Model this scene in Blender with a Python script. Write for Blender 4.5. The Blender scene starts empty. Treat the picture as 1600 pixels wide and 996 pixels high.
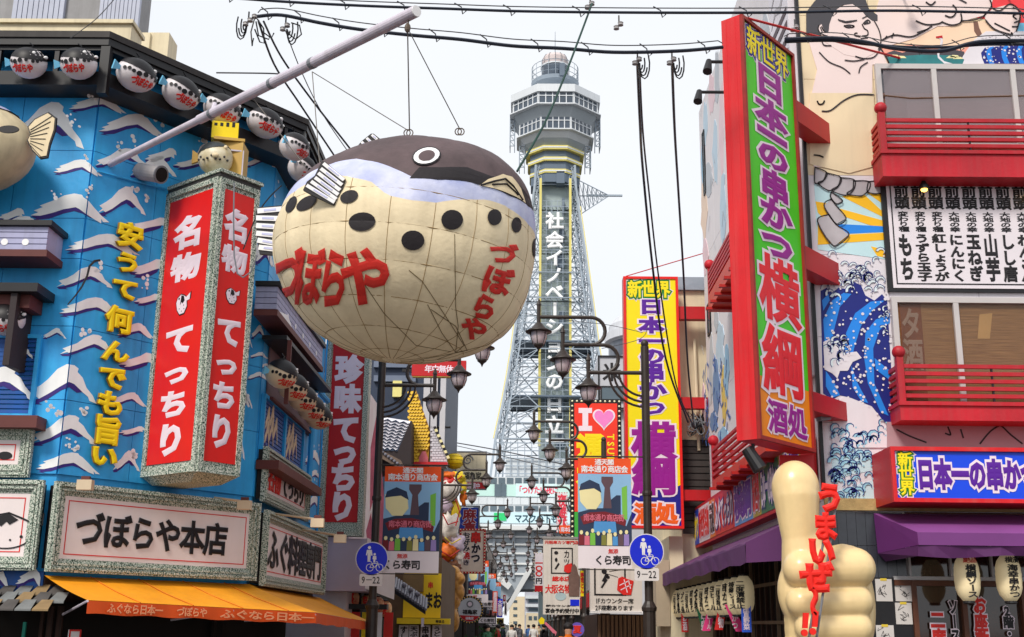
import bpy, bmesh, math, random
from mathutils import Vector, Matrix
random.seed(7)
sc = bpy.context.scene
COL = sc.collection
# ---------------------------------------------------------------- camera
FPX = 1809.0                       # focal length in photo pixels (photo 1600 x 996)
EYE = Vector((0.0, 0.0, 1.7))
def _n(v): return v / v.length
_up = _n(Vector((86.0, 6848.0, 1809.0)))            # world up seen in camera axes (right, up, forward)
_st = Vector((20.0, -478.2, 1809.0)); _st = _n(_st - _up * _st.dot(_up))   # street direction
_rt = _st.cross(_up) if _st.cross(_up).x < 0 else _up.cross(_st)
_rt = _n(_rt)
if _rt.x < 0: _rt = -_rt
def cam2w(v): return Vector((v.dot(_rt), v.dot(_st), v.dot(_up)))
def ray(px, py): return cam2w(Vector((px - 800.0, 498.0 - py, FPX)))
cd = bpy.data.cameras.new('camera'); cam = bpy.data.objects.new('camera', cd); COL.objects.link(cam)
cd.sensor_width = 36.0; cd.lens = FPX * 36.0 / 1600.0; cd.clip_end = 3000; cd.clip_start = 0.05
_cx, _cy, _cz = cam2w(Vector((1, 0, 0))), cam2w(Vector((0, 1, 0))), cam2w(Vector((0, 0, -1)))
cam.matrix_world = Matrix(((_cx.x, _cy.x, _cz.x, EYE.x), (_cx.y, _cy.y, _cz.y, EYE.y), (_cx.z, _cy.z, _cz.z, EYE.z), (0, 0, 0, 1)))
sc.camera = cam
# ---------------------------------------------------------------- sky, sun, exposure
SUN_EL, SUN_AZ = math.radians(44), math.radians(206)      # azimuth clockwise from +Y (the street)
w = bpy.data.worlds.new('World'); sc.world = w; w.use_nodes = True
nt = w.node_tree; bg = nt.nodes['Background']
sky = nt.nodes.new('ShaderNodeTexSky'); sky.sky_type = 'NISHITA'; sky.sun_disc = False
sky.sun_elevation = SUN_EL; sky.sun_rotation = SUN_AZ
hsv = nt.nodes.new('ShaderNodeMixRGB'); hsv.inputs[0].default_value = 0.93
tcw = nt.nodes.new('ShaderNodeTexCoord'); nzw = nt.nodes.new('ShaderNodeTexNoise'); nzw.inputs['Scale'].default_value = 1.6; nzw.inputs['Detail'].default_value = 4
rpw = nt.nodes.new('ShaderNodeValToRGB')
rpw.color_ramp.elements[0].position = .3; rpw.color_ramp.elements[0].color = (8.3, 8.8, 9.4, 1)
rpw.color_ramp.elements[1].position = .75; rpw.color_ramp.elements[1].color = (9.5, 9.7, 10.0, 1)
nt.links.new(tcw.outputs['Generated'], nzw.inputs['Vector']); nt.links.new(nzw.outputs['Fac'], rpw.inputs[0])
nt.links.new(sky.outputs[0], hsv.inputs[1]); nt.links.new(rpw.outputs[0], hsv.inputs[2])
nt.links.new(hsv.outputs[0], bg.inputs['Color']); bg.inputs['Strength'].default_value = 0.1
sd = bpy.data.lights.new('sun', 'SUN'); sun = bpy.data.objects.new('sun', sd); COL.objects.link(sun)
sd.energy = 2.7; sd.angle = math.radians(14); sd.color = (1, .94, .85)
_sv = Vector((math.sin(SUN_AZ) * math.cos(SUN_EL), math.cos(SUN_AZ) * math.cos(SUN_EL), math.sin(SUN_EL)))
sun.rotation_euler = _sv.to_track_quat('Z', 'Y').to_euler()
sc.view_settings.view_transform = 'Standard'; sc.view_settings.look = 'None'; sc.view_settings.exposure = 0.12; sc.view_settings.gamma = 1.0
# ---------------------------------------------------------------- frames: vertical planes measured from the photograph
class Fr:
    def __init__(s, o, ux, n=None):
        s.o = Vector(o); s.ux = _n(Vector(ux)); s.n = Vector(n) if n is not None else Vector((s.ux.y, -s.ux.x, 0))
    def off(s, d): return Fr(s.o + s.n * d, s.ux, s.n)
    def uv(s, px, py):
        r = ray(px, py); t = (s.o - EYE).dot(s.n) / r.dot(s.n); p = EYE + r * t - s.o
        return (p.dot(s.ux), p.z)
    def W(s, u, v, d=0): return s.o + s.ux * u + s.n * d + Vector((0, 0, v))
    def rc(s, x0, y0, x1, y1):
        a = s.uv(x0, y0); b = s.uv(x1, y1)
        return (min(a[0], b[0]), min(a[1], b[1]), max(a[0], b[0]), max(a[1], b[1]))
    def pts(s, L): return [s.uv(x, y) for x, y in L]
    def P(s, px, py): u, v = s.uv(px, py); return s.W(u, v)
def FY(y): return Fr((0, y, 0), (1, 0, 0))                  # plane across the street at distance y
def at(px, py, y): return FY(y).P(px, py)
def lin(c): return tuple(((x / 255) / 12.92 if x <= 10 else (((x / 255) + .055) / 1.055) ** 2.4) for x in c)
# ---------------------------------------------------------------- materials
MC = {}
def mat(name, rgb, k=1.0, rough=.55, var=.10, scale=2.5, streak=.0, bump=0.0, bscale=40, metal=0.0, spec=.4, emit=0.0, alpha=1.0, trans=0.0, sss=0, rgb2=None, pat=None, dirt=(.10, .09, .08)):
    if name in MC: return MC[name]
    m = bpy.data.materials.new(name); m.use_nodes = True; nt = m.node_tree; N = nt.nodes; L = nt.links
    b = N['Principled BSDF']
    c = [min(.92, x * k) for x in lin(rgb)]
    tc = N.new('ShaderNodeTexCoord')
    src = tc.outputs['Object']
    nz = N.new('ShaderNodeTexNoise'); nz.inputs['Scale'].default_value = scale; nz.inputs['Detail'].default_value = 6; nz.inputs['Roughness'].default_value = .6
    L.new(src, nz.inputs['Vector'])
    mx = N.new('ShaderNodeMixRGB'); mx.inputs[1].default_value = (*[x * (1 - var) for x in c], 1)
    c2 = [min(.92, x * k) for x in lin(rgb2)] if rgb2 else [min(.92, x * (1 + var)) for x in c]
    mx.inputs[2].default_value = (*c2, 1)
    rp = N.new('ShaderNodeMapRange'); rp.inputs[1].default_value = .3; rp.inputs[2].default_value = .7
    L.new(nz.outputs['Fac'], rp.inputs[0])
    fac = rp.outputs[0]
    if pat == 'speckle':
        vo = N.new('ShaderNodeTexNoise'); vo.inputs['Scale'].default_value = 60; vo.inputs['Detail'].default_value = 2
        L.new(src, vo.inputs['Vector']); rr = N.new('ShaderNodeValToRGB'); L.new(vo.outputs['Fac'], rr.inputs[0])
        rr.color_ramp.interpolation = 'CONSTANT'; e = rr.color_ramp.elements
        e[0].position = 0; e[0].color = (.012, .035, .025, 1); e[1].position = .42; e[1].color = (.12, .21, .16, 1)
        x = e.new(.45); x.color = (.36, .42, .34, 1); x = e.new(.54); x.color = (.66, .66, .58, 1)
        col = rr.outputs[0]
    elif pat == 'wood':
        wv = N.new('ShaderNodeTexWave'); wv.inputs['Scale'].default_value = 6; wv.inputs['Distortion'].default_value = 4; wv.inputs['Detail'].default_value = 3
        L.new(src, wv.inputs['Vector']); L.new(wv.outputs['Fac'], mx.inputs[0]); col = mx.outputs[0]
    elif pat == 'bamboo':
        mp = N.new('ShaderNodeMapping'); mp.inputs['Scale'].default_value = (1.2, 1.2, 60); L.new(src, mp.inputs[0]); L.new(mp.outputs[0], nz.inputs['Vector'])
        L.new(fac, mx.inputs[0]); col = mx.outputs[0]
    else:
        L.new(fac, mx.inputs[0]); col = mx.outputs[0]
    if streak > 0:
        mp = N.new('ShaderNodeMapping'); mp.inputs['Scale'].default_value = (9, 9, .55); L.new(src, mp.inputs[0])
        n2 = N.new('ShaderNodeTexNoise'); n2.inputs['Scale'].default_value = 1.0; n2.inputs['Detail'].default_value = 5; L.new(mp.outputs[0], n2.inputs['Vector'])
        r2 = N.new('ShaderNodeMapRange'); r2.inputs[1].default_value = .45; r2.inputs[2].default_value = .8; r2.inputs[4].default_value = streak; L.new(n2.outputs['Fac'], r2.inputs[0])
        m2 = N.new('ShaderNodeMixRGB'); L.new(r2.outputs[0], m2.inputs[0]); L.new(col, m2.inputs[1]); m2.inputs[2].default_value = (*dirt, 1); col = m2.outputs[0]
    L.new(col, b.inputs['Base Color'])
    b.inputs['Roughness'].default_value = rough; b.inputs['Metallic'].default_value = metal; b.inputs['Specular IOR Level'].default_value = spec
    if trans: b.inputs['Transmission Weight'].default_value = trans
    if alpha < 1: b.inputs['Alpha'].default_value = alpha
    if sss: b.inputs['Subsurface Weight'].default_value = sss; b.inputs['Subsurface Radius'].default_value = (.1, .06, .03)
    if emit: L.new(col, b.inputs['Emission Color']); b.inputs['Emission Strength'].default_value = emit
    if bump:
        n3 = N.new('ShaderNodeTexNoise'); n3.inputs['Scale'].default_value = bscale; n3.inputs['Detail'].default_value = 4; L.new(src, n3.inputs['Vector'])
        bp = N.new('ShaderNodeBump'); bp.inputs['Strength'].default_value = bump; bp.inputs['Distance'].default_value = .02; L.new(n3.outputs['Fac'], bp.inputs['Height']); L.new(bp.outputs[0], b.inputs['Normal'])
    MC[name] = m; return m
# ---------------------------------------------------------------- glyphs
_ts = bpy.data.scenes.new('glyph_scratch'); _gc = {}
def glyph(ch, bev):
    k = (ch, bev)
    if k in _gc: return _gc[k]
    c = bpy.data.curves.new('g', 'FONT'); c.body = ch; c.size = 1; c.resolution_u = 2
    c.bevel_depth = bev; c.bevel_resolution = 0; c.extrude = .001 if bev == 0 else 0
    o = bpy.data.objects.new('g', c); _ts.collection.objects.link(o)
    vl = _ts.view_layers[0]; vl.update(); e = o.evaluated_get(vl.depsgraph); me = e.to_mesh()
    h = bev or .001
    wd = 1.0 if ord(ch) > 0x2000 else max([v.co.x for v in me.vertices], default=.5) + .08
    V = [((v.co.x - wd / 2), v.co.y - .36, v.co.z / (2 * h) + .5) for v in me.vertices]; Fs = [tuple(p.vertices) for p in me.polygons]
    e.to_mesh_clear(); bpy.data.objects.remove(o); bpy.data.curves.remove(c)
    _gc[k] = (V, Fs, wd); return _gc[k]
# ---------------------------------------------------------------- mesh builder
WL = {}
class B:
    def __init__(s): s.v = []; s.f = []
    def add(s, V, Fc):
        n = len(s.v); s.v += [Vector(x) for x in V]; s.f += [tuple(i + n for i in f) for f in Fc]; return s
    def prism(s, F, pts, d0, d1):
        n = len(pts)
        if sum(pts[i][0] * pts[(i + 1) % n][1] - pts[(i + 1) % n][0] * pts[i][1] for i in range(n)) < 0: pts = pts[::-1]
        V = [F.W(u, v, d0) for u, v in pts] + [F.W(u, v, d1) for u, v in pts]
        Fc = [tuple(range(n))[::-1], tuple(range(n, 2 * n))] + [(i, (i + 1) % n, n + (i + 1) % n, n + i) for i in range(n)]
        return s.add(V, Fc)
    def box(s, F, r, d0, d1): u0, v0, u1, v1 = r; return s.prism(F, [(u0, v0), (u1, v0), (u1, v1), (u0, v1)], d0, d1)
    def bb(s, a, b):                       # axis box
        x0, y0, z0 = a; x1, y1, z1 = b
        return s.add([(x0, y0, z0), (x1, y0, z0), (x1, y1, z0), (x0, y1, z0), (x0, y0, z1), (x1, y0, z1), (x1, y1, z1), (x0, y1, z1)],
                     [(3, 2, 1, 0), (4, 5, 6, 7), (0, 1, 5, 4), (1, 2, 6, 5), (2, 3, 7, 6), (3, 0, 4, 7)])
    def zprism(s, pts, z0, z1):
        n = len(pts)
        if sum(pts[i][0] * pts[(i + 1) % n][1] - pts[(i + 1) % n][0] * pts[i][1] for i in range(n)) < 0: pts = pts[::-1]
        return s.add([(x, y, z0) for x, y in pts] + [(x, y, z1) for x, y in pts], [tuple(range(n))[::-1], tuple(range(n, 2 * n))] + [(i, (i + 1) % n, n + (i + 1) % n, n + i) for i in range(n)])
    def frame(s, F, r, w, d0, d1):         # rectangular ring
        u0, v0, u1, v1 = r
        s.box(F, (u0, v0, u1, v0 + w), d0, d1); s.box(F, (u0, v1 - w, u1, v1), d0, d1)
        s.box(F, (u0, v0 + w, u0 + w, v1 - w), d0, d1); return s.box(F, (u1 - w, v0 + w, u1, v1 - w), d0, d1)
    def bar(s, a, b, w, h=None):           # square bar between two points
        a = Vector(a); b = Vector(b); d = _n(b - a); h = h or w
        x = d.cross(Vector((0, 0, 1))); x = _n(x) if x.length > 1e-3 else Vector((1, 0, 0)); y = _n(x.cross(d))
        V = [p + x * (i * w / 2) + y * (j * h / 2) for p in (a, b) for i, j in ((-1, -1), (1, -1), (1, 1), (-1, 1))]
        return s.add(V, [(0, 1, 2, 3), (7, 6, 5, 4), (0, 4, 5, 1), (1, 5, 6, 2), (2, 6, 7, 3), (3, 7, 4, 0)])
    def tube(s, P, r, n=8, r1=None, closed=False):
        P = [Vector(p) for p in P]; m = len(P); V = []; Fc = []; pn = None
        for i, p in enumerate(P):
            t = (P[(i + 1) % m] - P[i - 1]) if closed else (P[min(i + 1, m - 1)] - P[max(i - 1, 0)])
            t = _n(t)
            if pn is None: x = t.cross(Vector((0, 0, 1))); x = _n(x) if x.length > 1e-3 else Vector((1, 0, 0))
            else: x = _n(pn - t * pn.dot(t))
            pn = x; y = t.cross(x); rr = r if r1 is None else r + (r1 - r) * i / (m - 1)
            if isinstance(r, (list, tuple)): rr = r[i]
            V += [p + x * (rr * math.cos(a * 2 * math.pi / n)) + y * (rr * math.sin(a * 2 * math.pi / n)) for a in range(n)]
        for i in range(m if closed else m - 1):
            for a in range(n):
                j = (i + 1) % m; Fc.append((i * n + a, i * n + (a + 1) % n, j * n + (a + 1) % n, j * n + a))
        if not closed: Fc += [tuple(range(n))[::-1], tuple((m - 1) * n + a for a in range(n))]
        return s.add(V, Fc)
    def lathe(s, c, prof, n=16, ax=None):  # prof: (r, z) list bottom to top round point c
        c = Vector(c); V = []; Fc = []; m = len(prof)
        for r, z in prof: V += [c + Vector((r * math.cos(a * 2 * math.pi / n), r * math.sin(a * 2 * math.pi / n), z)) for a in range(n)]
        for i in range(m - 1):
            for a in range(n): Fc.append((i * n + a, i * n + (a + 1) % n, (i + 1) * n + (a + 1) % n, (i + 1) * n + a))
        Fc += [tuple(range(n))[::-1], tuple((m - 1) * n + a for a in range(n))]
        return s.add(V, Fc)
    def ball(s, c, rx, ry=None, rz=None, n=16, m=10, R=None):
        ry = ry or rx; rz = rz or rx; V = []; Fc = []; c = Vector(c)
        for i in range(m + 1):
            a = math.pi * i / m
            for j in range(n):
                b = 2 * math.pi * j / n; p = Vector((rx * math.sin(a) * math.cos(b), ry * math.sin(a) * math.sin(b), -rz * math.cos(a)))
                V.append(c + (R @ p if R else p))
        for i in range(m):
            for j in range(n): Fc.append((i * n + j, i * n + (j + 1) % n, (i + 1) * n + (j + 1) % n, (i + 1) * n + j))
        return s.add(V, Fc)
    def disc(s, F, c, r, d0, d1, n=20, ry=None):
        return s.prism(F, [(c[0] + r * math.cos(i * 2 * math.pi / n), c[1] + (ry or r) * math.sin(i * 2 * math.pi / n)) for i in range(n)], d0, d1)
    def line(s, F, pts, w, d0, d1):        # thick polyline painted on a frame
        for i in range(len(pts) - 1):
            (a, b), (c, d) = pts[i], pts[i + 1]; l = math.hypot(c - a, d - b) or 1e-6; nx, ny = -(d - b) / l * w / 2, (c - a) / l * w / 2
            ex, ey = (c - a) / l * w * .25, (d - b) / l * w * .25
            s.prism(F, [(a + nx - ex, b + ny - ey), (c + nx + ex, d + ny + ey), (c - nx + ex, d - ny + ey), (a - nx - ex, b - ny - ey)], d0, d1)
        return s
    def text(s, F, txt, r, d0, d1, bev=.02, vert=False, sx=1.0, fit=1.06, warp=None):
        u0, v0, u1, v1 = r; n = len(txt); fn = warp or (lambda u, v, d: F.W(u, v, d))
        if vert:
            ch = (v1 - v0) / n; cw = (u1 - u0)
            for i, c in enumerate(txt):
                if c in ' 　': continue
                V, Fc, wd = glyph(c, bev); rot = c in 'ー〜~―'
                cy = v1 - ch * (i + .5); cx = (u0 + u1) / 2
                s.add([fn(cx + (y if rot else x) * cw * fit * sx, cy + (-x if rot else y) * ch * fit, d0 + (d1 - d0) * z) for x, y, z in V], Fc)
        else:
            tot = sum(.5 if c in ' 　' else glyph(c, bev)[2] for c in txt); k = (u1 - u0) / tot; x0 = u0; chh = (v1 - v0)
            for c in txt:
                if c in ' 　': x0 += .5 * k; continue
                V, Fc, wd = glyph(c, bev); cx = x0 + wd * k / 2; x0 += wd * k; cy = (v0 + v1) / 2
                hh = chh if ord(c) > 0x2000 else chh * 1.25
                s.add([fn(cx + x * k * (fit if wd == 1 else 1), cy + y * hh * fit, d0 + (d1 - d0) * z) for x, y, z in V], Fc)
        return s
    def build(s, name, m, parent=None, label=None, smooth=False, kind=None, cat=None, group=None, origin=None):
        me = bpy.data.meshes.new(name)
        if parent is not None: o0 = WL[parent.name]
        elif origin is not None: o0 = Vector(origin)
        elif s.v:
            o0 = Vector(((min(p.x for p in s.v) + max(p.x for p in s.v)) / 2, (min(p.y for p in s.v) + max(p.y for p in s.v)) / 2, min(p.z for p in s.v)))
        else: o0 = Vector((0, 0, 0))
        me.from_pydata([p - o0 for p in s.v], [], s.f)
        ms = m if isinstance(m, (list, tuple)) else [m]
        for x in ms: me.materials.append(x)
        if smooth:
            me.polygons.foreach_set('use_smooth', [True] * len(me.polygons))
        o = bpy.data.objects.new(name, me); COL.objects.link(o)
        if parent is not None: o.parent = parent
        else: o.location = o0
        WL[o.name] = o0
        if label: o['label'] = label
        if cat: o['category'] = cat
        if group: o['group'] = group
        if kind: o['kind'] = kind
        me.update(); return o
def thing(name, label, cat, loc=(0, 0, 0), group=None, rz=0):
    o = bpy.data.objects.new(name, None); COL.objects.link(o); o.location = loc; o.rotation_euler.z = rz; o.empty_display_size = .2
    WL[o.name] = Vector(loc); o['label'] = label; o['category'] = cat
    if group: o['group'] = group
    return o
def kids(o): return [c for c in bpy.data.objects if c.parent == o]
def dup(root, loc, rz=0, label=None, group=None, scale=None, tree=None):
    def cp(o, par):
        c = o.copy(); COL.objects.link(c)
        if par is not None: c.parent = par
        for k in list(o.children): cp(k, c)
        return c
    r = cp(root, None); r.location = loc; r.rotation_euler = (0, 0, rz)
    if scale: r.scale = (scale,) * 3 if not isinstance(scale, (tuple, list)) else scale
    if label: r['label'] = label
    if group: r['group'] = group
    return r
def arc(cx, cy, r, a0, a1, n=10): return [(cx + r * math.cos(math.radians(a0 + (a1 - a0) * i / n)), cy + r * math.sin(math.radians(a0 + (a1 - a0) * i / n))) for i in range(n + 1)]
def tfor(P, d, px):                       # how far along d from P until the point shows at pixel column px
    P = Vector(P) - EYE; d = Vector(d)
    a = lambda q: (q.x * _cx.x + q.y * _cx.y + q.z * _cx.z); f = lambda q: -(q.x * _cz.x + q.y * _cz.y + q.z * _cz.z)
    k = (px - 800) / FPX
    return (k * f(P) - a(P)) / (a(d) - k * f(d))
def proj(P):
    P = Vector(P) - EYE; f = -P.dot(_cz); return (800 + FPX * P.dot(_cx) / f, 498 - FPX * P.dot(_cy) / f)
# ================================================================ materials shared
blue = mat('painted_blue_metal', (44, 154, 222), 1.2, .5, .22, 1.3, .42, .12, 14, dirt=(.015, .17, .42))
bluedk = mat('dark_blue_slat', (16, 82, 160), 1.0, .5, .12, 3, .2)
wavew = mat('wave_white_paint', (248, 246, 250), 1.0, .6, .07, 5, .12, dirt=(.35, .33, .4))
wavep = mat('wave_purple_paint', (52, 30, 120), 1.0, .6, .1, 5)
granite = mat('speckled_granite_frame', (150, 160, 150), 1, .5, pat='speckle', bump=.25, bscale=60)
blackm = mat('black_metal', (26, 25, 28), 1, .45, .2, 4)
blackp = mat('black_lettering', (20, 16, 20), 1, .5, .1)
red = mat('sign_red', (226, 28, 22), 1, .38, .06, 2, .08)
red2 = mat('sign_deep_red', (190, 16, 26), 1, .45, .08, 2, .1)
redl = mat('lettering_red', (215, 36, 28), 1, .5, .1)
whitel = mat('lettering_pale', (232, 214, 224), 1.05, .5, .04)
whitew = mat('clean_white', (238, 236, 236), 1, .5, .04)
yell = mat('lettering_yellow', (250, 214, 0), 1, .45, .05)
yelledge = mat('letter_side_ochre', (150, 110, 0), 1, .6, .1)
board = mat('cream_sign_board', (238, 224, 222), .95, .5, .05, 1.5, .10, dirt=(.5, .38, .3))
brown = mat('red_brown_trim', (98, 48, 44), 1, .6, .15)
darkwood = mat('dark_wood', (52, 30, 20), 1, .7, .3, 3, 0, pat='wood')
lav = mat('lavender_slat', (160, 160, 190), 1.1, .6, .1, 3, .3)
gold = mat('gold_box', (198, 158, 72), 1.0, .5, .15, 4, .2)
concrete = mat('grey_concrete', (150, 148, 148), 1, .8, .12, 2, .25)
beige = mat('beige_render', (226, 212, 180), 1, .8, .07, 2, .3, dirt=(.3, .24, .16))
greyd = mat('grey_steel', (120, 122, 128), 1, .5, .1)
pinkgrey = mat('pole_white_steel', (205, 196, 208), 1, .45, .1, 3, .3, dirt=(.25, .2, .18))
cream_skin = mat('fish_cream', (226, 206, 168), 1, .55, .07, 4, .12)
fishwhite = mat('fish_white', (222, 214, 216), 1, .4, .05, 4, .1)
glassdk = mat('dark_window_glass', (46, 52, 60), 1, .08, .15, 1, spec=.8)
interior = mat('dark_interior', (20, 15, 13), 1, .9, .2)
# ================================================================ street setting
g = B(); g.bb((-1500, -300, -1.2), (1500, 2600, 0)); g.build('ground', mat('asphalt', (66, 64, 64), 1, .85, .15, 1.5, 0, .3, 60), kind='structure')
g = B(); g.bb((-3.3, -20, .004), (3.1, 150, .02)); g.build('road', mat('street_paving', (112, 104, 100), 1, .8, .15, 2, 0, .3, 50), kind='structure')
for sx, nm in (((-3.9, -3.3), 'pavement'), ((3.1, 3.85), 'pavement')):
    g = B(); g.bb((sx[0], -20, .004), (sx[1], 150, .13)); g.build(nm, mat('pavement_stone', (140, 132, 124), 1, .8, .15, 2), kind='structure')
# ================================================================ left pufferfish restaurant
s38, c38 = math.sin(math.radians(38)), math.cos(math.radians(38))
C1 = Vector((-5.77, 14.2, 0)); C2 = C1 + Vector((s38, c38, 0)) * 3.045; LSX = C2.x
LF = Fr(C1, (1, 0, 0)); LC = Fr(C1, (s38, c38, 0)); LS = Fr(C2, (0, 1, 0)); LEND = 21.8 - C2.y
def loff(d, x0=-11.0, y1=21.8):            # building outline pushed out by d
    t1 = d * math.tan(math.radians((90 - 38) / 2)); t2 = d * math.tan(math.radians(38 / 2))
    a = C1 + Vector((0, -d, 0)) + Vector((t1, 0, 0)); b = C2 + Vector((d, 0, 0)) + Vector((0, -t2, 0))
    return [(x0, 14.2 - d), (a.x, a.y), (b.x, b.y), (b.x, y1), ], [(x0, y1)]
def lring(b, d, z0, z1, y1=21.8):
    o, e = loff(d, y1=y1); return b.zprism(o + e, z0, z1)
def lband(b, d0, d1, z0, z1, y1=21.8):     # band following the facade between two offsets
    o, _ = loff(d1, y1=y1); i, _ = loff(d0, y1=y1)
    for k in range(3): b.zprism([o[k], o[k + 1], i[k + 1], i[k]], z0, z1)
    return b
pr = thing('restaurant_building', 'bright blue pufferfish restaurant painted with white waves, black eaves above, on the left corner', 'building', (-7.5, 18, 0))
lring(B(), -.03, 2.2, 9.1).build('wall', blue, pr)
lring(B(), -.5, 0, 2.2).build('ground_floor_wall', darkwood, pr)
# cladding sheets with open joints
rows = [3.42, 4.35, 5.3, 6.2, 6.75, 7.7, 8.5, 9.05]
for F, us in ((LF, [-4, -3, -2, -1, -.012]), (LC, [.012, 1.0, 2.0, 3.03]), (LS, [.012, .9, 1.9, 2.9, 3.9, 5.1])):
    for i in range(len(us) - 1):
        for j in range(len(rows) - 1):
            B().box(F, (us[i] + .004, rows[j] + .004, us[i + 1] - .004, rows[j + 1] - .004), -.028, 0).build('cladding_panel', blue, pr)
# painted waves: white crest, purple underside
SH = [
 ([(0, .30), (.1, .40), (.04, .46), (.16, .56), (.12, .62), (.28, .76), (.44, .95), (.56, 1), (.66, .97), (.68, .88), (.73, .80), (.80, .58), (.9, .3), (1, .08), (.93, .10), (.9, .2), (.9, .06), (.82, .16), (.72, .34), (.62, .52), (.58, .57), (.42, .50), (.28, .38), (.12, .30)],
  [(0, .28), (.12, .32), (.28, .4), (.42, .52), (.58, .59), (.64, .52), (.84, .2), (.76, .22), (.66, .36), (.56, .45), (.42, .36), (.24, .20), (.1, .17), (.16, .12), (.02, .16), (.08, .22)]),
 ([(0, .1), (.1, .25), (.04, .35), (.18, .48), (.3, .62), (.44, .88), (.58, 1), (.68, .98), (.74, .9), (.72, .8), (.8, .66), (.86, .42), (.95, .22), (1, .02), (.9, .08), (.88, .18), (.8, .3), (.68, .5), (.6, .56), (.48, .46), (.3, .26), (.16, .14), (.12, .2)],
  [(0, .08), (.14, .14), (.3, .28), (.48, .48), (.6, .58), (.7, .46), (.8, .3), (.72, .28), (.6, .42), (.48, .34), (.3, .14), (.16, .04), (.2, 0), (.04, 0)]),
 ([(0, .42), (.16, .54), (.1, .6), (.34, .7), (.6, .86), (.76, 1), (.88, .98), (.97, .84), (1, .62), (.9, .66), (.92, .46), (.82, .54), (.7, .5), (.52, .4), (.3, .28), (.15, .30), (.22, .38)],
  [(0, .38), (.24, .38), (.15, .30), (.3, .28), (.52, .4), (.7, .5), (.82, .54), (.78, .36), (.6, .22), (.36, .08), (.12, .12), (.2, .2), (.04, .26)]),
]
def wave(b1, b2, F, x0, y0, x1, y1, k, lo=-99, hi=99, d=0.0, flip=False):
    u0, v0, u1, v1 = F.rc(x0, y0, x1, y1); e_ = (v1 - v0) * .12; v0 -= e_; v1 += e_
    f = lambda L: [(min(max(u0 + ((1 - x) if flip else x) * (u1 - u0) + random.uniform(-.008, .008), lo), hi), v0 + y * (v1 - v0) + random.uniform(-.006, .006)) for x, y in L]
    b1.prism(F, f(SH[k][0]), d + .002, d + .006); b2.prism(F, f(SH[k][1]), d + .001, d + .0035)
def spray(b, F, x, y, n, s, d=0.0):
    for _ in range(n):
        u, v = F.uv(x + random.gauss(0, s), y + random.gauss(0, s)); r = random.uniform(.012, .035)
        b.disc(F, (u, v), r, d + .002, d + .006, 8, r * random.uniform(.7, 1.2))
bw, bp = B(), B()
def clipu(P, lo, hi):
    for s_, lim in ((1, lo), (-1, hi)):
        Q = []
        for i in range(len(P)):
            a, c = P[i - 1], P[i]; ia, ic = s_ * (a[0] - lim) >= 0, s_ * (c[0] - lim) >= 0
            if ia != ic: t_ = (lim - a[0]) / (c[0] - a[0]); Q.append((lim, a[1] + (c[1] - a[1]) * t_))
            if ic: Q.append(c)
        P = Q
        if not P: break
    return P
def wave_parts(F_, a, lo_, hi_):          # painted over the wall corners: each facet takes its own piece
    x0, y0, x1, y1, k = a; e_ = (y1 - y0) * .1; y0 += e_ * 1.1; x0 -= 2; x1 += 2
    for L, m_, nm, d0, d1 in ((SH[k][0], wavew, 'painted_wave', .003, .006), (SH[k][1], wavep, 'painted_wave_shadow', .001, .0035)):
        px_ = [(x0 + x * (x1 - x0) + random.uniform(-.6, .6), y1 - y * (y1 - y0) + random.uniform(-.5, .5)) for x, y in L]
        for F, lo, hi in ((LF, -4, -.006), (LC, .006, 3.035), (LS, .006, 5.1)):
            P = clipu(F.pts(px_), lo, hi)
            if len(P) > 2 and abs(sum(P[i - 1][0] * P[i][1] - P[i][0] * P[i - 1][1] for i in range(len(P)))) > .004 and (F is not LS or x0 > 340) and (F is not LF or x0 < 160) and (F is not LC or x0 < 400):
                B().prism(F, P, d0, d1).build(nm, m_, pr)
for a in [(0, 133, 68, 152, 0), (10, 150, 130, 235, 1), (0, 322, 36, 352, 2), (0, 335, 70, 362, 0), (0, 512, 20, 540, 0)]:
    wave_parts(LF, a, -3, -.01)
for a in [(110, 146, 196, 180, 0), (156, 173, 256, 217, 0), (150, 228, 228, 262, 1), (228, 228, 274, 262, 2), (86, 246, 158, 278, 0), (205, 240, 274, 278, 1), (272, 243, 322, 268, 2), (50, 297, 168, 352, 0),
          (154, 286, 226, 338, 1), (104, 361, 216, 402, 0), (204, 337, 262, 366, 2), (91, 412, 174, 452, 1), (204, 401, 256, 438, 2), (94, 461, 192, 500, 0), (211, 457, 250, 480, 2),
          (69, 511, 102, 530, 1), (96, 519, 180, 557, 1), (184, 502, 240, 532, 0), (187, 548, 240, 582, 2), (46, 562, 148, 632, 1), (176, 610, 228, 638, 0), (50, 643, 149, 697, 1), (187, 664, 224, 684, 2),
          (58, 703, 154, 744, 0), (178, 700, 216, 738, 1), (300, 220, 330, 262, 1), (385, 240, 428, 262, 1), (372, 505, 392, 545, 1), (368, 590, 388, 640, 0), (360, 660, 380, 720, 1), (385, 375, 402, 420, 2)]:
    wave_parts(LC, a, .01, 3.03)
for a in [(402, 268, 428, 310, 1), (420, 215, 446, 262, 0), (405, 320, 430, 350, 1), (400, 375, 426, 420, 0), (392, 549, 418, 562, 0), (402, 567, 424, 577, 1), (388, 580, 418, 596, 0), (378, 613, 392, 640, 1), (452, 262, 480, 300, 0),
          (478, 700, 500, 730, 0), (478, 732, 500, 752, 1), (480, 770, 500, 800, 0), (394, 505, 412, 530, 1), (500, 640, 504, 660, 0)]:
    wave_parts(LS, a, .01, 5.1)
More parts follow.
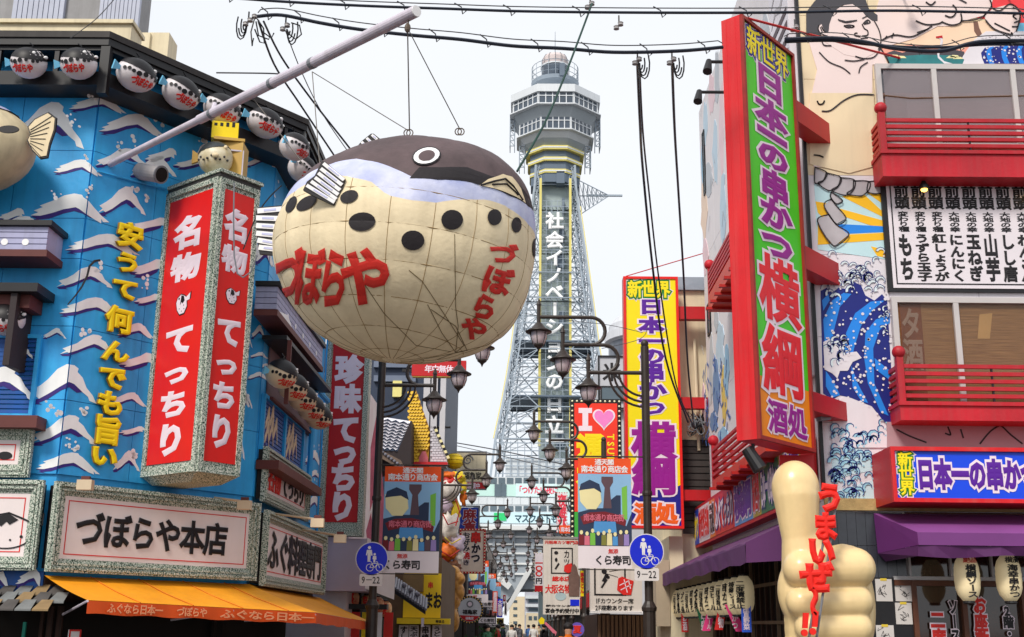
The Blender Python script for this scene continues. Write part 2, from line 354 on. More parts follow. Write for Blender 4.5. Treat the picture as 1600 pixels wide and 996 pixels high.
for x, y, n in [(108, 185, 4), (118, 197, 3), (146, 148, 5), (250, 190, 6), (182, 228, 5), (210, 225, 3), (318, 220, 8), (136, 250, 3), (86, 305, 4), (135, 297, 6), (215, 297, 6), (230, 312, 5), (158, 420, 6), (222, 445, 6), (136, 517, 5), (72, 636, 4), (90, 642, 5), (130, 645, 6), (108, 690, 6), (120, 700, 6), (208, 712, 6)]:
    spray(bw, LC, x, y, n, 5)
for x, y, n in [(108, 185, 4), (95, 60, 1)]: spray(bw, LF, x - 30, y + 25, n, 5)
for x, y, n in [(485, 752, 6), (500, 698, 5), (440, 285, 4)]: spray(bw, LS, x, y, n, 4)
bw.build('painted_spray', wavew, pr, kind='stuff')
# eave, lattice
zE = LF.off(.5).uv(100, 58)[1]; zL = lambda y: LF.off(.41).uv(90, y)[1]
ev = B(); lring(ev, .5, zE, zE + .09, 22.2); ev.build('eave', mat('eave_black_brown', (34, 28, 27), 1, .6, .25, 3, .2), pr)
lband(B(), .0, .48, zE - .1, zE - .002, 22.1).build('eave_soffit', blackm, pr)
lband(B(), .36, .44, zL(80), zE - .102, 22.0).build('lattice_top_beam', blackm, pr)
lband(B(), .36, .44, zL(134), zL(113), 22.0).build('lattice_bottom_beam', blackm, pr)
lband(B(), .0, .359, zL(134) + .02, zL(134) + .06, 22.0).build('lattice_shelf', blackm, pr)
oo, _ = loff(.41)
for F, us in ((LF.off(.36), (-3.2, -2.2, -1.22, -.45)), (LC.off(.36), (.95, 1.9, 2.85)), (LS.off(.36), (.35, 1.1, 1.9, 2.8, 3.8, 4.9))):
    for u in us: B().box(F, (u - .03, zL(113) + .002, u + .03, zL(80) - .002), .01, .07).build('lattice_post', blackm, pr)
b = B(); b.bar((oo[1][0], oo[1][1], zL(148)), (oo[1][0], oo[1][1], zL(75)), .12); b.build('corner_post', blackm, pr)
b = B(); b.bar((oo[2][0], oo[2][1], zL(148)), (oo[2][0], oo[2][1], zL(75)), .1); b.build('corner_post', blackm, pr)
# rooftop boxes
zpp = FY(15.2).uv(100, 38)[1]; xpp = FY(15.2).uv(206, 40)[0]
b = B(); b.bb((-11, 15.2, 9.35), (xpp, 15.65, zpp)); b.build('parapet', beige, pr)
b = B(); b.bb((-11, 15.15, zpp + .002), (xpp + .03, 15.7, zpp + .06)); b.build('parapet_cap', beige, pr)
rv = FY(17.2).rc(209, 51, 232, 80); b = B(); b.bb((rv[0], 17.2, 9.35), (rv[2], 17.65, rv[3])); b.build('vent_box', beige, pr)
rv = FY(17.25).rc(234, 51, 262, 80); b = B(); b.bb((rv[0], 17.25, 9.35), (rv[2], 17.7, rv[3])); b.build('vent_box', beige, pr)
# grey block rising behind
gb = thing('office_block', 'grey concrete block with ribbed louvre panels rising behind the blue restaurant roof', 'building', (-12, 28, 0))
b = B(); b.bb((-22, 27, 0), (FY(27).uv(214, 30)[0], 27.9, 18.3)); b.build('wall', concrete, gb)
G = FY(27); lv = mat('ribbed_louvre', (176, 180, 196), 1, .5, .08)
for x0, x1 in ((25, 100), (160, 218)):
    r = G.rc(x0, 0, x1, 0); u0, v0, u1, _ = G.rc(x0, 0, x1, 46)
    for k in range(10):
        a = u0 + (u1 - u0) * k / 10
        B().box(G, (a, v0 - 1.5, a + (u1 - u0) * .085, 18.1), 0, .12).build('louvre_slat', lv, gb)
# ---------------------------------------------------------------- granite framed name boards
def signboard(name, label, F, px, d, mats=None, fw=.16, txt=None, cat='shop sign', z=None, build_txt=None):
    Fo = F.off(d); u0, v0, u1, v1 = px
    t = thing(name, label, cat, Fo.W((u0 + u1) / 2, v0))
    B().box(Fo, (u0 + .04, v0 + .04, u1 - .04, v1 - .04), -d + .02, -.09).build('backing', blackm, t)
    for k, (w0, dd) in enumerate(((0, -.02), (.027, .0), (.054, -.035), (.081, -.02), (.108, -.05), (.133, -.065))):
        B().frame(Fo, (u0 + w0, v0 + w0, u1 - w0, v1 - w0), .026, -.088, dd).build('granite_frame', granite, t)
    B().box(Fo, (u0 + fw, v0 + fw, u1 - fw, v1 - fw), -.088, -.07).build('panel', board, t)
    B().frame(Fo, (u0 + fw + .05, v0 + fw + .05, u1 - fw - .05, v1 - fw - .05), .012, -.07, -.066).build('border_line', redl, t)
    return t, Fo
t, F1 = signboard('sign_board', 'granite framed white board with a pufferfish drawing at the far left edge', LF, (-2.6, 2.25, -.06, 3.32), .25)
fb = B(); u, v = F1.uv(8, 822)
fb.line(F1, [(u + .33 * math.cos(math.radians(a)), v - .02 + .2 * math.sin(math.radians(a)) - .04) for a in range(180, 372, 12)], .014, -.07, -.06)
fb.line(F1, [(u - .33, v), (u - .2, v + .12), (u, v + .16), (u + .16, v + .1), (u + .28, v + .05)], .02, -.07, -.06)
fb.prism(F1, [(u - .2, v + .1), (u, v + .15), (u + .12, v + .08), (u + .02, v + .02), (u - .02, v + .06), (u - .08, v)], -.07, -.06)
fb.line(F1, [(u + .26, v - .02), (u + .42, v + .02), (u + .42, v + .16), (u + .26, v + .08)], .014, -.07, -.06)
fb.line(F1, [(u + .3, v + .03), (u + .41, v + .06)], .01, -.07, -.06); fb.line(F1, [(u + .3, v + .06), (u + .41, v + .1)], .01, -.07, -.06)
fb.disc(F1, (u + .18, v - .12), .018, -.07, -.06); fb.disc(F1, (u + .05, v - .16), .012, -.07, -.06)
fb.build('fish_drawing', blackp, t)
t, F2 = signboard('sign_board', 'long granite framed white sign lettered in bold black above the orange awning', LC, (-.12, 2.24, 3.02, 3.31), .25)
r = F2.rc(120, 800, 362, 872); B().text(F2, 'づぼらや本店', (r[0] + .05, 2.55, r[2] - .05, 2.97), -.07, -.05, .035).build('lettering', blackp, t)
t, F3 = signboard('sign_board', 'granite framed white restaurant sign facing the street above the awning end', LS, (.0, 2.18, 5.1, 3.24), .25)
B().text(F3, 'ふぐ料理専門', (.35, 2.42, 4.8, 3.0), -.07, -.05, .04).build('lettering', blackp, t)
t, F4 = signboard('sign_board', 'small granite framed sign with red and black letters under the blue shutters', LS, (.02, 3.36, 3.5, 4.15), .18)
B().text(F4, '名物', (.35, 3.56, 1.25, 3.96), -.07, -.05, .035).build('lettering', redl, t)
B().text(F4, 'てっちり', (1.35, 3.56, 3.2, 3.96), -.07, -.05, .03).build('lettering', blackp, t)
t, F5 = signboard('sign_board', 'small granite framed menu board with a black dot under the brown ledge', LF, (-2.4, 3.36, -.3, 3.98), .16)
u, v = F5.uv(4, 711); B().disc(F5, (u, v), .09, -.07, -.06, 14, .05).build('fish_drawing', blackp, t)
# yellow raised characters
yt = thing('raised_lettering', 'column of thick yellow raised characters fixed down the blue wave wall', 'lettering', LC.P(160, 720))
for ch, x, y, h in zip('安うて何んでも旨い', (199, 195, 191, 182, 176, 171, 168, 163, 158), (371, 413, 454, 502, 551, 592, 632, 674, 714), (41, 33, 34, 41, 34, 37, 38, 43, 33)):
    u, v = LC.uv(x, y); hh = h / 116; wv = .40
    rr = (u - wv / 2, v - hh / 2, u + wv / 2, v + hh / 2)
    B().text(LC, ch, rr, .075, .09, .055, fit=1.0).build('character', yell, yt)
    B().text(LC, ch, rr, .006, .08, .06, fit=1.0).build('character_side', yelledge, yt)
# ---------------------------------------------------------------- tall corner sign
P0 = LC.P(264, 300); wN = 1.14; P1 = P0 + LC.n * wN; zT, zB = 7.5, 3.5
KL = Fr((P1.x, P1.y, 0), LC.n, Vector((-s38, -c38, 0)))       # face across the chamfer, u<0 towards the wall
KR = Fr((P1.x, P1.y, 0), LC.ux, LC.n)
wR = .66
cs = thing('corner_sign', 'tall two sided red sign in granite frame on the blue wall corner', 'shop sign', (P1.x, P1.y, zB))
a = P1; bq = P1 + LC.ux * wR; q = lambda p, e: (p.x, p.y)
ring = [(P0.x, P0.y), (P1.x, P1.y), (bq.x, bq.y), ((P0 + LC.ux * wR).x, (P0 + LC.ux * wR).y)]
B().zprism(ring, zB, zT).build('core', granite, cs)
cen = Vector((sum(p[0] for p in ring) / 4, sum(p[1] for p in ring) / 4, 0))
grow = lambda k: [(cen.x + (p[0] - cen.x) * k, cen.y + (p[1] - cen.y) * k) for p in ring]
B().zprism(grow(1.1), zT + .002, zT + .05).build('cornice', granite, cs); B().zprism(grow(1.04), zT - .05, zT - .002).build('cornice_lower', mat('dark_cornice', (60, 58, 56), 1, .6), cs)
b = B(); g1 = grow(1.0); g0 = [(cen.x + (p[0] - cen.x) * .72 - .05, cen.y + (p[1] - cen.y) * .72 + .05) for p in ring]
b.add([(x, y, zB - .003) for x, y in g1] + [(x, y, zB - .1) for x, y in g0], [(0, 1, 2, 3), (7, 6, 5, 4), (0, 4, 5, 1), (1, 5, 6, 2), (2, 6, 7, 3), (3, 7, 4, 0)])
b.build('tapered_base', granite, cs)
trimm = mat('granite_light_trim', (190, 196, 180), 1, .5, pat='speckle')
for F, u0, u1, tx in ((KL, -wN, 0, 1), (KR, 0, wR, 2)):
    B().frame(F, (u0, zB, u1, zT - .06), .075, .001, .035).build('frame_moulding', trimm, cs)
    B().box(F, (u0 + .085, zB + .15, u1 - .075, zT - .2), .002, .014).build('red_panel', red, cs)
    w_ = (u1 - u0); cx = (u0 + u1) / 2; cw = w_ * (.56 if tx == 1 else .62)
    def lz(y): return F.uv(330 if tx == 1 else 365, y)[1]
    for ch, y0, y1 in (('名', 328, 378), ('物', 386, 428), ('て', 498, 545), ('っ', 553, 592), ('ち', 600, 645), ('り', 652, 706)):
        B().text(F, ch, (cx - cw / 2, lz(y1), cx + cw / 2, lz(y0)), .014, .02, .055, fit=1.0).build('lettering', whitel, cs)
    v = lz(464); k = .26 if tx == 1 else .19
    fx = [(-.5, .1), (-.4, .35), (-.15, .5), (.1, .42), (.3, .3), (.62, .5), (.6, .15), (.35, .1), (.4, -.2), (.2, -.52), (-.15, -.55), (-.38, -.3)]
    B().prism(F, [(cx + x * k * 1.12, v + y * k * 1.12) for x, y in fx], .014, .018).build('fish_outline', blackp, cs)
    fo = B().prism(F, [(cx + x * k, v + y * k) for x, y in fx], .0182, .021).build('fish_emblem', whitel, cs)
    b = B(); b.prism(F, [(cx - .1 * k, v + .45 * k), (cx + .1 * k, v + .4 * k), (cx + .2 * k, v + .15 * k), (cx + .05 * k, v), (cx - .05 * k, v + .1 * k), (cx - .15 * k, v - .05 * k)], .0212, .024)
    b.disc(F, (cx - .28 * k, v + .3 * k), .06 * k, .0212, .024, 8)
    for x, y in ((-.2, -.25), (0, -.4), (.2, -.3), (.15, -.1)): b.disc(F, (cx + x * k, v + y * k), .03 * k, .0212, .024, 6)
    b.build('fish_marking', blackp, cs)
# fish ornament on top of the corner sign
fp = at(352, 246, 15.0); topc = Vector((P1.x, P1.y, 0)) + LC.ux * .33 - LC.n * .45
orn = thing('fish_ornament', 'gold pufferfish ornament in a box standing on top of the tall corner sign', 'ornament', (topc.x, topc.y, zT + .05))
FO = Fr((topc.x, topc.y, 0), _n(LC.ux * .9 - LC.n * .45)); FO = Fr((topc.x, topc.y, 0), (1, .25, 0))
B().bb((topc.x - .1, topc.y - .12, zT + .05), (topc.x + .32, topc.y + .2, zT + .62)).build('gold_stand', gold, orn)
B().box(FO, (-.12, zT + .63, .3, zT + .67), -.3, .2).build('stand_cap', gold, orn)
B().frame(FO, (.02, zT + .06, .3, zT + .5), .02, .16, .19).build('stand_frame', pinkgrey, orn)
bc = Vector((topc.x - .02, topc.y - .22, zT + .33))
B().ball(bc, .24, .2, .24).build('body', mat('ornament_gold', (206, 184, 130), 1, .4, .25, 5, rgb2=(232, 224, 200)), orn, smooth=True)
def shell(c, rx, ry, rz, a0, n=18, m=6, tilt=None, lonr=None):
    b = B(); V = []; Fc = []
    for i in range(m + 1):
        la = math.pi / 2 - (math.pi / 2 - a0) * i / m
        for j in range(n):
            lo = 2 * math.pi * j / n; p = Vector((rx * math.cos(la) * math.cos(lo), ry * math.cos(la) * math.sin(lo), rz * math.sin(la)))
            V.append(Vector(c) + (tilt @ p if tilt else p))
    for i in range(m):
        for j in range(n): Fc.append((i * n + j, (i + 1) * n + j, (i + 1) * n + (j + 1) % n, i * n + (j + 1) % n))
    return b.add(V, Fc)
shell(bc, .246, .206, .246, math.radians(22), tilt=Matrix.Rotation(math.radians(-14), 3, 'Y')).build('dark_back', mat('ornament_dark', (48, 54, 58), 1, .4), orn, smooth=True)
b = B(); b.ball(bc + Vector((.05, -.2, -.03)), .05, .03, .035, 10, 6); b.ball(bc + Vector((.16, -.12, .12)), .03, .02, .03, 8, 6); b.build('mouth_and_eye', cream_skin, orn, smooth=True)
b = B(); 
for k in range(9): 
    a = k * .5 - 2; b.ball(bc + Vector((.235 * math.sin(a * .5) , -.2 * math.cos(a * .5), -.06 + .03 * math.sin(k * 2))), .018, .012, .018, 6, 4)
b.build('spots', blackp, orn, kind='stuff')
B().prism(Fr((bc.x, bc.y, 0), (1, 0, 0)), [(-.22, bc.z + .05), (-.32, bc.z + .12), (-.32, bc.z - .08), (-.22, bc.z - .04)], -.02, .02).build('tail', gold, orn)
yb = thing('yellow_box', 'small bright yellow box strapped above the gold fish ornament', 'box', (topc.x, topc.y, zT + .7))
B().box(FO, (-.16, zT + .68, .2, zT + .93), -.14, .12).build('body', mat('yellow_plastic', (246, 212, 0), 1, .4, .05), yb)
b = B(); 
for k in range(4): b.box(FO, (-.13 + k * .08, zT + .86, -.09 + k * .08, zT + .9 + .01 * k), .12, .124)
b.build('markings', blackp, yb)
# ---------------------------------------------------------------- flagpole carrying the balloon
PA = LC.P(172, 257); PB = at(650, 18, 9.6)
fpole = thing('support_boom', 'long pale steel boom angled up from the blue wall over the street, holding the balloon', 'pole', PA)
dirp = _n(PB - PA)
PM = PA + dirp * ((PB - PA).length * .42)
B().tube([PA, PM], .043, 14).build('inner_tube', pinkgrey, fpole, smooth=False)
B().tube([PM - dirp * .3, PB], .056, 16).build('outer_tube', pinkgrey, fpole)
B().tube([PB, PB + dirp * .012], .053, 16).build('end_cap', whitew, fpole)
for k in (.42, .62, .74): q1 = PA + (PB - PA) * k; B().tube([q1 - dirp * .03, q1 + dirp * .03], .06, 14).build('collar', greyd, fpole)
st = at(382, 165, PA.y + (PB.y - PA.y) * .38)
sp_ = PA + (PB - PA) * .42; B().tube([sp_, (sp_.x - .02, sp_.y + .15, zT + .1)], .028, 8).build('strut', pinkgrey, fpole)
# duct outlet
du = thing('duct_outlet', 'round grey exhaust duct poking out of the blue wave wall beside the boom', 'duct', LC.P(225, 272))
a = LC.P(218, 268); b_ = a + LC.n * .3 + Vector((.12, 0, -.12)); dd = _n(b_ - a)
B().tube([a, b_], .115, 18).build('pipe', mat('duct_grey', (176, 170, 170), 1, .5, .1, 3, .3), du)
B().tube([b_, b_ + dd * .02], .125, 18).build('rim', greyd, du); B().tube([b_ + dd * .021, b_ + dd * .024], .1, 18).build('opening', interior, du)
b = B(); b.tube([LC.off(.03).P(152, 268), LC.off(.03).P(260, 296)], .014, 6); b.build('bracket_pipe', blue, du)
# ---------------------------------------------------------------- pufferfish lanterns
flab = mat('lantern_lightblue', (120, 196, 232), 1, .5)
def puffer_proto(loc, r, label, group, head=1, text='づぼらや', rz=0, lit=None):
    t = thing('fish_lantern', label, 'lantern', loc, group, rz)
    W0 = WL[t.name]; rx, ry, rz_ = r * 1.06, r, r * .93
    body = fishwhite if lit is None else lit
    B().ball(W0, rx, ry, rz_, 18, 12).build('body', body, t, smooth=True)
    shell(W0, rx * 1.02, ry * 1.02, rz_ * 1.02, math.radians(16), 18, 6, Matrix.Rotation(math.radians(10 * head), 3, 'Y')).build('dark_back', blackp, t, smooth=True)
    def wp(u, v, d): lo, la = u / rx, v / rz_; return W0 + Vector(((rx + d) * math.sin(lo) * math.cos(la), -(ry + d) * math.cos(lo) * math.cos(la), (rz_ + d) * math.sin(la)))
    b = B()
    for k, a in enumerate((-1.2, -.95, -.7, -.42, -.1, .25, .6, .85, 1.1)):
        s = r * (.11 if k not in (3, 4) else .15); la = .12 + .06 * math.sin(k * 1.7)
        cen_ = [wp(a * rx + s * math.cos(q), la * rz_ + s * math.sin(q), .006) for q in [i * math.pi / 4 for i in range(8)]]
        b.add(cen_, [tuple(range(8))])
    b.build('spots', blackp, t, kind='stuff')
    cw = r * 1.5
    b = B(); b.text(None, text, (-cw * .5, -r * .62, cw * .42, -r * .1), .004, .008, .05, warp=wp); b.build('lettering', redl, t)
    b = B(); b.ball(W0 + Vector((head * rx * .99, 0, rz_ * .35)), r * .12, r * .2, r * .1, 8, 6); b.build('mouth', whitew, t, smooth=True)
    b = B(); b.ball(W0 + Vector((head * rx * .55, -ry * .58, rz_ * .62)), r * .12, r * .06, r * .1, 8, 6); b.build('eye', whitew, t, smooth=True)
    b = B(); b.prism(Fr(W0, (1, 0, 0)), [(head * -rx * .95, .12 * r), (head * -rx * 1.35, .32 * r), (head * -rx * 1.35, -.22 * r), (head * -rx * .95, -.08 * r)], -.012, .012); b.build('tail', flab, t)
    b = B(); b.tube([W0 + Vector((0, 0, rz_ * .98)), W0 + Vector((r * .12, 0, rz_ * 1.25)), W0 + Vector((-.02, 0, rz_ * 1.45))], r * .04, 5); b.build('hook', blackm, t)
    b = B(); b.lathe(W0 + Vector((0, 0, rz_ * .93)), [(r * .3, 0), (r * .34, .05 * r), (r * .2, .12 * r)], 10); b.build('top_collar', blackm, t)
    Rt = Matrix.Rotation(math.radians(24), 3, 'X')
    for c in t.children:
        if c.name.split('.')[0] in ('body', 'dark_back', 'spots', 'lettering', 'mouth', 'eye', 'tail'):
            for v_ in c.data.vertices: v_.co = Rt @ v_.co
    return t
lp = puffer_proto(LF.off(.62).P(45, 99), .215, 'round white pufferfish lantern under the black eave at the far left end', 'pufferfish lanterns under the eave')
a38 = math.radians(90 - 38)
for F, x, y, rz, lb in ((LF, 123, 100, 0, 'second pufferfish lantern from the left under the black eave'), (LC, 213, 118, a38, 'pufferfish lantern right of the black eave corner post'),
                        (LC, 283, 146, a38, 'pufferfish lantern between the eave corner and the pale boom'), (LC, 347, 172, a38, 'pufferfish lantern partly hidden behind the pale boom'),
                        (LC, 414, 193, a38, 'pufferfish lantern just right of the boom at the top of the wall'), (LS, 460, 230, math.radians(75), 'upper pufferfish lantern at the street side of the eave'),
                        (LS, 472, 264, math.radians(75), 'lowest pufferfish lantern of the eave row, above the big balloon')):
    dup(lp, F.off(.62).P(x, y), rz, lb, 'pufferfish lanterns under the eave', .97 if F is LS else ((1.22, 1.1, 1.08) if F is LC else 1.02)).rotation_euler = (random.uniform(-.1, .1), random.uniform(-.12, .12), rz + random.uniform(-.14, .14))
# fish relief on the far left
fr = thing('fish_relief', 'large beige pufferfish model cut by the left edge with a ribbed tail fin', 'fish model', LF.off(.6).P(0, 240))
cc = LF.off(.6).P(-62, 232); b = B().ball(cc, .95, .6, .62, 28, 16); b.build('body', mat('canvas_beige', (206, 190, 156), 1, .6, .08, 3, .3), fr, smooth=True)
shell(cc, .97, .62, .64, math.radians(44)).build('back', mat('canvas_lavender', (170, 172, 206), 1, .6, .08), fr, smooth=True)
FT = LF.off(.75); tl = [(45, 200), (56, 188), (78, 177), (90, 186), (88, 205), (80, 228), (76, 248), (64, 250), (52, 238), (44, 222), (49, 212)]
B().prism(FT, FT.pts(tl), 0, .04).build('tail_fin', blackp, fr)
tc2 = sum(p[0] for p in FT.pts(tl)) / 11, sum(p[1] for p in FT.pts(tl)) / 11
B().prism(FT, [(tc2[0] + (u - tc2[0]) * .9, tc2[1] + (v - tc2[1]) * .93) for u, v in FT.pts(tl)], .0402, .048).build('tail_web', cream_skin, fr)
b = B()
for k in range(8): x, y = 88 - k * 2.6, 184 + k * 9; b.line(FT, FT.pts([(50, 206 + k * 3.4), (x - 4, y)]), .007, .048, .056)
b.build('tail_ribs', blackp, fr)
B().disc(LF.off(1.12), LF.off(1.12).uv(13, 202), .13, -.02, .0, 16, .05).build('spot', blackp, fr)
# ---------------------------------------------------------------- lavender flower boxes, lantern canopies, shutters
def ls_box(pw, po, y, pf):
    u0 = LS.uv(pw, y)[0]; P = LS.W(u0, LS.uv(pw, y)[1]); d = tfor(P, (1, 0, 0), po); u1 = LS.off(d).uv(pf[0], pf[1])[0]; return u0, u1, d
def slat_box(F, r, d, label):
    u0, v0, u1, v1 = r; t = thing('window_box', label, 'window box', F.W((u0 + u1) / 2, v0, d / 2))
    B().box(F, (u0, v0, u1, v1), .01, d - .03).build('core', lav, t)
    h = (v1 - v0) / 4
    for k in range(4):
        B().box(F, (u0 - .005, v0 + k * h + .006, u1 + .005, v0 + (k + 1) * h - .006), d - .029, d).build('slat', lav, t)
        B().box(F, (u0 - .025, v0 + k * h + .006, u0 - .001, v0 + (k + 1) * h - .006), .02, d).build('slat', lav, t)
    B().box(F, (u0 - .06, v1 + .002, u1 + .06, v1 + .07), .01, d + .05).build('cap', blackm, t)
    B().box(F, (u0 - .03, v0 - .09, u1 + .03, v0 - .002), .01, d + .02).build('bottom_trim', brown, t)
    b = B()
    for k in range(5): b.disc(F, (u0 + (u1 - u0) * (.2 + .16 * k), v0 + .1), .045, d + .001, d + .006, 10)
    b.prism(F, [(u0 + .05, v0), (u1 * .3 + u0 * .7, v0), (u0 * .8 + u1 * .2, v0 + .12)], d + .001, d + .005); b.build('snow_motif', whitew, t)
    return t
u0, v0, u1, v1 = LF.rc(0, 378, 85, 412)
slat_box(LF, (-1.9, v0 + .02, -.26, v1 + .04), .5, 'lavender slatted window box on the blue wall at the left edge')
u0, u1, d = ls_box(398, 434, 460, (503, 570)); zt = LS.uv(398, 447)[1]; zb = LS.uv(398, 486)[1]
slat_box(LS, (u0, zb, u1, zt), d, 'lavender slatted window box behind the big balloon')
u0, u1, d = ls_box(408, 446, 530, (516, 622)); zc = LS.uv(408, 530)[1]
cn = thing('lantern_canopy', 'dark little canopy roof sheltering five pufferfish lanterns on the street side', 'canopy', LS.W(u0, zc))
B().box(LS, (u0, zc, u1, zc + .06), .01, d + .02).build('roof', blackm, cn); B().box(LS, (u0 + .5, zc - .8, u1 - .05, zc - .76), .01, .12).build('shelf', brown, cn)
B().box(LS, (u0 + .5, zc - .758, u1 - .05, zc - .002), .01, .03).build('back_panel', mat('mauve_board', (120, 96, 100), 1, .7), cn)
B().box(LS, (u0 + .04, zc - .95, u0 + .09, zc - .002), .38, .44).build('post', brown, cn)
lq = None
warmf = mat('fish_cream_lantern', (224, 200, 168), 1, .5, .06)
for k, (x, y) in enumerate(((440, 585), (458, 605), (473, 623), (486, 638), (498, 652))):
    lb = ['nearest', 'second', 'middle', 'fourth', 'farthest'][k] + ' of the five pufferfish lanterns under the dark canopy'
    loc = LS.off(.38).P(x, y)
    if lq is None: lq = puffer_proto(loc, .225, lb, 'pufferfish lanterns under the canopy', lit=warmf, rz=math.radians(50), text='づぼらや')
    else: dup(lq, loc, math.radians(50), lb, 'pufferfish lanterns under the canopy')
lq.rotation_euler.z = math.radians(50)
z1 = LF.uv(20, 470)[1]
cn = thing('lantern_canopy', 'dark canopy roof over a single pufferfish lantern at the left edge', 'canopy', LF.W(-.5, z1))
B().box(LF, (-2.6, z1 - .03, -.28, z1 + .08), .01, .55).build('roof', blackm, cn); B().box(LF, (-.62, z1 - .95, -.54, z1 - .04), .01, .5).build('post', mat('dark_post', (50, 40, 42), 1, .7), cn)
B().box(LF, (-2.6, z1 - .2, -.42, z1 - .032), .02, .4).build('fascia', brown, cn); B().box(LF, (-2.6, z1 - .95, -.62, z1 - .2), .01, .03).build('back_panel', bluedk, cn)
dup(lp, LF.off(.3).P(10, 500), 0, 'pufferfish lantern under the small dark canopy at the left edge', 'pufferfish lanterns under the canopy')
def shutter(F, r, n, label, name='window_shutter'):
    u0, v0, u1, v1 = r; t = thing(name, label, 'shutter', F.W((u0 + u1) / 2, v0)); b = B(); h = (v1 - v0) / n
    B().frame(F, (u0 - .05, v0 - .05, u1 + .05, v1 + .05), .05, .005, .07).build('frame', blue, t)
    for k in range(n): B().box(F, (u0, v0 + k * h + .01, u1, v0 + (k + 1) * h - .008), .005, .035).build('slat', bluedk, t)
    return t
u0, v0, u1, v1 = LF.rc(0, 530, 55, 648); t = shutter(LF, (-1.8, v0, -.42, v1), 16, 'blue slatted shutter with a painted pale wave at the left edge')
b1, b2 = B(), B(); wave(b1, b2, LF, -70, 578, 58, 622, 1, -1.8, -.43, .035); wave(b1, b2, LF, 12, 542, 54, 560, 1, -1.8, -.43, .035); b1.build('painted_wave', wavew, t); b2.build('painted_wave_shadow', wavep, t)
u0, v0, u1, v1 = LS.rc(392, 606, 470, 735); zz1 = LS.uv(392, 606)[1]; zz0 = LS.uv(392, 704)[1]; um = LS.uv(470, 700)[0]
for k in range(2):
    ua = .12 + k * (um - .12) / 2; t = shutter(LS, (ua, zz0, ua + (um - .12) / 2 - .1, zz1), 14, ('near' if k == 0 else 'far') + ' blue slatted shutter painted with small waves facing the street')
    b1, b2 = B(), B()
    for j in range(5):
        cu = ua + .15 + .28 * (j % 3); cz = zz0 + .15 + (zz1 - zz0 - .5) * j / 5
        L = [(cu + x * .35, cz + y * .42) for x, y in SH[1][0]]; b1.prism(LS, L, .036, .041); b2.prism(LS, [(x - .01, y - .03) for x, y in [(cu + x * .35, cz + y * .42) for x, y in SH[1][1]]], .0355, .039)
    b1.build('painted_wave', mat('wave_cream', (214, 190, 160), 1, .6), t); b2.build('painted_wave_shadow', wavep, t)
lg = B(); lg.box(LS, (-.02, zz0 - .22, um + .35, zz0 - .09), .01, .34); lg.build('window_ledge', brown, label='long red brown ledge under the street side shutters', cat='ledge')
zq = LF.uv(20, 664)[1]; lg = B(); lg.box(LF, (-2.6, zq - .08, -.2, zq + .07), .01, .3); lg.build('window_ledge', brown, label='red brown ledge under the shutter at the left edge', cat='ledge')
b = B(); b.tube([LS.W(3.55, 3.5, .12), LS.W(3.55, 5.6, .12)], .05, 8); b.tube([LS.W(3.55, 5.6, .12), LS.W(3.9, 5.75, .12), LS.W(5.0, 5.75, .12)], .05, 8)
b.build('drain_pipe', blue, label='blue painted drain pipe on the street side of the blue restaurant', cat='pipe')
# ---------------------------------------------------------------- sign floodlights on arms
def arm_lamp(p0, p1, label):
    t = thing('sign_floodlight', label, 'floodlight', p0); m = mat('cream_lamp', (212, 190, 160), 1, .5, .1)
    B().tube([p0, p1], .018, 6).build('arm', m, t); b = B(); b.bar(Vector(p1) + Vector((-.09, -.02, -.05)), Vector(p1) + Vector((.09, -.02, -.05)), .1, .12); b.build('lamp_head', m, t)
    B().bar(Vector(p1) + Vector((-.05, -.02, .03)), Vector(p1) + Vector((.05, -.02, .03)), .05, .05).build('lamp_hood', brown, t)
arm_lamp(LC.P(135, 755), LC.off(.5).P(135, 752), 'cream floodlight on the top edge of the long black lettered sign')
arm_lamp(LC.off(.1).P(335, 778), LC.off(.55).P(383, 784), 'cream floodlight at the right end of the long black lettered sign')
arm_lamp(LS.off(.2).P(428, 803), LS.off(1.0).P(497, 812), 'cream floodlight arm reaching over the street side sign, upper one')
arm_lamp(LS.off(.2).P(470, 828), LS.off(1.1).P(532, 837), 'cream floodlight arm in front of the red sign base, lower one')
# ---------------------------------------------------------------- orange awning
aw = thing('awning', 'orange canvas awning with lettered valance wrapping the restaurant corner', 'awning', (C2.x, C2.y, 1.9))
D = 1.05; orange = mat('orange_canvas', (250, 158, 22), 1, .65, .1, 2, .22, .1, 10, dirt=(.5, .2, .02)); orr = mat('valance_orange', (224, 84, 22), 1, .65, .08)
LCo = LC.off(D); zf = LCo.uv(137, 938)[1]; uA = LCo.uv(137, 938)[0]; zf2 = LS.off(D).uv(583, 973)[1]; uE = LS.off(D).uv(583, 973)[0]
o, _ = loff(D); zt_ = 2.2; uEi = min(uE, 6.3)
A0 = LC.W(-.05, zt_, .05); A1 = LCo.W(uA, zf); Bi = Vector((C2.x + .03, C2.y, zt_)); Bo = Vector((o[2][0], o[2][1], (zf + zf2) / 2 + .02)); E0 = LS.W(uE - .2, zt_ - .06, .05); E1 = LS.off(D).W(uE, zf2)
b = B(); n = 10
def quadgrid(b, a0, a1, c0, c1, n, m, sag=.02):
    V = []
    for i in range(n + 1):
        for j in range(m + 1):
            s, q = i / n, j / m; p = (a0 * (1 - s) + c0 * s) * (1 - q) + (a1 * (1 - s) + c1 * s) * q
            V.append(p + Vector((0, 0, -sag * math.sin(math.pi * q) * (1 + .3 * math.sin(s * 17)))))
    b.add(V, [(i * (m + 1) + j, (i + 1) * (m + 1) + j, (i + 1) * (m + 1) + j + 1, i * (m + 1) + j + 1) for i in range(n) for j in range(m)])
quadgrid(b, A0, A1, Bi, Bo, 10, 6); quadgrid(b, Bi, Bo, E0, E1, 10, 6)
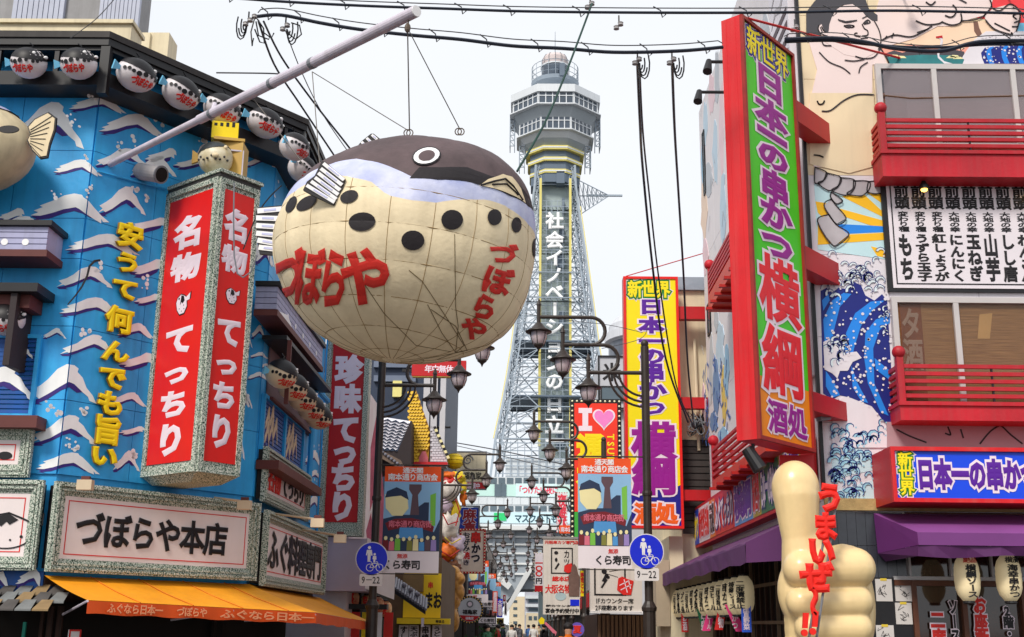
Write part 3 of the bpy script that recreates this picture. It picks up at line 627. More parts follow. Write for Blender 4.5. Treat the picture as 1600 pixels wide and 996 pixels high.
b.build('canvas', orange, aw, smooth=True)
def valance(b, a, c, h, n=30):
    V = []; nrm = _n((c - a).cross(Vector((0, 0, 1))))
    for i in range(n + 1):
        p = a + (c - a) * (i / n); V += [p + Vector((0, 0, -.004)), p + Vector((0, 0, -h)) + nrm * (.015 * math.sin(i * 1.9)) + Vector((0, 0, .008 * math.sin(i * 1.1)))]
    b.add(V, [(2 * i, 2 * i + 1, 2 * i + 3, 2 * i + 2) for i in range(n)])
for q_ in (.2, .42, .64, .86):
    B().tube([A0.lerp(Bi, q_) + Vector((0, 0, .006)), A0.lerp(Bi, q_).lerp(A1.lerp(Bo, q_), .5) + Vector((0, 0, -.012)), A1.lerp(Bo, q_) + Vector((0, 0, .006))], .006, 5).build('seam', mat('awning_seam', (206, 112, 16), 1, .7), aw)
b = B(); valance(b, A1, Bo, .15); valance(b, Bo, E1, .15); b.build('valance', orr, aw, smooth=True)
FV = Fr((A1.x, A1.y, 0), (Bo - A1).xy.to_3d()); FV = Fr((A1.x, A1.y, 0), _n(Vector((Bo.x - A1.x, Bo.y - A1.y, 0))))
Lv = (Vector((Bo.x - A1.x, Bo.y - A1.y, 0))).length; sl = (Bo.z - A1.z) / Lv
wpv = lambda u, v, d: FV.W(u, v + A1.z + sl * u, d)
b = B(); b.text(FV, 'ふぐなら日本一', (.25, -.135, 1.0, -.025), .022, .026, .03, warp=wpv); b.text(FV, 'づぼらや', (1.2, -.135, 1.65, -.025), .022, .026, .03, warp=wpv); b.text(FV, 'ふぐなら日本一', (1.85, -.135, Lv - .05, -.025), .022, .026, .03, warp=wpv)
b.build('valance_lettering', mat('valance_letter', (236, 156, 110), 1, .6), aw)
for p, q_ in ((A1 + Vector((0, 0, -.01)), LC.W(.25, 1.75, .05)), (Bo + Vector((0, 0, -.03)), Vector((C2.x, C2.y, 1.7))), (E1 + Vector((0, 0, -.03)), LS.W(uE - .6, 1.7, .05)), (A1 * .4 + Bo * .6 + Vector((0, 0, -.03)), LC.W(1.8, 1.7, .05))):
    B().tube([p, q_], .014, 6).build('arm', pinkgrey, aw)
# shopfront under the awning
sf = thing('shopfront', 'dark brown wooden shopfront with small tile eave under the blue restaurant signs', 'shopfront', (-8, 14.4, 0))
for k in range(22): u = -2.4 + k * .115; B().box(LF, (u, 0, u + .07, 1.85), -.48, -.44).build('slat', darkwood, sf)
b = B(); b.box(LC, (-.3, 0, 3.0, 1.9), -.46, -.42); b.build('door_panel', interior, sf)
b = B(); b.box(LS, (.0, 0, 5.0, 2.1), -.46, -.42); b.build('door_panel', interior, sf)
lband(B(), -.45, .0, 2.08, 2.2).build('lintel', darkwood, sf)
tilec = [mat('shingle_grey', (116, 118, 118), 1, .8, .2, 6), mat('shingle_brown', (140, 116, 82), 1, .8, .2, 6), mat('shingle_dark', (80, 76, 74), 1, .8, .2, 6)]
z0 = LF.off(.5).uv(50, 952)[1]; zt2 = LF.uv(50, 930)[1] + .1
for r_ in range(3):
    for k in range(14):
        u = -2.5 + k * .2 + (.1 if r_ % 2 else 0); d = .55 - r_ * .18; z = z0 + r_ * .09
        p = LF; b = B(); b.add([LF.W(u + .006, z, d), LF.W(u + .194, z, d), LF.W(u + .17, z + .11, d - .2), LF.W(u + .03, z + .11, d - .2), LF.W(u + .006, z - .02, d), LF.W(u + .194, z - .02, d)], [(0, 1, 2, 3), (4, 5, 1, 0)])
        b.build('shingle', tilec[(k * 7 + r_ * 5) % 3], sf)
b1, b2 = B(), B(); wave(b1, b2, LF, 28, 892, 72, 920, 0, -2, -.05, .02); wave(b1, b2, LF, -20, 896, 16, 922, 1, -2, -.05, .02); B().box(LF, (-2.6, z0 + .2, -.02, 2.25), -.3, .015).build('blue_band', bluedk, sf)
b1.build('painted_wave', wavew, sf); b2.build('painted_wave_shadow', wavep, sf)
FL = LF.off(-.3); r = FL.rc(19, 972, 38, 1010); b = B().box(FL, r, 0, .03).build('hanging_plate', mat('green_plate', (20, 128, 112), 1, .5), label='small green hanging plate under the shingle eave', cat='plate')
FL = LC.off(.1); t = thing('notice', 'white notice with red border under the awning at the lower left', 'notice', FL.P(115, 990)); r = FL.rc(107, 984, 122, 1020); B().box(FL, r, 0, .02).build('paper', whitew, t); B().frame(FL, r, .02, .021, .026).build('border', redl, t)
# ================================================================ big pufferfish balloon
BC = at(632, 393, 10.1); RX, RZ = 1.19, 1.025
bal = thing('pufferfish_balloon', 'giant cream pufferfish balloon with dark back and red lettering hanging over the street', 'balloon', BC)
TB = Matrix.Rotation(math.radians(4.5), 3, 'Y')
TBi = TB.inverted(); NG, = (20,)
BCv = Vector(BC)
def brad(lon, la):                        # inflated gores between stitched seams
    g_ = abs(math.sin(lon * NG / 2)); h_ = abs(math.sin((la + .13) * 10.5)); return 1 + .007 * (g_ ** .5 - 1) * math.cos(la) + .009 * (h_ ** .45 - 1) + .004 * math.sin(lon * 3 + la * 7)
def bpt(lon, la, d=0.0):                  # uneven sag: fuller towards the upper right, flatter upper left
    x, z = math.sin(lon) * math.cos(la), math.sin(la); w_ = x * x + z * z; a = math.degrees(math.atan2(z, x))
    k = brad(lon, la) * (1 + w_ * (.125 * math.exp(-((a - 46) / 27) ** 2) + .06 * math.exp(-((a + 45) / 25) ** 2) - .045 * math.exp(-((a - 124) / 24) ** 2)))
    return BCv + TB @ Vector(((RX * k + d) * x, -(RX * k + d) * math.cos(lon) * math.cos(la), (RZ * k + d) * z))
def bhit(px, py):
    qx, qy = px, py
    for _ in range(6):
        h = bhit0(qx, qy); X, Y = proj(bpt(*h)); qx += (px - X) * .8; qy += (py - Y) * .8
    return h
def bhit0(px, py):
    o = TBi @ (EYE - BCv); r = TBi @ ray(px, py); o2 = Vector((o.x / RX, o.y / RX, o.z / RZ)); r2 = Vector((r.x / RX, r.y / RX, r.z / RZ))
    a_, b_, c_ = r2.dot(r2), 2 * o2.dot(r2), o2.dot(o2) - 1; dsc = b_ * b_ - 4 * a_ * c_
    t_ = (-b_ - math.sqrt(dsc)) / (2 * a_) if dsc > 0 else -b_ / (2 * a_)
    p = o2 + r2 * t_; p = _n(p); return math.atan2(p.x, -p.y), math.asin(max(-1, min(1, p.z)))
def curve(pts, dflt):
    L = sorted(bhit(x, y) for x, y in pts)
    def f(lon):
        while lon > math.pi: lon -= 2 * math.pi
        while lon < -math.pi: lon += 2 * math.pi
        if lon <= L[0][0]: t_ = min(1, (L[0][0] - lon) / .6); return L[0][1] * (1 - t_) + dflt * t_
        if lon >= L[-1][0]: t_ = min(1, (lon - L[-1][0]) / .6); return L[-1][1] * (1 - t_) + dflt * t_
        for i in range(len(L) - 1):
            if L[i][0] <= lon <= L[i + 1][0]: t_ = (lon - L[i][0]) / (L[i + 1][0] - L[i][0] + 1e-9); return L[i][1] * (1 - t_) + L[i + 1][1] * t_
    return f
cdark = curve([(520, 255), (560, 248), (590, 254), (620, 265), (648, 279), (690, 281), (730, 284), (760, 291), (790, 302), (820, 318), (834, 330)], .35)
clav = curve([(475, 290), (500, 276), (540, 275), (580, 284), (605, 305), (640, 313), (680, 317), (716, 312), (760, 312), (790, 322), (815, 340), (836, 370)], .2)
NL = 120
def band(top, bot, m, d=0.0):
    b = B(); V = []
    for i in range(m + 1):
        for j in range(NL): lon = -math.pi + 2 * math.pi * j / NL; t_ = i / m; V.append(bpt(lon, top(lon) * (1 - t_) + bot(lon) * t_, d))
    return b.add(V, [(i * NL + j, (i + 1) * NL + j, (i + 1) * NL + (j + 1) % NL, i * NL + (j + 1) % NL) for i in range(m) for j in range(NL)])
cloth = dict(rough=.7, scale=3, bump=.18, bscale=26)
bdark = mat('balloon_dark_cloth', (88, 72, 74), 1, var=.28, streak=.35, dirt=(.03, .024, .026), **cloth)
bdark2 = mat('balloon_black_cloth', (30, 24, 28), 1, var=.2, **cloth)
blav = mat('balloon_lavender_cloth', (166, 174, 218), 1, streak=.15, dirt=(.5, .5, .6), var=.06, rgb2=(214, 216, 236), **cloth)
bcr = mat('balloon_cream_cloth', (234, 216, 180), 1, var=.09, streak=.25, dirt=(.42, .32, .18), **cloth)
band(lambda l: math.pi / 2 - .001, cdark, 26).build('dark_back', bdark, bal, smooth=True)
band(cdark, clav, 8).build('lavender_band', blav, bal, smooth=True)
band(clav, lambda l: -math.pi / 2 + .001, 60).build('cream_belly', bcr, bal, smooth=True)
def bpoly(pts, d=.008, m=5):              # painted patch following the cloth, outline given in photo pixels
    L = [bhit(x, y) for x, y in pts]; cx = sum(p[0] for p in L) / len(L); cy = sum(p[1] for p in L) / len(L); b = B(); n = len(L)
    D_ = []
    for i in range(n):
        a, c = L[i], L[(i + 1) % n]
        for k in range(3): D_.append((a[0] + (c[0] - a[0]) * k / 3, a[1] + (c[1] - a[1]) * k / 3))
    n = len(D_); V = [bpt(cx, cy, d)]
    for k in range(1, m + 1): V += [bpt(cx + (p[0] - cx) * k / m, cy + (p[1] - cy) * k / m, d) for p in D_]
    Fc = [(0, 1 + i, 1 + (i + 1) % n) for i in range(n)]
    for k in range(m - 1): Fc += [(1 + k * n + i, 1 + (k + 1) * n + i, 1 + (k + 1) * n + (i + 1) % n, 1 + k * n + (i + 1) % n) for i in range(n)]
    return b.add(V, Fc)
ell = lambda x, y, a, b_, t=0, n=18: [(x + a * math.cos(q) * math.cos(t) - b_ * math.sin(q) * math.sin(t), y + a * math.cos(q) * math.sin(t) + b_ * math.sin(q) * math.cos(t)) for q in [i * 2 * math.pi / n for i in range(n)]]
for e in (ell(706, 344, 17, 15.5), ell(645, 376, 18, 15.5), ell(772, 340, 11, 12.5), ell(806, 352, 8, 12), ell(566, 347, 21, 14.5, -.1), ell(546, 308, 14.5, 9.5, -.35), ell(480, 318, 18, 9, -.55), ell(456, 320, 6.5, 14, .5), ell(835, 388, 4, 15)):
    bpoly(e).build('spot', bdark2, bal, smooth=True)
bpoly([(640, 279), (655, 262), (690, 262), (730, 262), (765, 275), (790, 282), (812, 290), (828, 312), (832, 330), (800, 308), (768, 294), (730, 284), (690, 281)], .004).build('face_patch', bdark2, bal, smooth=True)
bpoly([(748, 291), (762, 281), (785, 273), (800, 277), (812, 296), (820, 318), (795, 304), (770, 295)], .009).build('mouth_patch', cream_skin, bal, smooth=True)
b = B()
for L in ([(750, 291), (770, 285), (788, 281), (800, 292), (815, 314)], [(768, 290), (790, 289), (808, 306)]):
    P = [bpt(*bhit(x, y), .016) for x, y in L]; b.tube(P, .008, 5)
b.build('mouth_lines', bdark2, bal)
bpoly(ell(666, 245.5, 22.5, 14, -.22), .012).build('eye_rim', blackp, bal, smooth=True); bpoly(ell(666, 245.5, 20.5, 12, -.22), .016).build('eye_white', whitew, bal, smooth=True); bpoly(ell(666, 246, 13, 8, -.25), .02).build('pupil', bdark, bal, smooth=True)
# painted words wrapped on the cloth
def btext(ch, px, py, w, h, tilt=0, bev=.06):
    b = B(); V, Fc, wd = glyph(ch, bev); n0 = len(V)
    bm = bmesh.new(); vs = [bm.verts.new((x, y, z)) for x, y, z in V]
    for f in Fc:
        try: bm.faces.new([vs[i] for i in f])
        except ValueError: pass
    bmesh.ops.triangulate(bm, faces=bm.faces[:])
    for _ in range(3):
        es = [e for e in bm.edges if e.calc_length() > .12]
        if not es: break
        bmesh.ops.subdivide_edges(bm, edges=es, cuts=1); bmesh.ops.triangulate(bm, faces=bm.faces[:])
    bm.verts.index_update(); c_, s_ = math.cos(tilt), math.sin(tilt)
    V = []
    for v in bm.verts:
        x, y = v.co.x * w, v.co.y * h; X, Y = px + x * c_ + y * s_, py - (y * c_ - x * s_)
        lo, la = bhit(X, Y); V.append(bpt(lo, la, .006 + .006 * max(0, min(1, v.co.z))))
    b.add(V, [tuple(v.index for v in f.verts) for f in bm.faces]); bm.free(); return b
bred = mat('balloon_red_paint', (206, 40, 30), 1, .65, .14, 5, .12)
for ch, x, y, w_, h_, tl_ in (('づ', 451, 431, 42, 92, .12), ('ぼ', 484, 434, 42, 96, .12), ('ら', 522, 437, 46, 98, .1), ('や', 571, 434, 80, 94, .12)):
    btext(ch, x, y, w_, h_, tl_, .045).build('lettering', bred, bal)
for ch, x, y, w_, h_, tl_ in (('づ', 785, 397, 44, 36, .22), ('ぼ', 776, 439, 46, 46, .28), ('ら', 756, 480, 40, 42, .3), ('や', 740, 514, 42, 36, .25)):
    btext(ch, x, y, w_, h_, tl_, .05).build('lettering', bred, bal)
# stitched seams
seam = mat('seam_cord', (150, 122, 80), 1, .8, .2)
b = B()
for k in range(-4, 5):
    la = (math.pi * k) / 10.5 - .13
    if la > cdark(0) + .1: continue
    b.tube([bpt(-math.pi + 2 * math.pi * j / 90, la, .001) for j in range(90)], .0045, 4, closed=True)
for k in range(NG):
    lon = 2 * math.pi * k / NG; b.tube([bpt(lon, -1.5 + (clav(lon) + 1.5) * j / 48, .0005) for j in range(49)], .003, 4)
b.build('seams', seam, bal)
b = B()
for L in ([(683, 562), (712, 551), (725, 540), (700, 500), (660, 440), (636, 420)], [(712, 551), (760, 540), (800, 515), (826, 480)], [(712, 551), (690, 520), (665, 470)], [(712, 551), (716, 510), (712, 480), (710, 350)], [(640, 565), (690, 556), (730, 548), (712, 510), (668, 480)], [(560, 430), (600, 490), (650, 540), (712, 551)]):
    L2 = [(L[i][0] + (L[i + 1][0] - L[i][0]) * s / 8, L[i][1] + (L[i + 1][1] - L[i][1]) * s / 8) for i in range(len(L) - 1) for s in range(8)]
    b.tube([bpt(*bhit(x, y), .001) for x, y in L2], .0035, 5)
b.build('inner_ropes', mat('rope_dark', (110, 92, 60), 1, .8), bal)
# fins and tail, real thickness
finb = mat('fin_rib_lavender', (196, 198, 232), 1, .6); finc = mat('fin_cream', (212, 204, 190), 1, .6)
def fin(name, y, outl, ribs, th=.03, w=.028):
    F = FY(y); B().prism(F, F.pts(outl), -.015, .015).build(name, blackp, bal)
    for (x0, y0), (x1, y1) in ribs:
        a, c = F.uv(x0, y0), F.uv(x1, y1); B().line(F, [a, c], w, -.022, .024).build('fin_rib', whitew, bal)
        B().line(F, [((a[0] * 3 + c[0]) / 4, (a[1] * 3 + c[1]) / 4), ((a[0] + c[0] * 3) / 4, (a[1] + c[1] * 3) / 4)], w * .4, .0242, .028).build('fin_stripe', finb, bal)
P = bpt(*bhit(505, 285)); fy = P.y - .12
fin('pectoral_fin', fy, [(474, 298), (480, 285), (492, 276), (499, 262), (503, 253), (509, 254), (520, 264), (530, 272), (540, 280), (536, 295), (530, 306), (522, 322), (505, 314), (488, 306)],
    [((507, 258), (537, 282)), ((503, 266), (534, 290)), ((499, 273), (531, 298)), ((494, 280), (528, 305)), ((488, 286), (525, 312)), ((481, 292), (522, 317))], w=.03)
fin('dorsal_fin', BCv.y + .35, [(552, 238), (565, 222), (580, 210), (584, 210), (594, 218), (580, 232)], [((582, 213), (589, 219)), ((574, 218), (582, 226)), ((566, 224), (573, 231)), ((559, 231), (565, 237))], w=.026)
fin('tail_fin', BCv.y + .25, [(400, 332), (404, 325), (440, 322), (446, 330), (442, 398), (432, 400), (406, 398), (403, 380), (401, 356)],
    [((405, 331), (440, 328)), ((403, 342), (436, 343)), ((403, 354), (434, 356)), ((403, 366), (434, 369)), ((405, 377), (433, 382)), ((407, 388), (434, 391))], w=.05)
# rings and hanging cables
ring_m = mat('hanging_ring_rust', (92, 78, 66), 1, .5, .3); tipc = PB - dirp * .12 + Vector((0, 0, -.13)); midc = PA + (PB - PA) * .74 + Vector((0, 0, -.1))
R1 = bpt(*bhit(638, 216), .05) ; R2 = bpt(*bhit(718, 214), .05); R1 = at(638, 208, BCv.y); R2 = at(718, 206, BCv.y)
for P in (R1, R2):
    for o_ in (-.012, .014): B().tube([P + Vector((o_ + .03 * math.cos(q), 0, .035 * math.sin(q))) for q in [i * math.pi / 5 for i in range(10)]], .006, 5, closed=True).build('hanging_ring', ring_m, bal)
def wire(name, pts, r, label, m=None, sag=0, group=None, cat='cable', ties=0, tiem=None):
    P = [Vector(p) for p in pts]
    if sag and len(P) == 2: P = [P[0].lerp(P[1], i / 16) + Vector((0, 0, -sag * 4 * (i / 16) * (1 - i / 16))) for i in range(17)]
    b = B().tube(P, r, 6)
    o = b.build(name, m or blackm, label=label, cat=cat, group=group); return o, P
cablem = mat('steel_cable', (96, 90, 84), 1, .4, .2, metal=.3)
wire('steel_cable', [tipc, R1 + Vector((.01, 0, .03))], .006, 'vertical steel cable from the boom tip down to the left balloon ring', cablem)
wire('steel_cable', [tipc, R2 + Vector((0, 0, .03))], .005, 'slanted steel cable from the boom tip to the right balloon ring', cablem)
wire('steel_cable', [midc, R1 + Vector((-.01, 0, .03))], .005, 'slanted steel cable from the boom collar to the left balloon ring', cablem)
wire('steel_cable', [midc, at(500, 262, BCv.y + .6)], .005, 'long chain cable from the boom collar to the balloon back', cablem)
wire('steel_cable', [PA + (PB - PA) * .55, at(478, 262, 11.5)], .005, 'thin cable hanging straight from the middle of the boom', cablem)
t = thing('turnbuckle', 'rusty shackle linking the cables under the tip of the boom', 'shackle', tipc)
B().ball(tipc + Vector((0, 0, .0)), .03, .03, .05, 8, 6).build('body', ring_m, t); B().tube([tipc, PB - dirp * .1], .008, 6).build('link', ring_m, t)
# ================================================================ observation tower
steel = mat('tower_steel', (150, 162, 174), 1, .5, .08, .2); steeld = mat('tower_steel_dark', (96, 110, 126), 1, .5, .1, .2)
twhite = mat('tower_white', (216, 220, 224), 1, .5, .05, .2, .15); tyel = mat('tower_yellow', (222, 208, 120), 1, .5, .05, .2); tglass = mat('tower_glass', (66, 78, 92), 1, .1, .3, .3, spec=.8)
tgrey = mat('tower_grey_panel', (170, 178, 184), 1, .6, .08, .3, .2)
TY = 192.0; TX = FY(TY).uv(866, 560)[0]
tw = thing('observation_tower', 'tall steel lattice observation tower with octagonal decks and white vertical characters', 'tower', (TX, TY, 0))
def octa(b, r0, r1, z0, z1, n=8, cy=TY, cx=None):
    cx = TX if cx is None else cx; a0 = math.pi / n
    k = 1 / math.cos(math.pi / n)
    V = [(cx + r * k * math.sin(a0 + i * 2 * math.pi / n), cy - r * k * math.cos(a0 + i * 2 * math.pi / n), z) for r, z in ((r0, z0), (r1, z1)) for i in range(n)]
    return b.add(V, [tuple(range(n))[::-1], tuple(range(n, 2 * n))] + [(i, (i + 1) % n, n + (i + 1) % n, n + i) for i in range(n)])
FT_ = FY(184.2); zy = lambda y: FT_.uv(866, y)[1]
zC = lambda y: FY(TY).uv(866, y)[1]
R1_ = 7.9
octa(B(), R1_, R1_, zy(143), zy(131.5)).build('upper_fascia', twhite, tw)
octa(B(), R1_ - .5, R1_ - .45, zy(161), zy(143.2)).build('upper_glass_wall', tglass, tw)
octa(B(), R1_ + .15, R1_ + .15, zy(163), zy(161.2)).build('upper_walkway', twhite, tw)
octa(B(), R1_ - 1.6, R1_ - .6, zy(177), zy(163.2)).build('middle_skirt', tgrey, tw)
octa(B(), R1_ - 1.7, R1_ - 1.6, zy(196), zy(177.2)).build('lower_glass_wall', tglass, tw)
octa(B(), R1_ - 1.1, R1_ - 1.1, zy(198), zy(196.2)).build('lower_walkway', twhite, tw)
octa(B(), R1_ - 2.6, R1_ - 1.8, zy(206), zy(198.2)).build('lower_skirt', twhite, tw)
octa(B(), R1_ - 3.6, R1_ - 2.6, zy(216), zy(206.2)).build('lower_cone', tgrey, tw)
for y0, y1, r in ((217, 223, 5.1), (234, 240, 4.75), (252, 258, 4.4)):
    octa(B(), r, r, zy(y1), zy(y0)).build('yellow_band', tyel, tw); octa(B(), r + .05, r + .05, zy((y0 + y1) / 2 + 1), zy((y0 + y1) / 2 - 1)).build('white_stripe', twhite, tw)
octa(B(), 4.2, 4.4, zy(272), zy(217.5)).build('band_core', steeld, tw)
for (r, y0, y1) in ((R1_ - .42, 143.2, 161), (R1_ - 1.58, 177.2, 196)):
    b = B()
    for i in range(8):
        a0, a1 = [math.pi / 8 + j * math.pi / 4 for j in (i, i + 1)]; k = 1 / math.cos(math.pi / 8)
        p0 = Vector((TX + r * k * math.sin(a0), TY - r * k * math.cos(a0), 0)); p1 = Vector((TX + r * k * math.sin(a1), TY - r * k * math.cos(a1), 0))
        if (p0.y + p1.y) / 2 > TY + 1: continue
        for q in range(6):
            p = p0.lerp(p1, q / 5 * .96 + .02); b.bar(p + Vector((0, 0, zy(y1))), p + Vector((0, 0, zy(y0))), .16)
        for yy in (y0 + (y1 - y0) * .28,): b.bar(p0 + Vector((0, 0, zy(yy))), p1 + Vector((0, 0, zy(yy))), .14)
    o = b.build('window_mullions', twhite, tw, kind='stuff')
# stair cages at the sides of the decks
b = B()
for sx in (-1, 1):
    for x0, x1, y0, y1 in ((7.2, 8.0, 163, 206), (5.4, 6.3, 206, 240)):
        zz0, zz1 = zy(y1), zy(y0)
        for xx in (x0, x1): 
            for yy in (-1.5, 1.5): b.bar((TX + sx * xx, TY + yy, zz0), (TX + sx * xx, TY + yy, zz1), .14)
        for k in range(6): z = zz0 + (zz1 - zz0) * k / 5; b.bar((TX + sx * x0, TY - 1.5, z), (TX + sx * x1, TY - 1.5, z), .12); b.bar((TX + sx * x1, TY - 1.5, z), (TX + sx * x1, TY + 1.5, z), .12)
        for k in range(5): z = zz0 + (zz1 - zz0) * k / 5; b.bar((TX + sx * x0, TY - 1.5, z), (TX + sx * x1, TY - 1.5, z + (zz1 - zz0) / 5), .1)
b.build('stair_cage', steel, tw, kind='stuff')
octa(B(), 7.0, 7.0, zy(206), zy(199), 8).build('side_skirt', steeld, tw) if False else None
# crown
octa(B(), 4.1, 4.3, zC(137), zC(132), 24).build('top_platform', steel, tw)
b = B()
for i in range(20):
    a = i * math.pi / 10; p = Vector((TX + 4.2 * math.sin(a), TY - 4.2 * math.cos(a), 0)); b.bar(p + Vector((0, 0, zC(132))), p + Vector((0, 0, zC(109))), .09)
for y in (109, 117, 125): b.tube([(TX + 4.2 * math.sin(i * math.pi / 12), TY - 4.2 * math.cos(i * math.pi / 12), zC(y)) for i in range(24)], .06, 4, closed=True)
b.build('top_railing', steel, tw, kind='stuff')
octa(B(), 2.45, 2.45, zC(128), zC(108), 16).build('crown_glass_room', tglass, tw); octa(B(), 2.6, 2.6, zC(107.9), zC(106), 16).build('crown_roof', twhite, tw)
radm = mat('radome_pink_grey', (206, 192, 190), 1, .6, .08, .5)
B().lathe((TX, TY, zC(105.9)), [(2.1, 0), (2.3, .8), (2.3, 1.5), (1.9, 2.1), (.9, 2.4), (.1, 2.5)], 16).build('radome', radm, tw)
b = B()
for i in range(12): a = i * math.pi / 6; b.tube([(TX + r * math.sin(a), TY - r * math.cos(a), zC(105.9) + z) for r, z in ((2.15, 0), (2.36, .8), (2.36, 1.5), (1.95, 2.15), (.9, 2.45))], .05, 4)
b.build('radome_ribs', greyd, tw, kind='stuff')
B().tube([(TX, TY, zC(87)), (TX, TY, zC(50))], .07, 6, .03).build('lightning_rod', steeld, tw)
# lattice legs
lv = [270, 300, 335, 370, 405, 440, 480, 520, 560, 605, 650, 700]
hw_ = {270: 3.4, 300: 3.55, 335: 4.0, 370: 4.5, 405: 5.0, 440: 5.45, 480: 6.0, 520: 6.5, 560: 7.0, 605: 7.7, 650: 8.5, 700: 9.5}
pts = [(hw_[y], zC(y)) for y in lv]
for sx in (-1, 1):
    for sy in (-1, 1):
        b = B(); b.tube([(TX + sx * w, TY + sy * w, z) for w, z in pts] + [(TX + sx * 13, TY + sy * 13, 0)], .26, 4); b.build('leg_chord', steel, tw)
        b = B(); b.tube([(TX + sx * (w - 1.1), TY + sy * w, z) for w, z in pts] + [(TX + sx * 11, TY + sy * 13, 0)], .16, 4)
        for i in range(len(pts) - 1):
            (w0, z0), (w1, z1) = pts[i], pts[i + 1]
            for k in range(4):
                a = k / 4; c = (k + 1) / 4; wa = w0 + (w1 - w0) * a; wc = w0 + (w1 - w0) * c; za = z0 + (z1 - z0) * a; zc_ = z0 + (z1 - z0) * c
                b.bar((TX + sx * wa, TY + sy * wa, za), (TX + sx * (wc - 1.1), TY + sy * wc, zc_), .09); b.bar((TX + sx * (wa - 1.1), TY + sy * wa, za), (TX + sx * wc, TY + sy * wc, zc_), .09)
        b.build('leg_lacing', steel, tw, kind='stuff')
b = B()
for i in range(len(pts) - 1):
    (w0, z0), (w1, z1) = pts[i], pts[i + 1]
    for sy in (-1, 1):
        for sx in (-1, 1):
            b.bar((TX + sx * w0, TY + sy * w0, z0), (TX + sx * 2.7, TY + sy * w1, z1), .16); b.bar((TX + sx * 2.7, TY + sy * w0, z0), (TX + sx * w1, TY + sy * w1, z1), .16)
            if i > 3: m = (z0 + z1) / 2; b.bar((TX + sx * (w0 + w1) / 2, TY + sy * w0, m), (TX + sx * 2.7, TY + sy * w0, m), .12); b.bar((TX + sx * 2.7, TY + sy * w0, m), (TX + sx * w1, TY + sy * w1, z1), .1); b.bar((TX + sx * 2.7, TY + sy * w0, z0), (TX + sx * (w0 + w1) / 2, TY + sy * w0, m), .1); b.bar((TX + sx * (w0 * .6 + 1.1), TY - w0, z0), (TX + sx * (w0 * .6 + 1.1), TY - w1, z1), .1); b.bar((TX + sx * w0 * .8, TY + sy * w0, z0), (TX + sx * (w0 + w1) / 2, TY + sy * w1, m), .08)
            b.bar((TX + sx * w0, TY - w0, z0), (TX + sx * w1, TY + w1, z1), .14); b.bar((TX + sx * w0, TY + w0, z0), (TX + sx * w1, TY - w1, z1), .14)
    for sx in (-1, 1):
        b.bar((TX - w1, TY + sx * w1, z1), (TX + w1, TY + sx * w1, z1), .16); b.bar((TX + sx * w1, TY - w1, z1), (TX + sx * w1, TY + w1, z1), .16)
        if i % 2: 
            for q in range(-6, 7): b.bar((TX + w1 * q / 6, TY - w1 * .98, z1 + .1), (TX + w1 * (q + .5) / 6 if q < 6 else TX + w1, TY - w1 * .98, z1 - .6), .07)
            b.bar((TX - w1, TY - w1 * .98, z1 - .7), (TX + w1, TY - w1 * .98, z1 - .7), .12)
for i in range(len(pts) - 1):
    (w0, z0), (w1, z1) = pts[i], pts[i + 1]
    for sy in (-1, 1):
        for q in range(4):
            a, c = q / 4, (q + 1) / 4; za, zc_ = z0 + (z1 - z0) * a, z0 + (z1 - z0) * c; wa = w0 + (w1 - w0) * a
            for sx in (-1, 1): b.bar((TX + sx * wa * .95, TY + sy * wa, za), (TX + sx * 2.7, TY + sy * wa, za), .06)
b.build('bracing', steel, tw, kind='stuff')
for y in (630, 545): w = 7.4 if y == 630 else 6.6; b = B(); b.bb((TX - w, TY - w + .5, zC(y) - .25), (TX + w, TY + w, zC(y))); b.build('gallery_floor', steeld, tw)
# lift shaft with panel and characters
SX = 2.45; zt0, zt1 = zC(705), zC(272); FSh = FY(TY - 5.2); 
b = B(); b.bb((TX - SX, TY - 2.2, 0), (TX + SX, TY + 2.4, zt1)); b.build('shaft_glass', mat('shaft_grey_green', (164, 178, 178), 1, .4, .15, .4), tw)
b = B()
for xx in (-SX, -1.55, -.6, .35, 1.3, SX): b.bar((TX + xx, TY - 5.0, zt0), (TX + xx, TY - 5.0, zC(330)), .1)
n = 42
for k in range(n): z = zt0 + (zC(330) - zt0) * k / (n - 1); b.bar((TX - SX, TY - 5.0, z), (TX + SX, TY - 5.0, z), .08)
for k in range(0, n, 3): z = zt0 + (zC(330) - zt0) * k / (n - 1); b.bar((TX - SX, TY - 4.9, z), (TX + SX, TY - 2.4, z + 1.5), .1); b.bar((TX + SX, TY - 4.9, z), (TX - SX, TY - 2.4, z + 1.5), .1)
b.build('shaft_grid', steel, tw, kind='stuff')
for k in range(14): z = zt0 + k * 5.1; B().bb((TX + .2 + (k % 3) * .5, TY - 4.4, z), (TX + 1.6, TY - 2.3, z + 2.4)).build('lift_machinery', steeld, tw)
for px in (-1, 1):
    B().bb((TX + px * 2.55 - .2, TY - 5.25, zt0), (TX + px * 2.55 + .2, TY - 4.6, zC(296))).build('yellow_strip', tyel, tw)
tlet = mat('tower_letter_white', (250, 250, 252), 1, .5, .02)
for ch, y in zip('社会イノベーションの日立', (346, 376, 404, 431, 458, 485, 512, 540, 568, 597, 632, 665)):
    z = FSh.uv(864, y)[1]; B().text(FSh, ch, (TX - 1.5 - .1, z - 1.5, TX + 1.5 - .1, z + 1.5), .02, .25, .045, vert=True, fit=1.02).build('character', tlet, tw)
u0 = FSh.uv(866, 690)[1]; B().box(FSh, (TX - 1.5, u0 - .1, TX + 1.5, u0 + .5), .02, .2).build('character_bar', tlet, tw)
for sx in (-1, 1):                           # thin yellow lights along the outer legs
    B().tube([(TX + sx * (w + .35), TY - w, z) for w, z in pts[2:]], .11, 4).build('edge_light', tyel, tw)
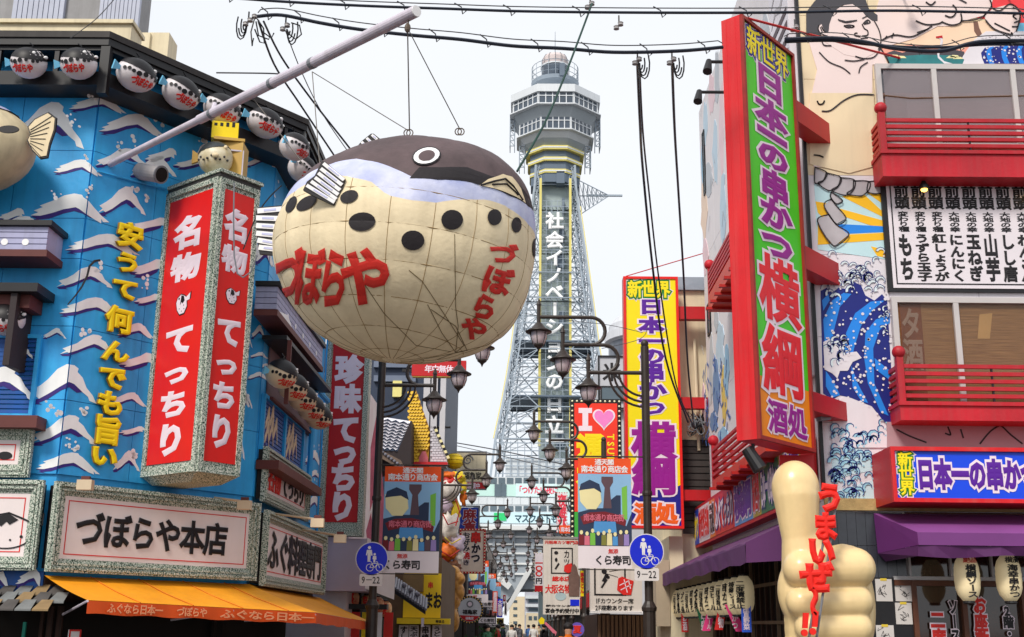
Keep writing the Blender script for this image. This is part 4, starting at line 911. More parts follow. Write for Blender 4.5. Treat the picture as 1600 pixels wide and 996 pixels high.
# antenna truss on the right
b = B(); tip = FY(TY).P(952, 306); 
Q = [Vector((TX + 3.4, TY - 2, zC(285))), Vector((TX + 3.6, TY + 2, zC(300))), Vector((TX + 4.0, TY, zC(338)))]
for q in Q: b.bar(q, tip, .13)
for k in range(1, 8):
    a = k / 8; P3 = [q.lerp(tip, a) for q in Q]; P4 = [q.lerp(tip, (k - 1) / 8) for q in Q]
    for i in range(3): b.bar(P3[i], P3[(i + 1) % 3], .08); b.bar(P4[i], P3[(i + 1) % 3], .07)
b.bar(tip - Vector((4, 0, 0)), tip + Vector((2.3, 0, 0)), .32); b.build('side_truss', steel, tw, kind='stuff')
# ---------------------------------------------------------------- tower base buildings
FB = FY(170); bb_ = thing('station_block', 'pale office block with mint window bands and banner text at the foot of the tower', 'building', FB.P(810, 900))
cr = FB.rc(724, 745, 905, 828); zb0 = cr[1]
bw_ = mat('far_white_panel', (206, 212, 216), 1, .6, .04, .2, .1); mint = mat('mint_panel', (186, 220, 212), 1, .5, .05, .3); fgl = mat('far_window_glass', (84, 100, 110), 1, .15, .2, .4, spec=.7)
B().bb((cr[0], 170, zb0), (cr[2] + 8, 184, cr[3])).build('wall', bw_, bb_)
for (y0, y1, m_) in ((757, 777, mint), (800, 819, mat('pale_blue_panel', (190, 216, 224), 1, .5, .05, .3))):
    r = FB.rc(726, y0, 905, y1); B().box(FB, r, .01, .15).build('spandrel_band', m_, bb_)
for y0, y1 in ((747, 756), (791, 799)):
    for k in range(12): r = FB.rc(740 + k * 13, y0, 750 + k * 13, y1); B().box(FB, r, .01, .12).build('window', fgl, bb_)
for x0, x1, y0, y1 in ((773, 783, 757, 776), (783, 791, 757, 776)): B().box(FB, FB.rc(x0, y0, x1, y1), .16, .3).build('window', fgl, bb_)
B().box(FB, FB.rc(772, 802, 791, 814), .16, .3).build('green_banner', mat('bright_green', (40, 190, 110), 1, .5), bb_)
B().box(FB, FB.rc(806, 756, 870, 777), .16, .25).build('banner_board', mat('pale_cyan_board', (206, 230, 232), 1, .5), bb_)
B().text(FB, '「つけたい夜に', FB.rc(806, 760, 872, 773), .26, .3, .03).build('banner_lettering', mat('pink_red_letter', (222, 60, 90), 1, .5), bb_)
B().text(FB, 'マスクの下も', FB.rc(804, 804, 872, 818), .16, .2, .03).build('banner_lettering', mat('teal_dark_letter', (30, 70, 84), 1, .5), bb_)
r = FB.rc(722, 777, 905, 790); 
for k in range(14): a = r[0] + (r[2] - r[0]) * k / 14; B().box(FB, (a + .03, r[1], a + (r[2] - r[0]) / 14 - .03, r[3]), .01, .1).build('wall_panel', bw_, bb_)
# railing terraces between legs
b = B(); FR = FY(172)
for y in (692, 704, 716, 728, 740): a = FR.rc(775, y, 905, y); b.bar((a[0], 172, a[1]), (a[2], 172, a[1]), .14)
for k in range(12): x = 776 + k * 11; a = FR.rc(x, 690, x, 745); b.bar((a[0], 172, a[1]), (a[0], 172, a[3]), .12)
b.build('terrace_railing', steel, bb_, kind='stuff')
r = FR.rc(790, 716, 905, 744); B().bb((r[0], 172.4, r[1] - 1), (r[2], 176, r[3])).build('terrace_plant_room', bw_, bb_)
# arch and viaduct under the tower
ar = thing('tower_arch_base', 'grey roof and white splayed arch legs under the tower at the street end', 'arch', FY(160).P(825, 960))
FA = FY(160); agrey = mat('arch_grey', (150, 158, 166), 1, .6, .1, .3); awh = mat('arch_white', (214, 216, 216), 1, .6, .06, .3)
B().prism(FA, FA.pts([(752, 829), (905, 829), (905, 930), (852, 930), (846, 921), (812, 921), (790, 940), (770, 960), (752, 900)]), -14, 0).build('arch_wall', agrey, ar)
B().prism(FA, FA.pts([(829, 880), (840, 880), (836, 885), (794, 955), (783, 962)]), .05, 1.4).build('arch_leg', awh, ar)
B().prism(FA, FA.pts([(756, 890), (768, 888), (800, 914), (794, 922)]), .05, 1.2).build('arch_leg', awh, ar)
for y in (840, 852, 866, 882, 898): a = FA.rc(754, y, 905, y); B().bb((a[0], 159.7, a[1]), (a[2], 159.99, a[1] + .25)).build('arch_beam', awh, ar)
for x in (770, 800, 830, 860): a = FA.rc(x, 829, x, 905); B().bb((a[0], 159.6, a[1]), (a[0] + .4, 159.98, a[3])).build('arch_post', agrey, ar)
B().prism(FA, FA.pts([(750, 824), (905, 824), (905, 830), (750, 830)]), -16, 2).build('arch_roof_edge', awh, ar)
# far apartments, far street end
fa = thing('apartment_block', 'far cream and grey apartment block seen under the tower arch', 'building', FY(230).P(830, 970)); G2 = FY(230)
r = G2.rc(820, 925, 900, 976); B().bb((r[0], 230, 0), (r[2], 240, r[3])).build('wall', mat('far_grey_wall', (170, 170, 178), 1, .7, .05, .3), fa)
r = G2.rc(796, 932, 820, 976); B().bb((r[0], 231, 0), (r[2], 240, r[3])).build('wall', mat('far_cream_wall', (222, 206, 176), 1, .7, .05, .3), fa)
for k in range(3): B().box(G2, G2.rc(821, 931 + k * 13, 846, 936 + k * 13), .01, 1.4).build('balcony', bw_, fa); B().box(G2, G2.rc(826, 937 + k * 13, 842, 942 + k * 13), .01, .1).build('window', fgl, fa)
G3 = FY(231)
for k in range(4): B().box(G3, G3.rc(802, 938 + k * 11, 808, 942 + k * 11), .01, .1).build('window', fgl, fa)
fl = thing('low_house', 'far small cream house front at the end of the street under the arch', 'building', FY(215).P(835, 975)); r = FY(215).rc(822, 958, 850, 976)
B().bb((r[0], 215, 0), (r[2], 220, r[3])).build('wall', mat('far_cream_wall'), fl) if False else B().bb((r[0], 215, 0), (r[2], 220, r[3])).build('wall', MC['far_cream_wall'], fl)
for k in range(3): B().box(FY(215), FY(215).rc(826 + 8 * k, 963, 831 + 8 * k, 969), .01, .1).build('window', fgl, fl)
# ================================================================ street lamps
lampm = mat('lamp_brown_black', (54, 46, 42), 1, .45, .2, 4); lglass = mat('lamp_frosted_glass', (206, 192, 196), 1, .25, .06, 4, spec=.6)
zz = lambda y: FY(20).uv(1000, y)[1]
Z3, Z2, Z1, ZT = zz(583), zz(540), zz(497), zz(540)
def lamp_proto(loc, label, group):
    t = thing('street_lamp', label, 'street lamp', loc, group); O = Vector(loc); v = lambda x, z: O + Vector((x, 0, z))
    B().tube([v(0, 0), v(0, 2.0)], .105, 12).build('pole_sleeve', lampm, t); B().tube([v(0, 2.0), v(0, Z2 - .02)], .072, 12).build('pole', lampm, t)
    B().lathe(v(0, 2.0), [(.12, -.06), (.13, 0), (.1, .05), (.075, .1)], 12).build('collar', lampm, t); B().lathe(v(0, 3.9), [(.085, -.04), (.09, 0), (.085, .04)], 12).build('collar', lampm, t)
    B().ball(v(0, Z2 + .03), .07, .07, .075, 10, 8).build('pole_finial', lampm, t, smooth=True)
    B().tube([v(0, Z3), v(1.0, Z3)], .036, 8).build('arm', lampm, t)
    for (xs, xc, za, zb_) in ((1.45, .72, Z2, Z3), (1.88, .95, Z1, Z2)):
        P = [v(xs, za)] + [v(xc - (za - zb_) / 2 * math.sin(math.radians(a)), (za + zb_) / 2 + (za - zb_) / 2 * math.cos(math.radians(a))) for a in range(0, 181, 18)] + [v(xc + .22, zb_)]
        B().tube(P, .034, 8).build('arm', lampm, t)
    for rx, rz in ((.64, .61), (.55, .52), (.46, .42)):
        B().tube([v(rx * math.cos(math.radians(a)), Z3 - rz * math.sin(math.radians(a))) for a in range(0, 91, 10)], .022, 6).build('brace', lampm, t)
    for x, zb_ in ((1.0, Z3), (1.45, Z2), (1.88, Z1)):
        l = B().tube([v(x, zb_ - .2), v(x, zb_ + .22)], .036, 8); l.tube([v(x, zb_ + .22), v(x, zb_ + .34)], .05, 8, .008); l = l.build('lantern', lampm, t, label=None)
        def sub(name, b, m, sm=False):
            o = b.build(name, m, t, smooth=sm); o.parent = l; return o
        sub('cap', B().lathe(v(x, zb_), [(.235, -.285), (.24, -.27), (.14, -.215), (.07, -.13), (.04, -.1)], 18), lampm, True)
        sub('glass', B().lathe(v(x, zb_), [(.06, -.52), (.1, -.5), (.145, -.38), (.15, -.286)], 16), lglass, True)
        sub('lower_cup', B().lathe(v(x, zb_), [(.004, -.64), (.02, -.6), (.035, -.575), (.085, -.535), (.1, -.5), (.06, -.49)], 14), lampm, True)
        b = B()
        for k in range(6): a = k * math.pi / 3 + .3; b.tube([v(x + r * math.cos(a), zb_ + z) + Vector((0, r * math.sin(a), 0)) for r, z in ((.155, -.285), (.15, -.38), (.105, -.5))], .007, 4)
        sub('cage', b, lampm)
    return t
XR, XL = 2.08, -2.73
grp = 'street lamps lining the shopping street'
ll = lamp_proto((XL, 21.3, 0), 'nearest street lamp on the left, its three lanterns below the balloon', grp)
names = ['nearest', 'second', 'third', 'fourth', 'fifth', 'sixth', 'seventh', 'eighth', 'ninth']
dup(ll, (XR, 20, 0), math.pi, 'nearest street lamp on the right, in front of the yellow vertical sign', grp)
LY = [37.4, 54, 68, 82, 96, 110]; RY = [31, 42, 53, 64, 75, 86, 97, 110]
for i, y in enumerate(LY): dup(ll, (XL, y, 0), 0, names[i + 1] + ' street lamp from the front along the left side of the street', grp)
for i, y in enumerate(RY): dup(ll, (XR, y, 0), math.pi, names[i + 1] + ' street lamp from the front along the right side of the street', grp)
# ---------------------------------------------------------------- pedestrian signs
sblue = mat('sign_blue', (16, 40, 210), 1, .4, .04); platew = mat('plate_white', (226, 220, 218), 1, .45, .05)
def pedsign(x, y, px, py, label):
    F = FY(y - .16); u, v = F.uv(px, py); t = thing('pedestrian_sign', label, 'road sign', (u, y - .16, v - .5), 'round blue walking and cycling signs')
    B().disc(F, (u, v), .295, -.012, .0, 40).build('rim', platew, t); B().disc(F, (u, v), .278, .001, .006, 40).build('face', sblue, t)
    b = B(); k = .29; P = lambda x, z: (u + x * k, v + z * k)
    b.disc(F, P(-.17, .66), .1 * k, .0065, .01, 12); b.prism(F, [P(-.32, .52), P(-.02, .52), P(.04, .18), P(-.04, .18), P(-.07, .35), P(-.09, -.2), P(-.16, -.2), P(-.17, .05), P(-.18, -.2), P(-.25, -.2), P(-.27, .35), P(-.31, .18), P(-.37, .2)], .0065, .01)
    b.disc(F, P(.17, .26), .075 * k, .0065, .01, 12); b.prism(F, [P(.07, .16), P(.27, .16), P(.29, -.06), P(.23, -.06), P(.22, -.24), P(.18, -.24), P(.17, -.1), P(.16, -.24), P(.11, -.24), P(.11, -.06), P(.05, -.04)], .0065, .01); b.build('walkers_symbol', whitew, t)
    b = B()
    for cx in (-.1, .5): 
        b.prism(F, [], 0, 0) if False else None
        n = 20
        for i in range(n):
            a0, a1 = 2 * math.pi * i / n, 2 * math.pi * (i + 1) / n; r0, r1 = .2 * k, .235 * k; c = P(cx, -.55)
            b.prism(F, [(c[0] + r0 * math.cos(a0), c[1] + r0 * math.sin(a0)), (c[0] + r1 * math.cos(a0), c[1] + r1 * math.sin(a0)), (c[0] + r1 * math.cos(a1), c[1] + r1 * math.sin(a1)), (c[0] + r0 * math.cos(a1), c[1] + r0 * math.sin(a1))], .0065, .01)
    for L in ([(-.1, -.55), (.02, -.3), (.38, -.28), (.2, -.55), (-.1, -.55)], [(.2, -.55), (.02, -.3), (-.02, -.2), (-.08, -.2)], [(.5, -.55), (.36, -.2), (.28, -.18)]): b.line(F, [P(*q) for q in L], .035 * k, .0065, .01)
    b.build('bicycle_symbol', whitew, t)
    w_, h_ = .205, .105; cv = v - .375
    B().prism(F, [(u - w_, cv - h_ + .02), (u - w_ + .02, cv - h_), (u + w_ - .02, cv - h_), (u + w_, cv - h_ + .02), (u + w_, cv + h_ - .02), (u + w_ - .02, cv + h_), (u - w_ + .02, cv + h_), (u - w_, cv + h_ - .02)], -.01, .0).build('time_plate', platew, t)
    B().text(F, '9－22', (u - w_ * .82, cv - h_ * .6, u + w_ * .82, cv + h_ * .6), .001, .005, .012).build('lettering', blackp, t)
    b = B(); b.bar(F.W(u, v, -.05), (x, y - .06, v), .05); b.bar(F.W(u, cv, -.05), (x, y - .06, cv), .05); b.build('bracket', greyd, t)
pedsign(XL, 21.3, 581, 873, 'round blue walking and cycling sign on the left lamp pole')
pedsign(XR, 20, 1010, 862, 'round blue walking and cycling sign on the right lamp pole')
# ---------------------------------------------------------------- hanging street banners
bor = mat('banner_orange', (238, 84, 24), 1, .7, .05); bsky = mat('banner_sky', (140, 186, 222), 1, .7, .05); bwt = mat('banner_white', (230, 220, 224), 1, .7, .04)
bcol = [mat('banner_' + n, c, 1, .7, .03) for n, c in (('green', (120, 190, 70)), ('maroon', (120, 30, 40)), ('brown', (96, 74, 82)), ('cream', (236, 226, 170)), ('ink', (40, 56, 84)), ('pink', (214, 110, 130)), ('lilac', (150, 130, 190)), ('skyblue', (80, 150, 210)), ('olive', (130, 130, 60)))]
def banner(F, u0, zt_, w_, h_, pole_x, label, mirror=False, detail=True, group='orange headed street banners'):
    # sewn cloth: slight waves in depth
    t = thing('street_banner', label, 'banner', F.W(u0 + w_ / 2, zt_ - h_), group); cx = lambda a: u0 + a * w_; cz = lambda a: zt_ - a * h_
    wav = lambda u, v: .012 * math.sin((u - u0) * 7)
    def cloth(a0, b0, a1, b1, m, name, d=0, wave_=True):
        b = B(); n = 12; V = []
        for s in (0, 1):
            for i in range(n + 1):
                for q in (0, 1): u = cx(a0 + (a1 - a0) * i / n); v = cz(b0 + (b1 - b0) * q); V.append(F.W(u, v, d + s * .003 + wav(u, v)))
        k = 2 * (n + 1); Fc = [(2 * i, 2 * i + 1, 2 * i + 3, 2 * i + 2) for i in range(n)] + [(k + 2 * i, k + 2 * i + 2, k + 2 * i + 3, k + 2 * i + 1) for i in range(n)]
        return b.add(V, Fc).build(name, m, t)
    def shp(L, m, name, d):
        bm = bmesh.new(); bm.faces.new([bm.verts.new((cx(a), cz(c), 0)) for a, c in L]); bmesh.ops.triangulate(bm, faces=bm.faces[:])
        for _ in range(3):
            es = [e for e in bm.edges if e.calc_length() > .09]
            if not es: break
            bmesh.ops.subdivide_edges(bm, edges=es, cuts=1); bmesh.ops.triangulate(bm, faces=bm.faces[:])
        bm.verts.index_update(); b = B(); b.add([F.W(v.co.x, v.co.y, d + wav(v.co.x, v.co.y)) for v in bm.verts], [tuple(v.index for v in f.verts) for f in bm.faces]); bm.free(); return b.build(name, m, t)
    cloth(0, 0, 1, .145, bor, 'header_cloth'); cloth(0, .1452, 1, .80, bsky, 'picture_cloth'); cloth(0, .8002, 1, 1, bwt, 'foot_cloth')
    wp = lambda u, v, d: F.W(u, v, d + wav(u, v))
    if detail:
        b = B(); b.text(F, '通天閣', (cx(.32), cz(.065), cx(.68), cz(.01)), .006, .01, .03, warp=wp); b.text(F, '南本通り商店会', (cx(.06), cz(.135), cx(.94), cz(.07)), .006, .01, .03, warp=wp); b.build('header_lettering', whitew, t)
        shp([(.47, .46), (.5, .27), (.44, .22), (.44, .17), (.66, .17), (.66, .22), (.6, .27), (.63, .46)], bcol[2], 'printed_tower', .006)
        shp([(0, .62), (0, .5), (.3, .46), (.6, .46), (.62, .38), (.72, .34), (.8, .34), (.8, .58), (.9, .62), (1, .5), (1, .8), (0, .8)], bcol[4], 'printed_buildings', .005)
        shp([(.82, .27), (.92, .25), (.92, .56), (.83, .56)], bcol[0], 'printed_sign', .0075)
        shp([(.02, .27), (.14, .24), (.3, .24), (.42, .3), (.44, .4), (.34, .47), (.16, .47), (.04, .4)], bcol[3], 'printed_paper_lantern', .008)
        shp([(.02, .3), (.05, .24), (.22, .2), (.4, .24), (.44, .32), (.3, .28), (.14, .29)], bcol[4], 'printed_lantern_top', .009)
        shp([(.04, .54), (.2, .5), (.5, .49), (.78, .52), (.9, .57), (.88, .62), (.5, .56), (.1, .61)], bcol[1], 'printed_gateway', .0085)
        b = B(); b.text(F, '南本通り商店街', (cx(.1), cz(.58), cx(.86), cz(.515)), .0095, .012, .02, warp=wp); b.build('gateway_lettering', bcol[5], t)
        shp([(.3, .58), (.7, .58), (.72, .68), (.28, .68)], bcol[7], 'printed_shops', .009)
        for k in range(9):
            x = .06 + k * .105; y = .7 + .015 * math.sin(k * 2.3); shp([(x - .05, .795), (x - .045, y), (x + .045, y), (x + .05, .795)], bcol[(k * 4 + 1) % 9], 'printed_visitor', .01)
            shp([(x + .032 * math.cos(q), y - .02 + .02 * math.sin(q)) for q in [i * math.pi / 4 for i in range(8)]], bcol[3], 'printed_head', .011)
        q0 = .30 if not mirror else .28
        a0, a1 = (.3, .98) if mirror else (.02, .68)
        b = B(); b.text(F, 'くら寿司', (cx(a0), cz(.97), cx(a1), cz(.885)), .006, .01, .03, warp=wp); b.build('foot_lettering', blackp, t)
        b = B(); b.text(F, '無添', (cx((a0 + a1) / 2 - .08), cz(.87), cx((a0 + a1) / 2 + .1), cz(.825)), .006, .01, .02, warp=wp); b.build('foot_lettering_red', redl, t)
    else:
        shp([(.47, .5), (.5, .3), (.44, .2), (.66, .2), (.6, .3), (.63, .5)], bcol[2], 'printed_tower', .006); shp([(0, .5), (.6, .46), (1, .56), (1, .8), (0, .8)], bcol[4], 'printed_buildings', .005)
        shp([(.05, .3), (.22, .22), (.42, .3), (.4, .42), (.1, .42)], bcol[3], 'printed_paper_lantern', .008)
        b = B(); b.text(F, '南本通り', (cx(.1), cz(.13), cx(.9), cz(.03)), .006, .01, .03, warp=wp); b.build('header_lettering', whitew, t)
        b = B(); b.text(F, 'くら寿司', (cx(.05), cz(.97), cx(.95), cz(.86)), .006, .01, .03, warp=wp); b.build('foot_lettering', blackp, t)
    b = B(); z = zt_ + .03; b.tube([(pole_x, F.o.y, z), F.W(u0 + (w_ + .15 if pole_x < u0 else -.15), z)], .014, 6); b.build('top_rod', lampm, t)
    b = B(); b.tube([(pole_x, F.o.y, zt_ - h_ - .02), F.W(u0 + (w_ if pole_x < u0 else 0), zt_ - h_ - .02)], .01, 6); b.build('bottom_rod', lampm, t)
    return t
F = FY(21.3); r = F.rc(602, 729, 685, 896); banner(F, r[0], r[3], r[2] - r[0], r[3] - r[1], XL, 'orange headed street banner with printed tower on the nearest left lamp pole')
F = FY(20); r = F.rc(903, 716, 988, 889); banner(F, r[0], r[3], r[2] - r[0], r[3] - r[1], XR, 'orange headed street banner with printed tower on the nearest right lamp pole', True)
h0 = r[3] - r[1]; w0 = r[2] - r[0]; z0_ = r[3]
dd_ = [(54, XL, 1), (68, XL, 1), (82, XL, 1), (42, XR, -1), (64, XR, -1)]
for i, (y, x, s) in enumerate(dd_):
    u = x + .14 if s > 0 else x - .14 - w0
    banner(FY(y), u, z0_, w0, h0, x, 'small distant orange headed street banner, ' + ('first', 'second', 'third', 'first', 'second')[i] + ' of those farther along the ' + ('left' if s > 0 else 'right'), detail=(y < 60))
# ================================================================ middle of the street, left side
def otext(F, txt, r, d, fill, line, t, bev=.04, lw=.11, vert=False, line2=None, lw2=.2, name='lettering', **k):
    if line2: B().text(F, txt, r, d, d + .003, lw2, vert, **k).build(name + '_edge', line2, t)
    B().text(F, txt, r, d + .0035, d + .0065, lw, vert, **k).build(name + '_outline', line, t)
    return B().text(F, txt, r, d + .007, d + .012, bev, vert, **k).build(name, fill, t)
# tall red sign after the restaurant
F = FY(22.3); t = thing('projecting_sign', 'tall deep red projecting sign in granite frame with pale brush characters beneath the balloon', 'shop sign', F.P(530, 838))
ut, vb = F.uv(494, 838)[0], F.uv(530, 838)[1]; vt = F.uv(545, 470)[1]; u0, u1 = F.uv(492, 838)[0], F.uv(566, 838)[0]
u0 += .04
B().box(F, (u0, vb, u1, vt), -.28, 0).build('frame', granite, t); B().frame(F, (u0, vb, u1, vt), .1, .001, .05).build('frame_moulding', trimm, t)
ur = F.rc(505, 816, 559, 816); B().box(F, (ur[0] + .02, ur[1], ur[2] + .02, vt - .15), .002, .015).build('red_panel', red2, t)
cu = (ur[0] + ur[2]) / 2 + .02
for ch, y in (('の', 528), ('珍', 578), ('味', 624), ('て', 672), ('っ', 707), ('ち', 747), ('り', 792)):
    v = F.uv(535, y)[1]; B().text(F, ch, (cu - .27, v - .29, cu + .27, v + .29), .016, .022, .06, fit=.98).build('lettering', whitel, t)
B().box(F, (u0 - .01, vb - .001, u0 + .02, vt), -.27, .06).build('blue_edge', blue, t)
# pink and white mural wall + lavender sign box under it
t = thing('mural_building', 'narrow white building with pink brush mural behind the left lamp pole', 'building', (-4.6, 25, 0))
zt1 = FY(23).uv(585, 585)[1]
B().bb((-6.5, 22.9, 0), (-3.45, 27.5, zt1)).build('wall', mat('white_pink_wall', (226, 206, 212), 1, .7, .1, 1, rgb2=(232, 226, 230)), t)
F = FY(22.9); pk = mat('pink_paint', (224, 120, 140), 1, .7, .15, 4)
for L in ([(579, 700), (590, 640), (598, 620), (596, 700), (590, 760), (578, 800)], [(584, 760), (596, 730), (602, 800), (600, 880), (588, 860)], [(572, 830), (580, 800), (584, 850), (576, 870)]): B().prism(F, F.pts(L), .002, .006).build('mural_brushstroke', pk, t)
F = FY(22.35); t = thing('box_sign', 'large blank lavender grey lightbox sign under the tall red sign', 'shop sign', F.P(540, 925)); r = F.rc(497, 841, 570, 924)
lavb = mat('lavender_box_face', (176, 166, 186), 1, .5, .04)
B().bb((r[0], 22.35, r[1]), (r[2], 24, r[3])).build('front_face', lavb, t)
P0_ = F.P(571, 845); zz_ = r[1]; 
B().add([(r[2] + .002, 22.36, r[1] + .05), (r[2] + .002, 22.36, r[3] + .02), (-2.72, 24.5, r[3] - .12), (-2.72, 24.5, r[1] - .1), (r[2] + .002, 22.9, r[1] + .05), (r[2] + .002, 22.9, r[3]), (-2.75, 25, r[3] - .12), (-2.75, 25, r[1] - .1)], [(0, 3, 2, 1), (4, 5, 6, 7), (0, 1, 5, 4), (1, 2, 6, 5), (2, 3, 7, 6), (3, 0, 4, 7)]).build('slanted_side', mat('white_side_panel', (214, 206, 208), 1, .6, .05), t)
# orange paper lanterns
plm = [mat('paper_lantern_orange', (236, 108, 40), 1, .5, .35, 9, rgb2=(250, 214, 160)), mat('paper_lantern_red', (214, 60, 40), 1, .5, .3, 8, rgb2=(250, 200, 150))]
def paper_lantern(loc, r, h, label, group, m, txt=None, tcol=None, ang=0):
    t = thing('paper_lantern', label, 'lantern', loc, group); O = Vector(loc); prof = []
    n = 14
    for i in range(n + 1):
        a = -1 + 2 * i / n; prof.append((r * (1 - abs(a) ** 3.2) ** .5 * (1 - .02 * (i % 2)) if abs(a) < 1 else r * .4, a * h / 2))
    prof[0] = (r * .42, -h / 2); prof[-1] = (r * .42, h / 2); prof[1] = (max(prof[1][0], r * .6), prof[1][1]); prof[-2] = (max(prof[-2][0], r * .6), prof[-2][1])
    B().lathe(O, prof, 16).build('paper_body', m, t, smooth=True)
    B().lathe(O, [(r * .45, h / 2 - .01), (r * .48, h / 2 + .02), (r * .3, h / 2 + .03)], 12).build('top_ring', blackm, t); B().lathe(O, [(r * .3, -h / 2 - .03), (r * .48, -h / 2 - .02), (r * .45, -h / 2 + .01)], 12).build('bottom_ring', blackm, t)
    if txt:
        F = Fr(O, (1, 0, 0)); wp = lambda u, v, d: O + Vector(((r + d) * math.sin(u / r + ang), -(r + d) * math.cos(u / r + ang), v))
        B().text(F, txt, (-r * .42, -h * .36, r * .42, h * .36), .004, .009, .03, True, warp=wp).build('lettering', tcol or blackp, t)
    return t
for i, (x, y, r) in enumerate(((497, 936, .1), (512, 934, .12), (531, 940, .13), (550, 936, .15), (572, 940, .12), (588, 946, .16), (601, 952, .15))):
    paper_lantern(at(x, y, 23.2 + i * .2), r, r * 2.1, ['first', 'second', 'third', 'fourth', 'fifth', 'sixth', 'seventh'][i] + ' orange paper lantern from the left below the blank lightbox sign', 'orange paper lanterns', plm[i % 2], '祭', redl)
# wooden lower shop behind awning end
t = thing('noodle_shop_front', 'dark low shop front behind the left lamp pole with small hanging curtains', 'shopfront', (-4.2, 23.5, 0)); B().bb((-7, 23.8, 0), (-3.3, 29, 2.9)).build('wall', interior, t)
for k in range(6): B().box(FY(23.78), (-3.9 + k * .22, 1.1, -3.72 + k * .22, 1.9), 0, .02).build('curtain', [yell, whitew, redl][k % 3], t)
B().bb((-4.6, 23.3, 1.95), (-2.7, 23.6, 2.05)).build('beam', blackm, t)
# tile roof eave
tgr = mat('grey_roof_tile', (112, 112, 124), 1, .45, .12, 8)
t = thing('tile_eave', 'small sloping grey tile eave with round ridge ends beside the yellow banner', 'roof', at(645, 940, 27)); E0_, E1_ = at(617, 922, 26.5), at(665, 955, 26)
for k in range(13):
    a = k / 12; p = E0_.lerp(E1_, a); B().tube([p + Vector((0, .0, .03)), p + Vector((-.05, .7, .28))], .03, 8).build('cover_tile', tgr, t)
B().add([E0_, E1_, E1_ + Vector((0, .7, .2)), E0_ + Vector((0, .7, .2)), E0_ - Vector((0, 0, .08)), E1_ - Vector((0, 0, .08))], [(0, 1, 2, 3), (4, 5, 1, 0)]).build('tile_bed', mat('dark_roof_bed', (50, 50, 58), 1, .6), t)
for k in range(3): p = E0_.lerp(E1_, .25 + k * .22) + Vector((0, .3, .22)); B().ball(p, .06, .06, .06, 8, 6).build('ridge_end', tgr, t, smooth=True)
# yellow shop with banner
F = FY(30); t = thing('yellow_shop', 'yellow shop front with black brush lettering beside the second left lamp pole', 'building', F.P(656, 996)); r = F.rc(632, 896, 688, 966); yb_ = mat('shop_yellow', (232, 196, 30), 1, .5, .06)
B().bb((-6, 30.05, 0), (r[2], 36, r[3] + .4)).build('wall', mat('shop_brown', (92, 70, 50), 1, .7, .2, 3), t)
B().box(F, (r[0], r[1], r[2], r[3]), -.03, .04).build('yellow_panel', yb_, t); B().box(F, F.rc(622, 966, 704, 976), -.02, .3).build('yellow_ledge', yb_, t)
B().text(F, '串', F.rc(669, 910, 677, 920), .041, .05, .03).build('lettering_red', redl, t); B().text(F, 'まお', F.rc(664, 926, 690, 952), .041, .05, .04).build('lettering', blackp, t); B().text(F, '串まる', F.rc(682, 969, 696, 974), .301, .31, .03).build('lettering_small', blackp, t)
for k, (x, tx) in enumerate(((624, 'すし'), (640, '天ぷら'), (658, '串焼'), (676, 'うどん'))): 
    rr = F.rc(x, 977, x + 14, 1006); B().box(F, rr, .05, .07).build('shop_curtain', bwt, t); B().text(F, tx, (rr[0] + .03, rr[1] + .05, rr[2] - .03, rr[3] - .03), .071, .08, .03, True).build('curtain_lettering', blackp, t)
B().box(F, F.rc(632, 898, 662, 925), .041, .3).build('brown_box', mat('brown_box', (120, 96, 62), 1, .6, .15, 5), t); B().box(F, F.rc(660, 966, 664, 980), .31, .33).build('bracket', pinkgrey, t)
# navy building
F = FY(38); t = thing('navy_building', 'dark navy building with pale vertical stripes behind the left street lamps', 'building', F.P(645, 800)); r = F.rc(560, 560, 695, 900); navy = mat('navy_wall', (44, 56, 78), 1, .5, .12, 1)
zt2_ = F.uv(640, 540)[1]; xR = F.uv(693, 640)[0]
B().bb((-8, 38, 0), (xR, 46, zt2_)).build('wall', navy, t)
for x0, x1 in ((664, 669), (676, 681), (690, 694)): rr = F.rc(x0, 560, x1, 720); B().box(F, rr, .001, .12).build('pale_stripe', mat('stripe_pale', (196, 194, 198), 1, .6, .05), t)
for y in (566, 588): rr = F.rc(585, y, 650, y + 10); B().box(F, rr, .001, .15).build('window_band', mat('navy_window_band', (110, 120, 140), 1, .3, .1), t)
B().box(F, F.rc(615, 597, 628, 622), .001, .2).build('yellow_window', mat('pale_yellow_box', (232, 222, 140), 1, .5), t)
B().tube([F.P(683, 668) , F.P(704, 668)], .04, 6).build('small_bracket', blackm, t)
F = FY(30); t = thing('red_notice_sign', 'red sign with pale characters reading open all year just under the balloon', 'shop sign', F.P(690, 588)); B().box(F, F.rc(644, 563, 728, 588), -.15, 0).build('panel', red2, t)
B().text(F, '年中無休', F.rc(664, 571, 708, 583), .001, .008, .03).build('lettering', whitel, t); B().box(F, F.rc(644, 588.5, 728, 590), -.15, .03).build('trim', gold, t); B().box(F, F.rc(628, 576, 643, 580), -.1, -.05).build('arm', blackm, t)
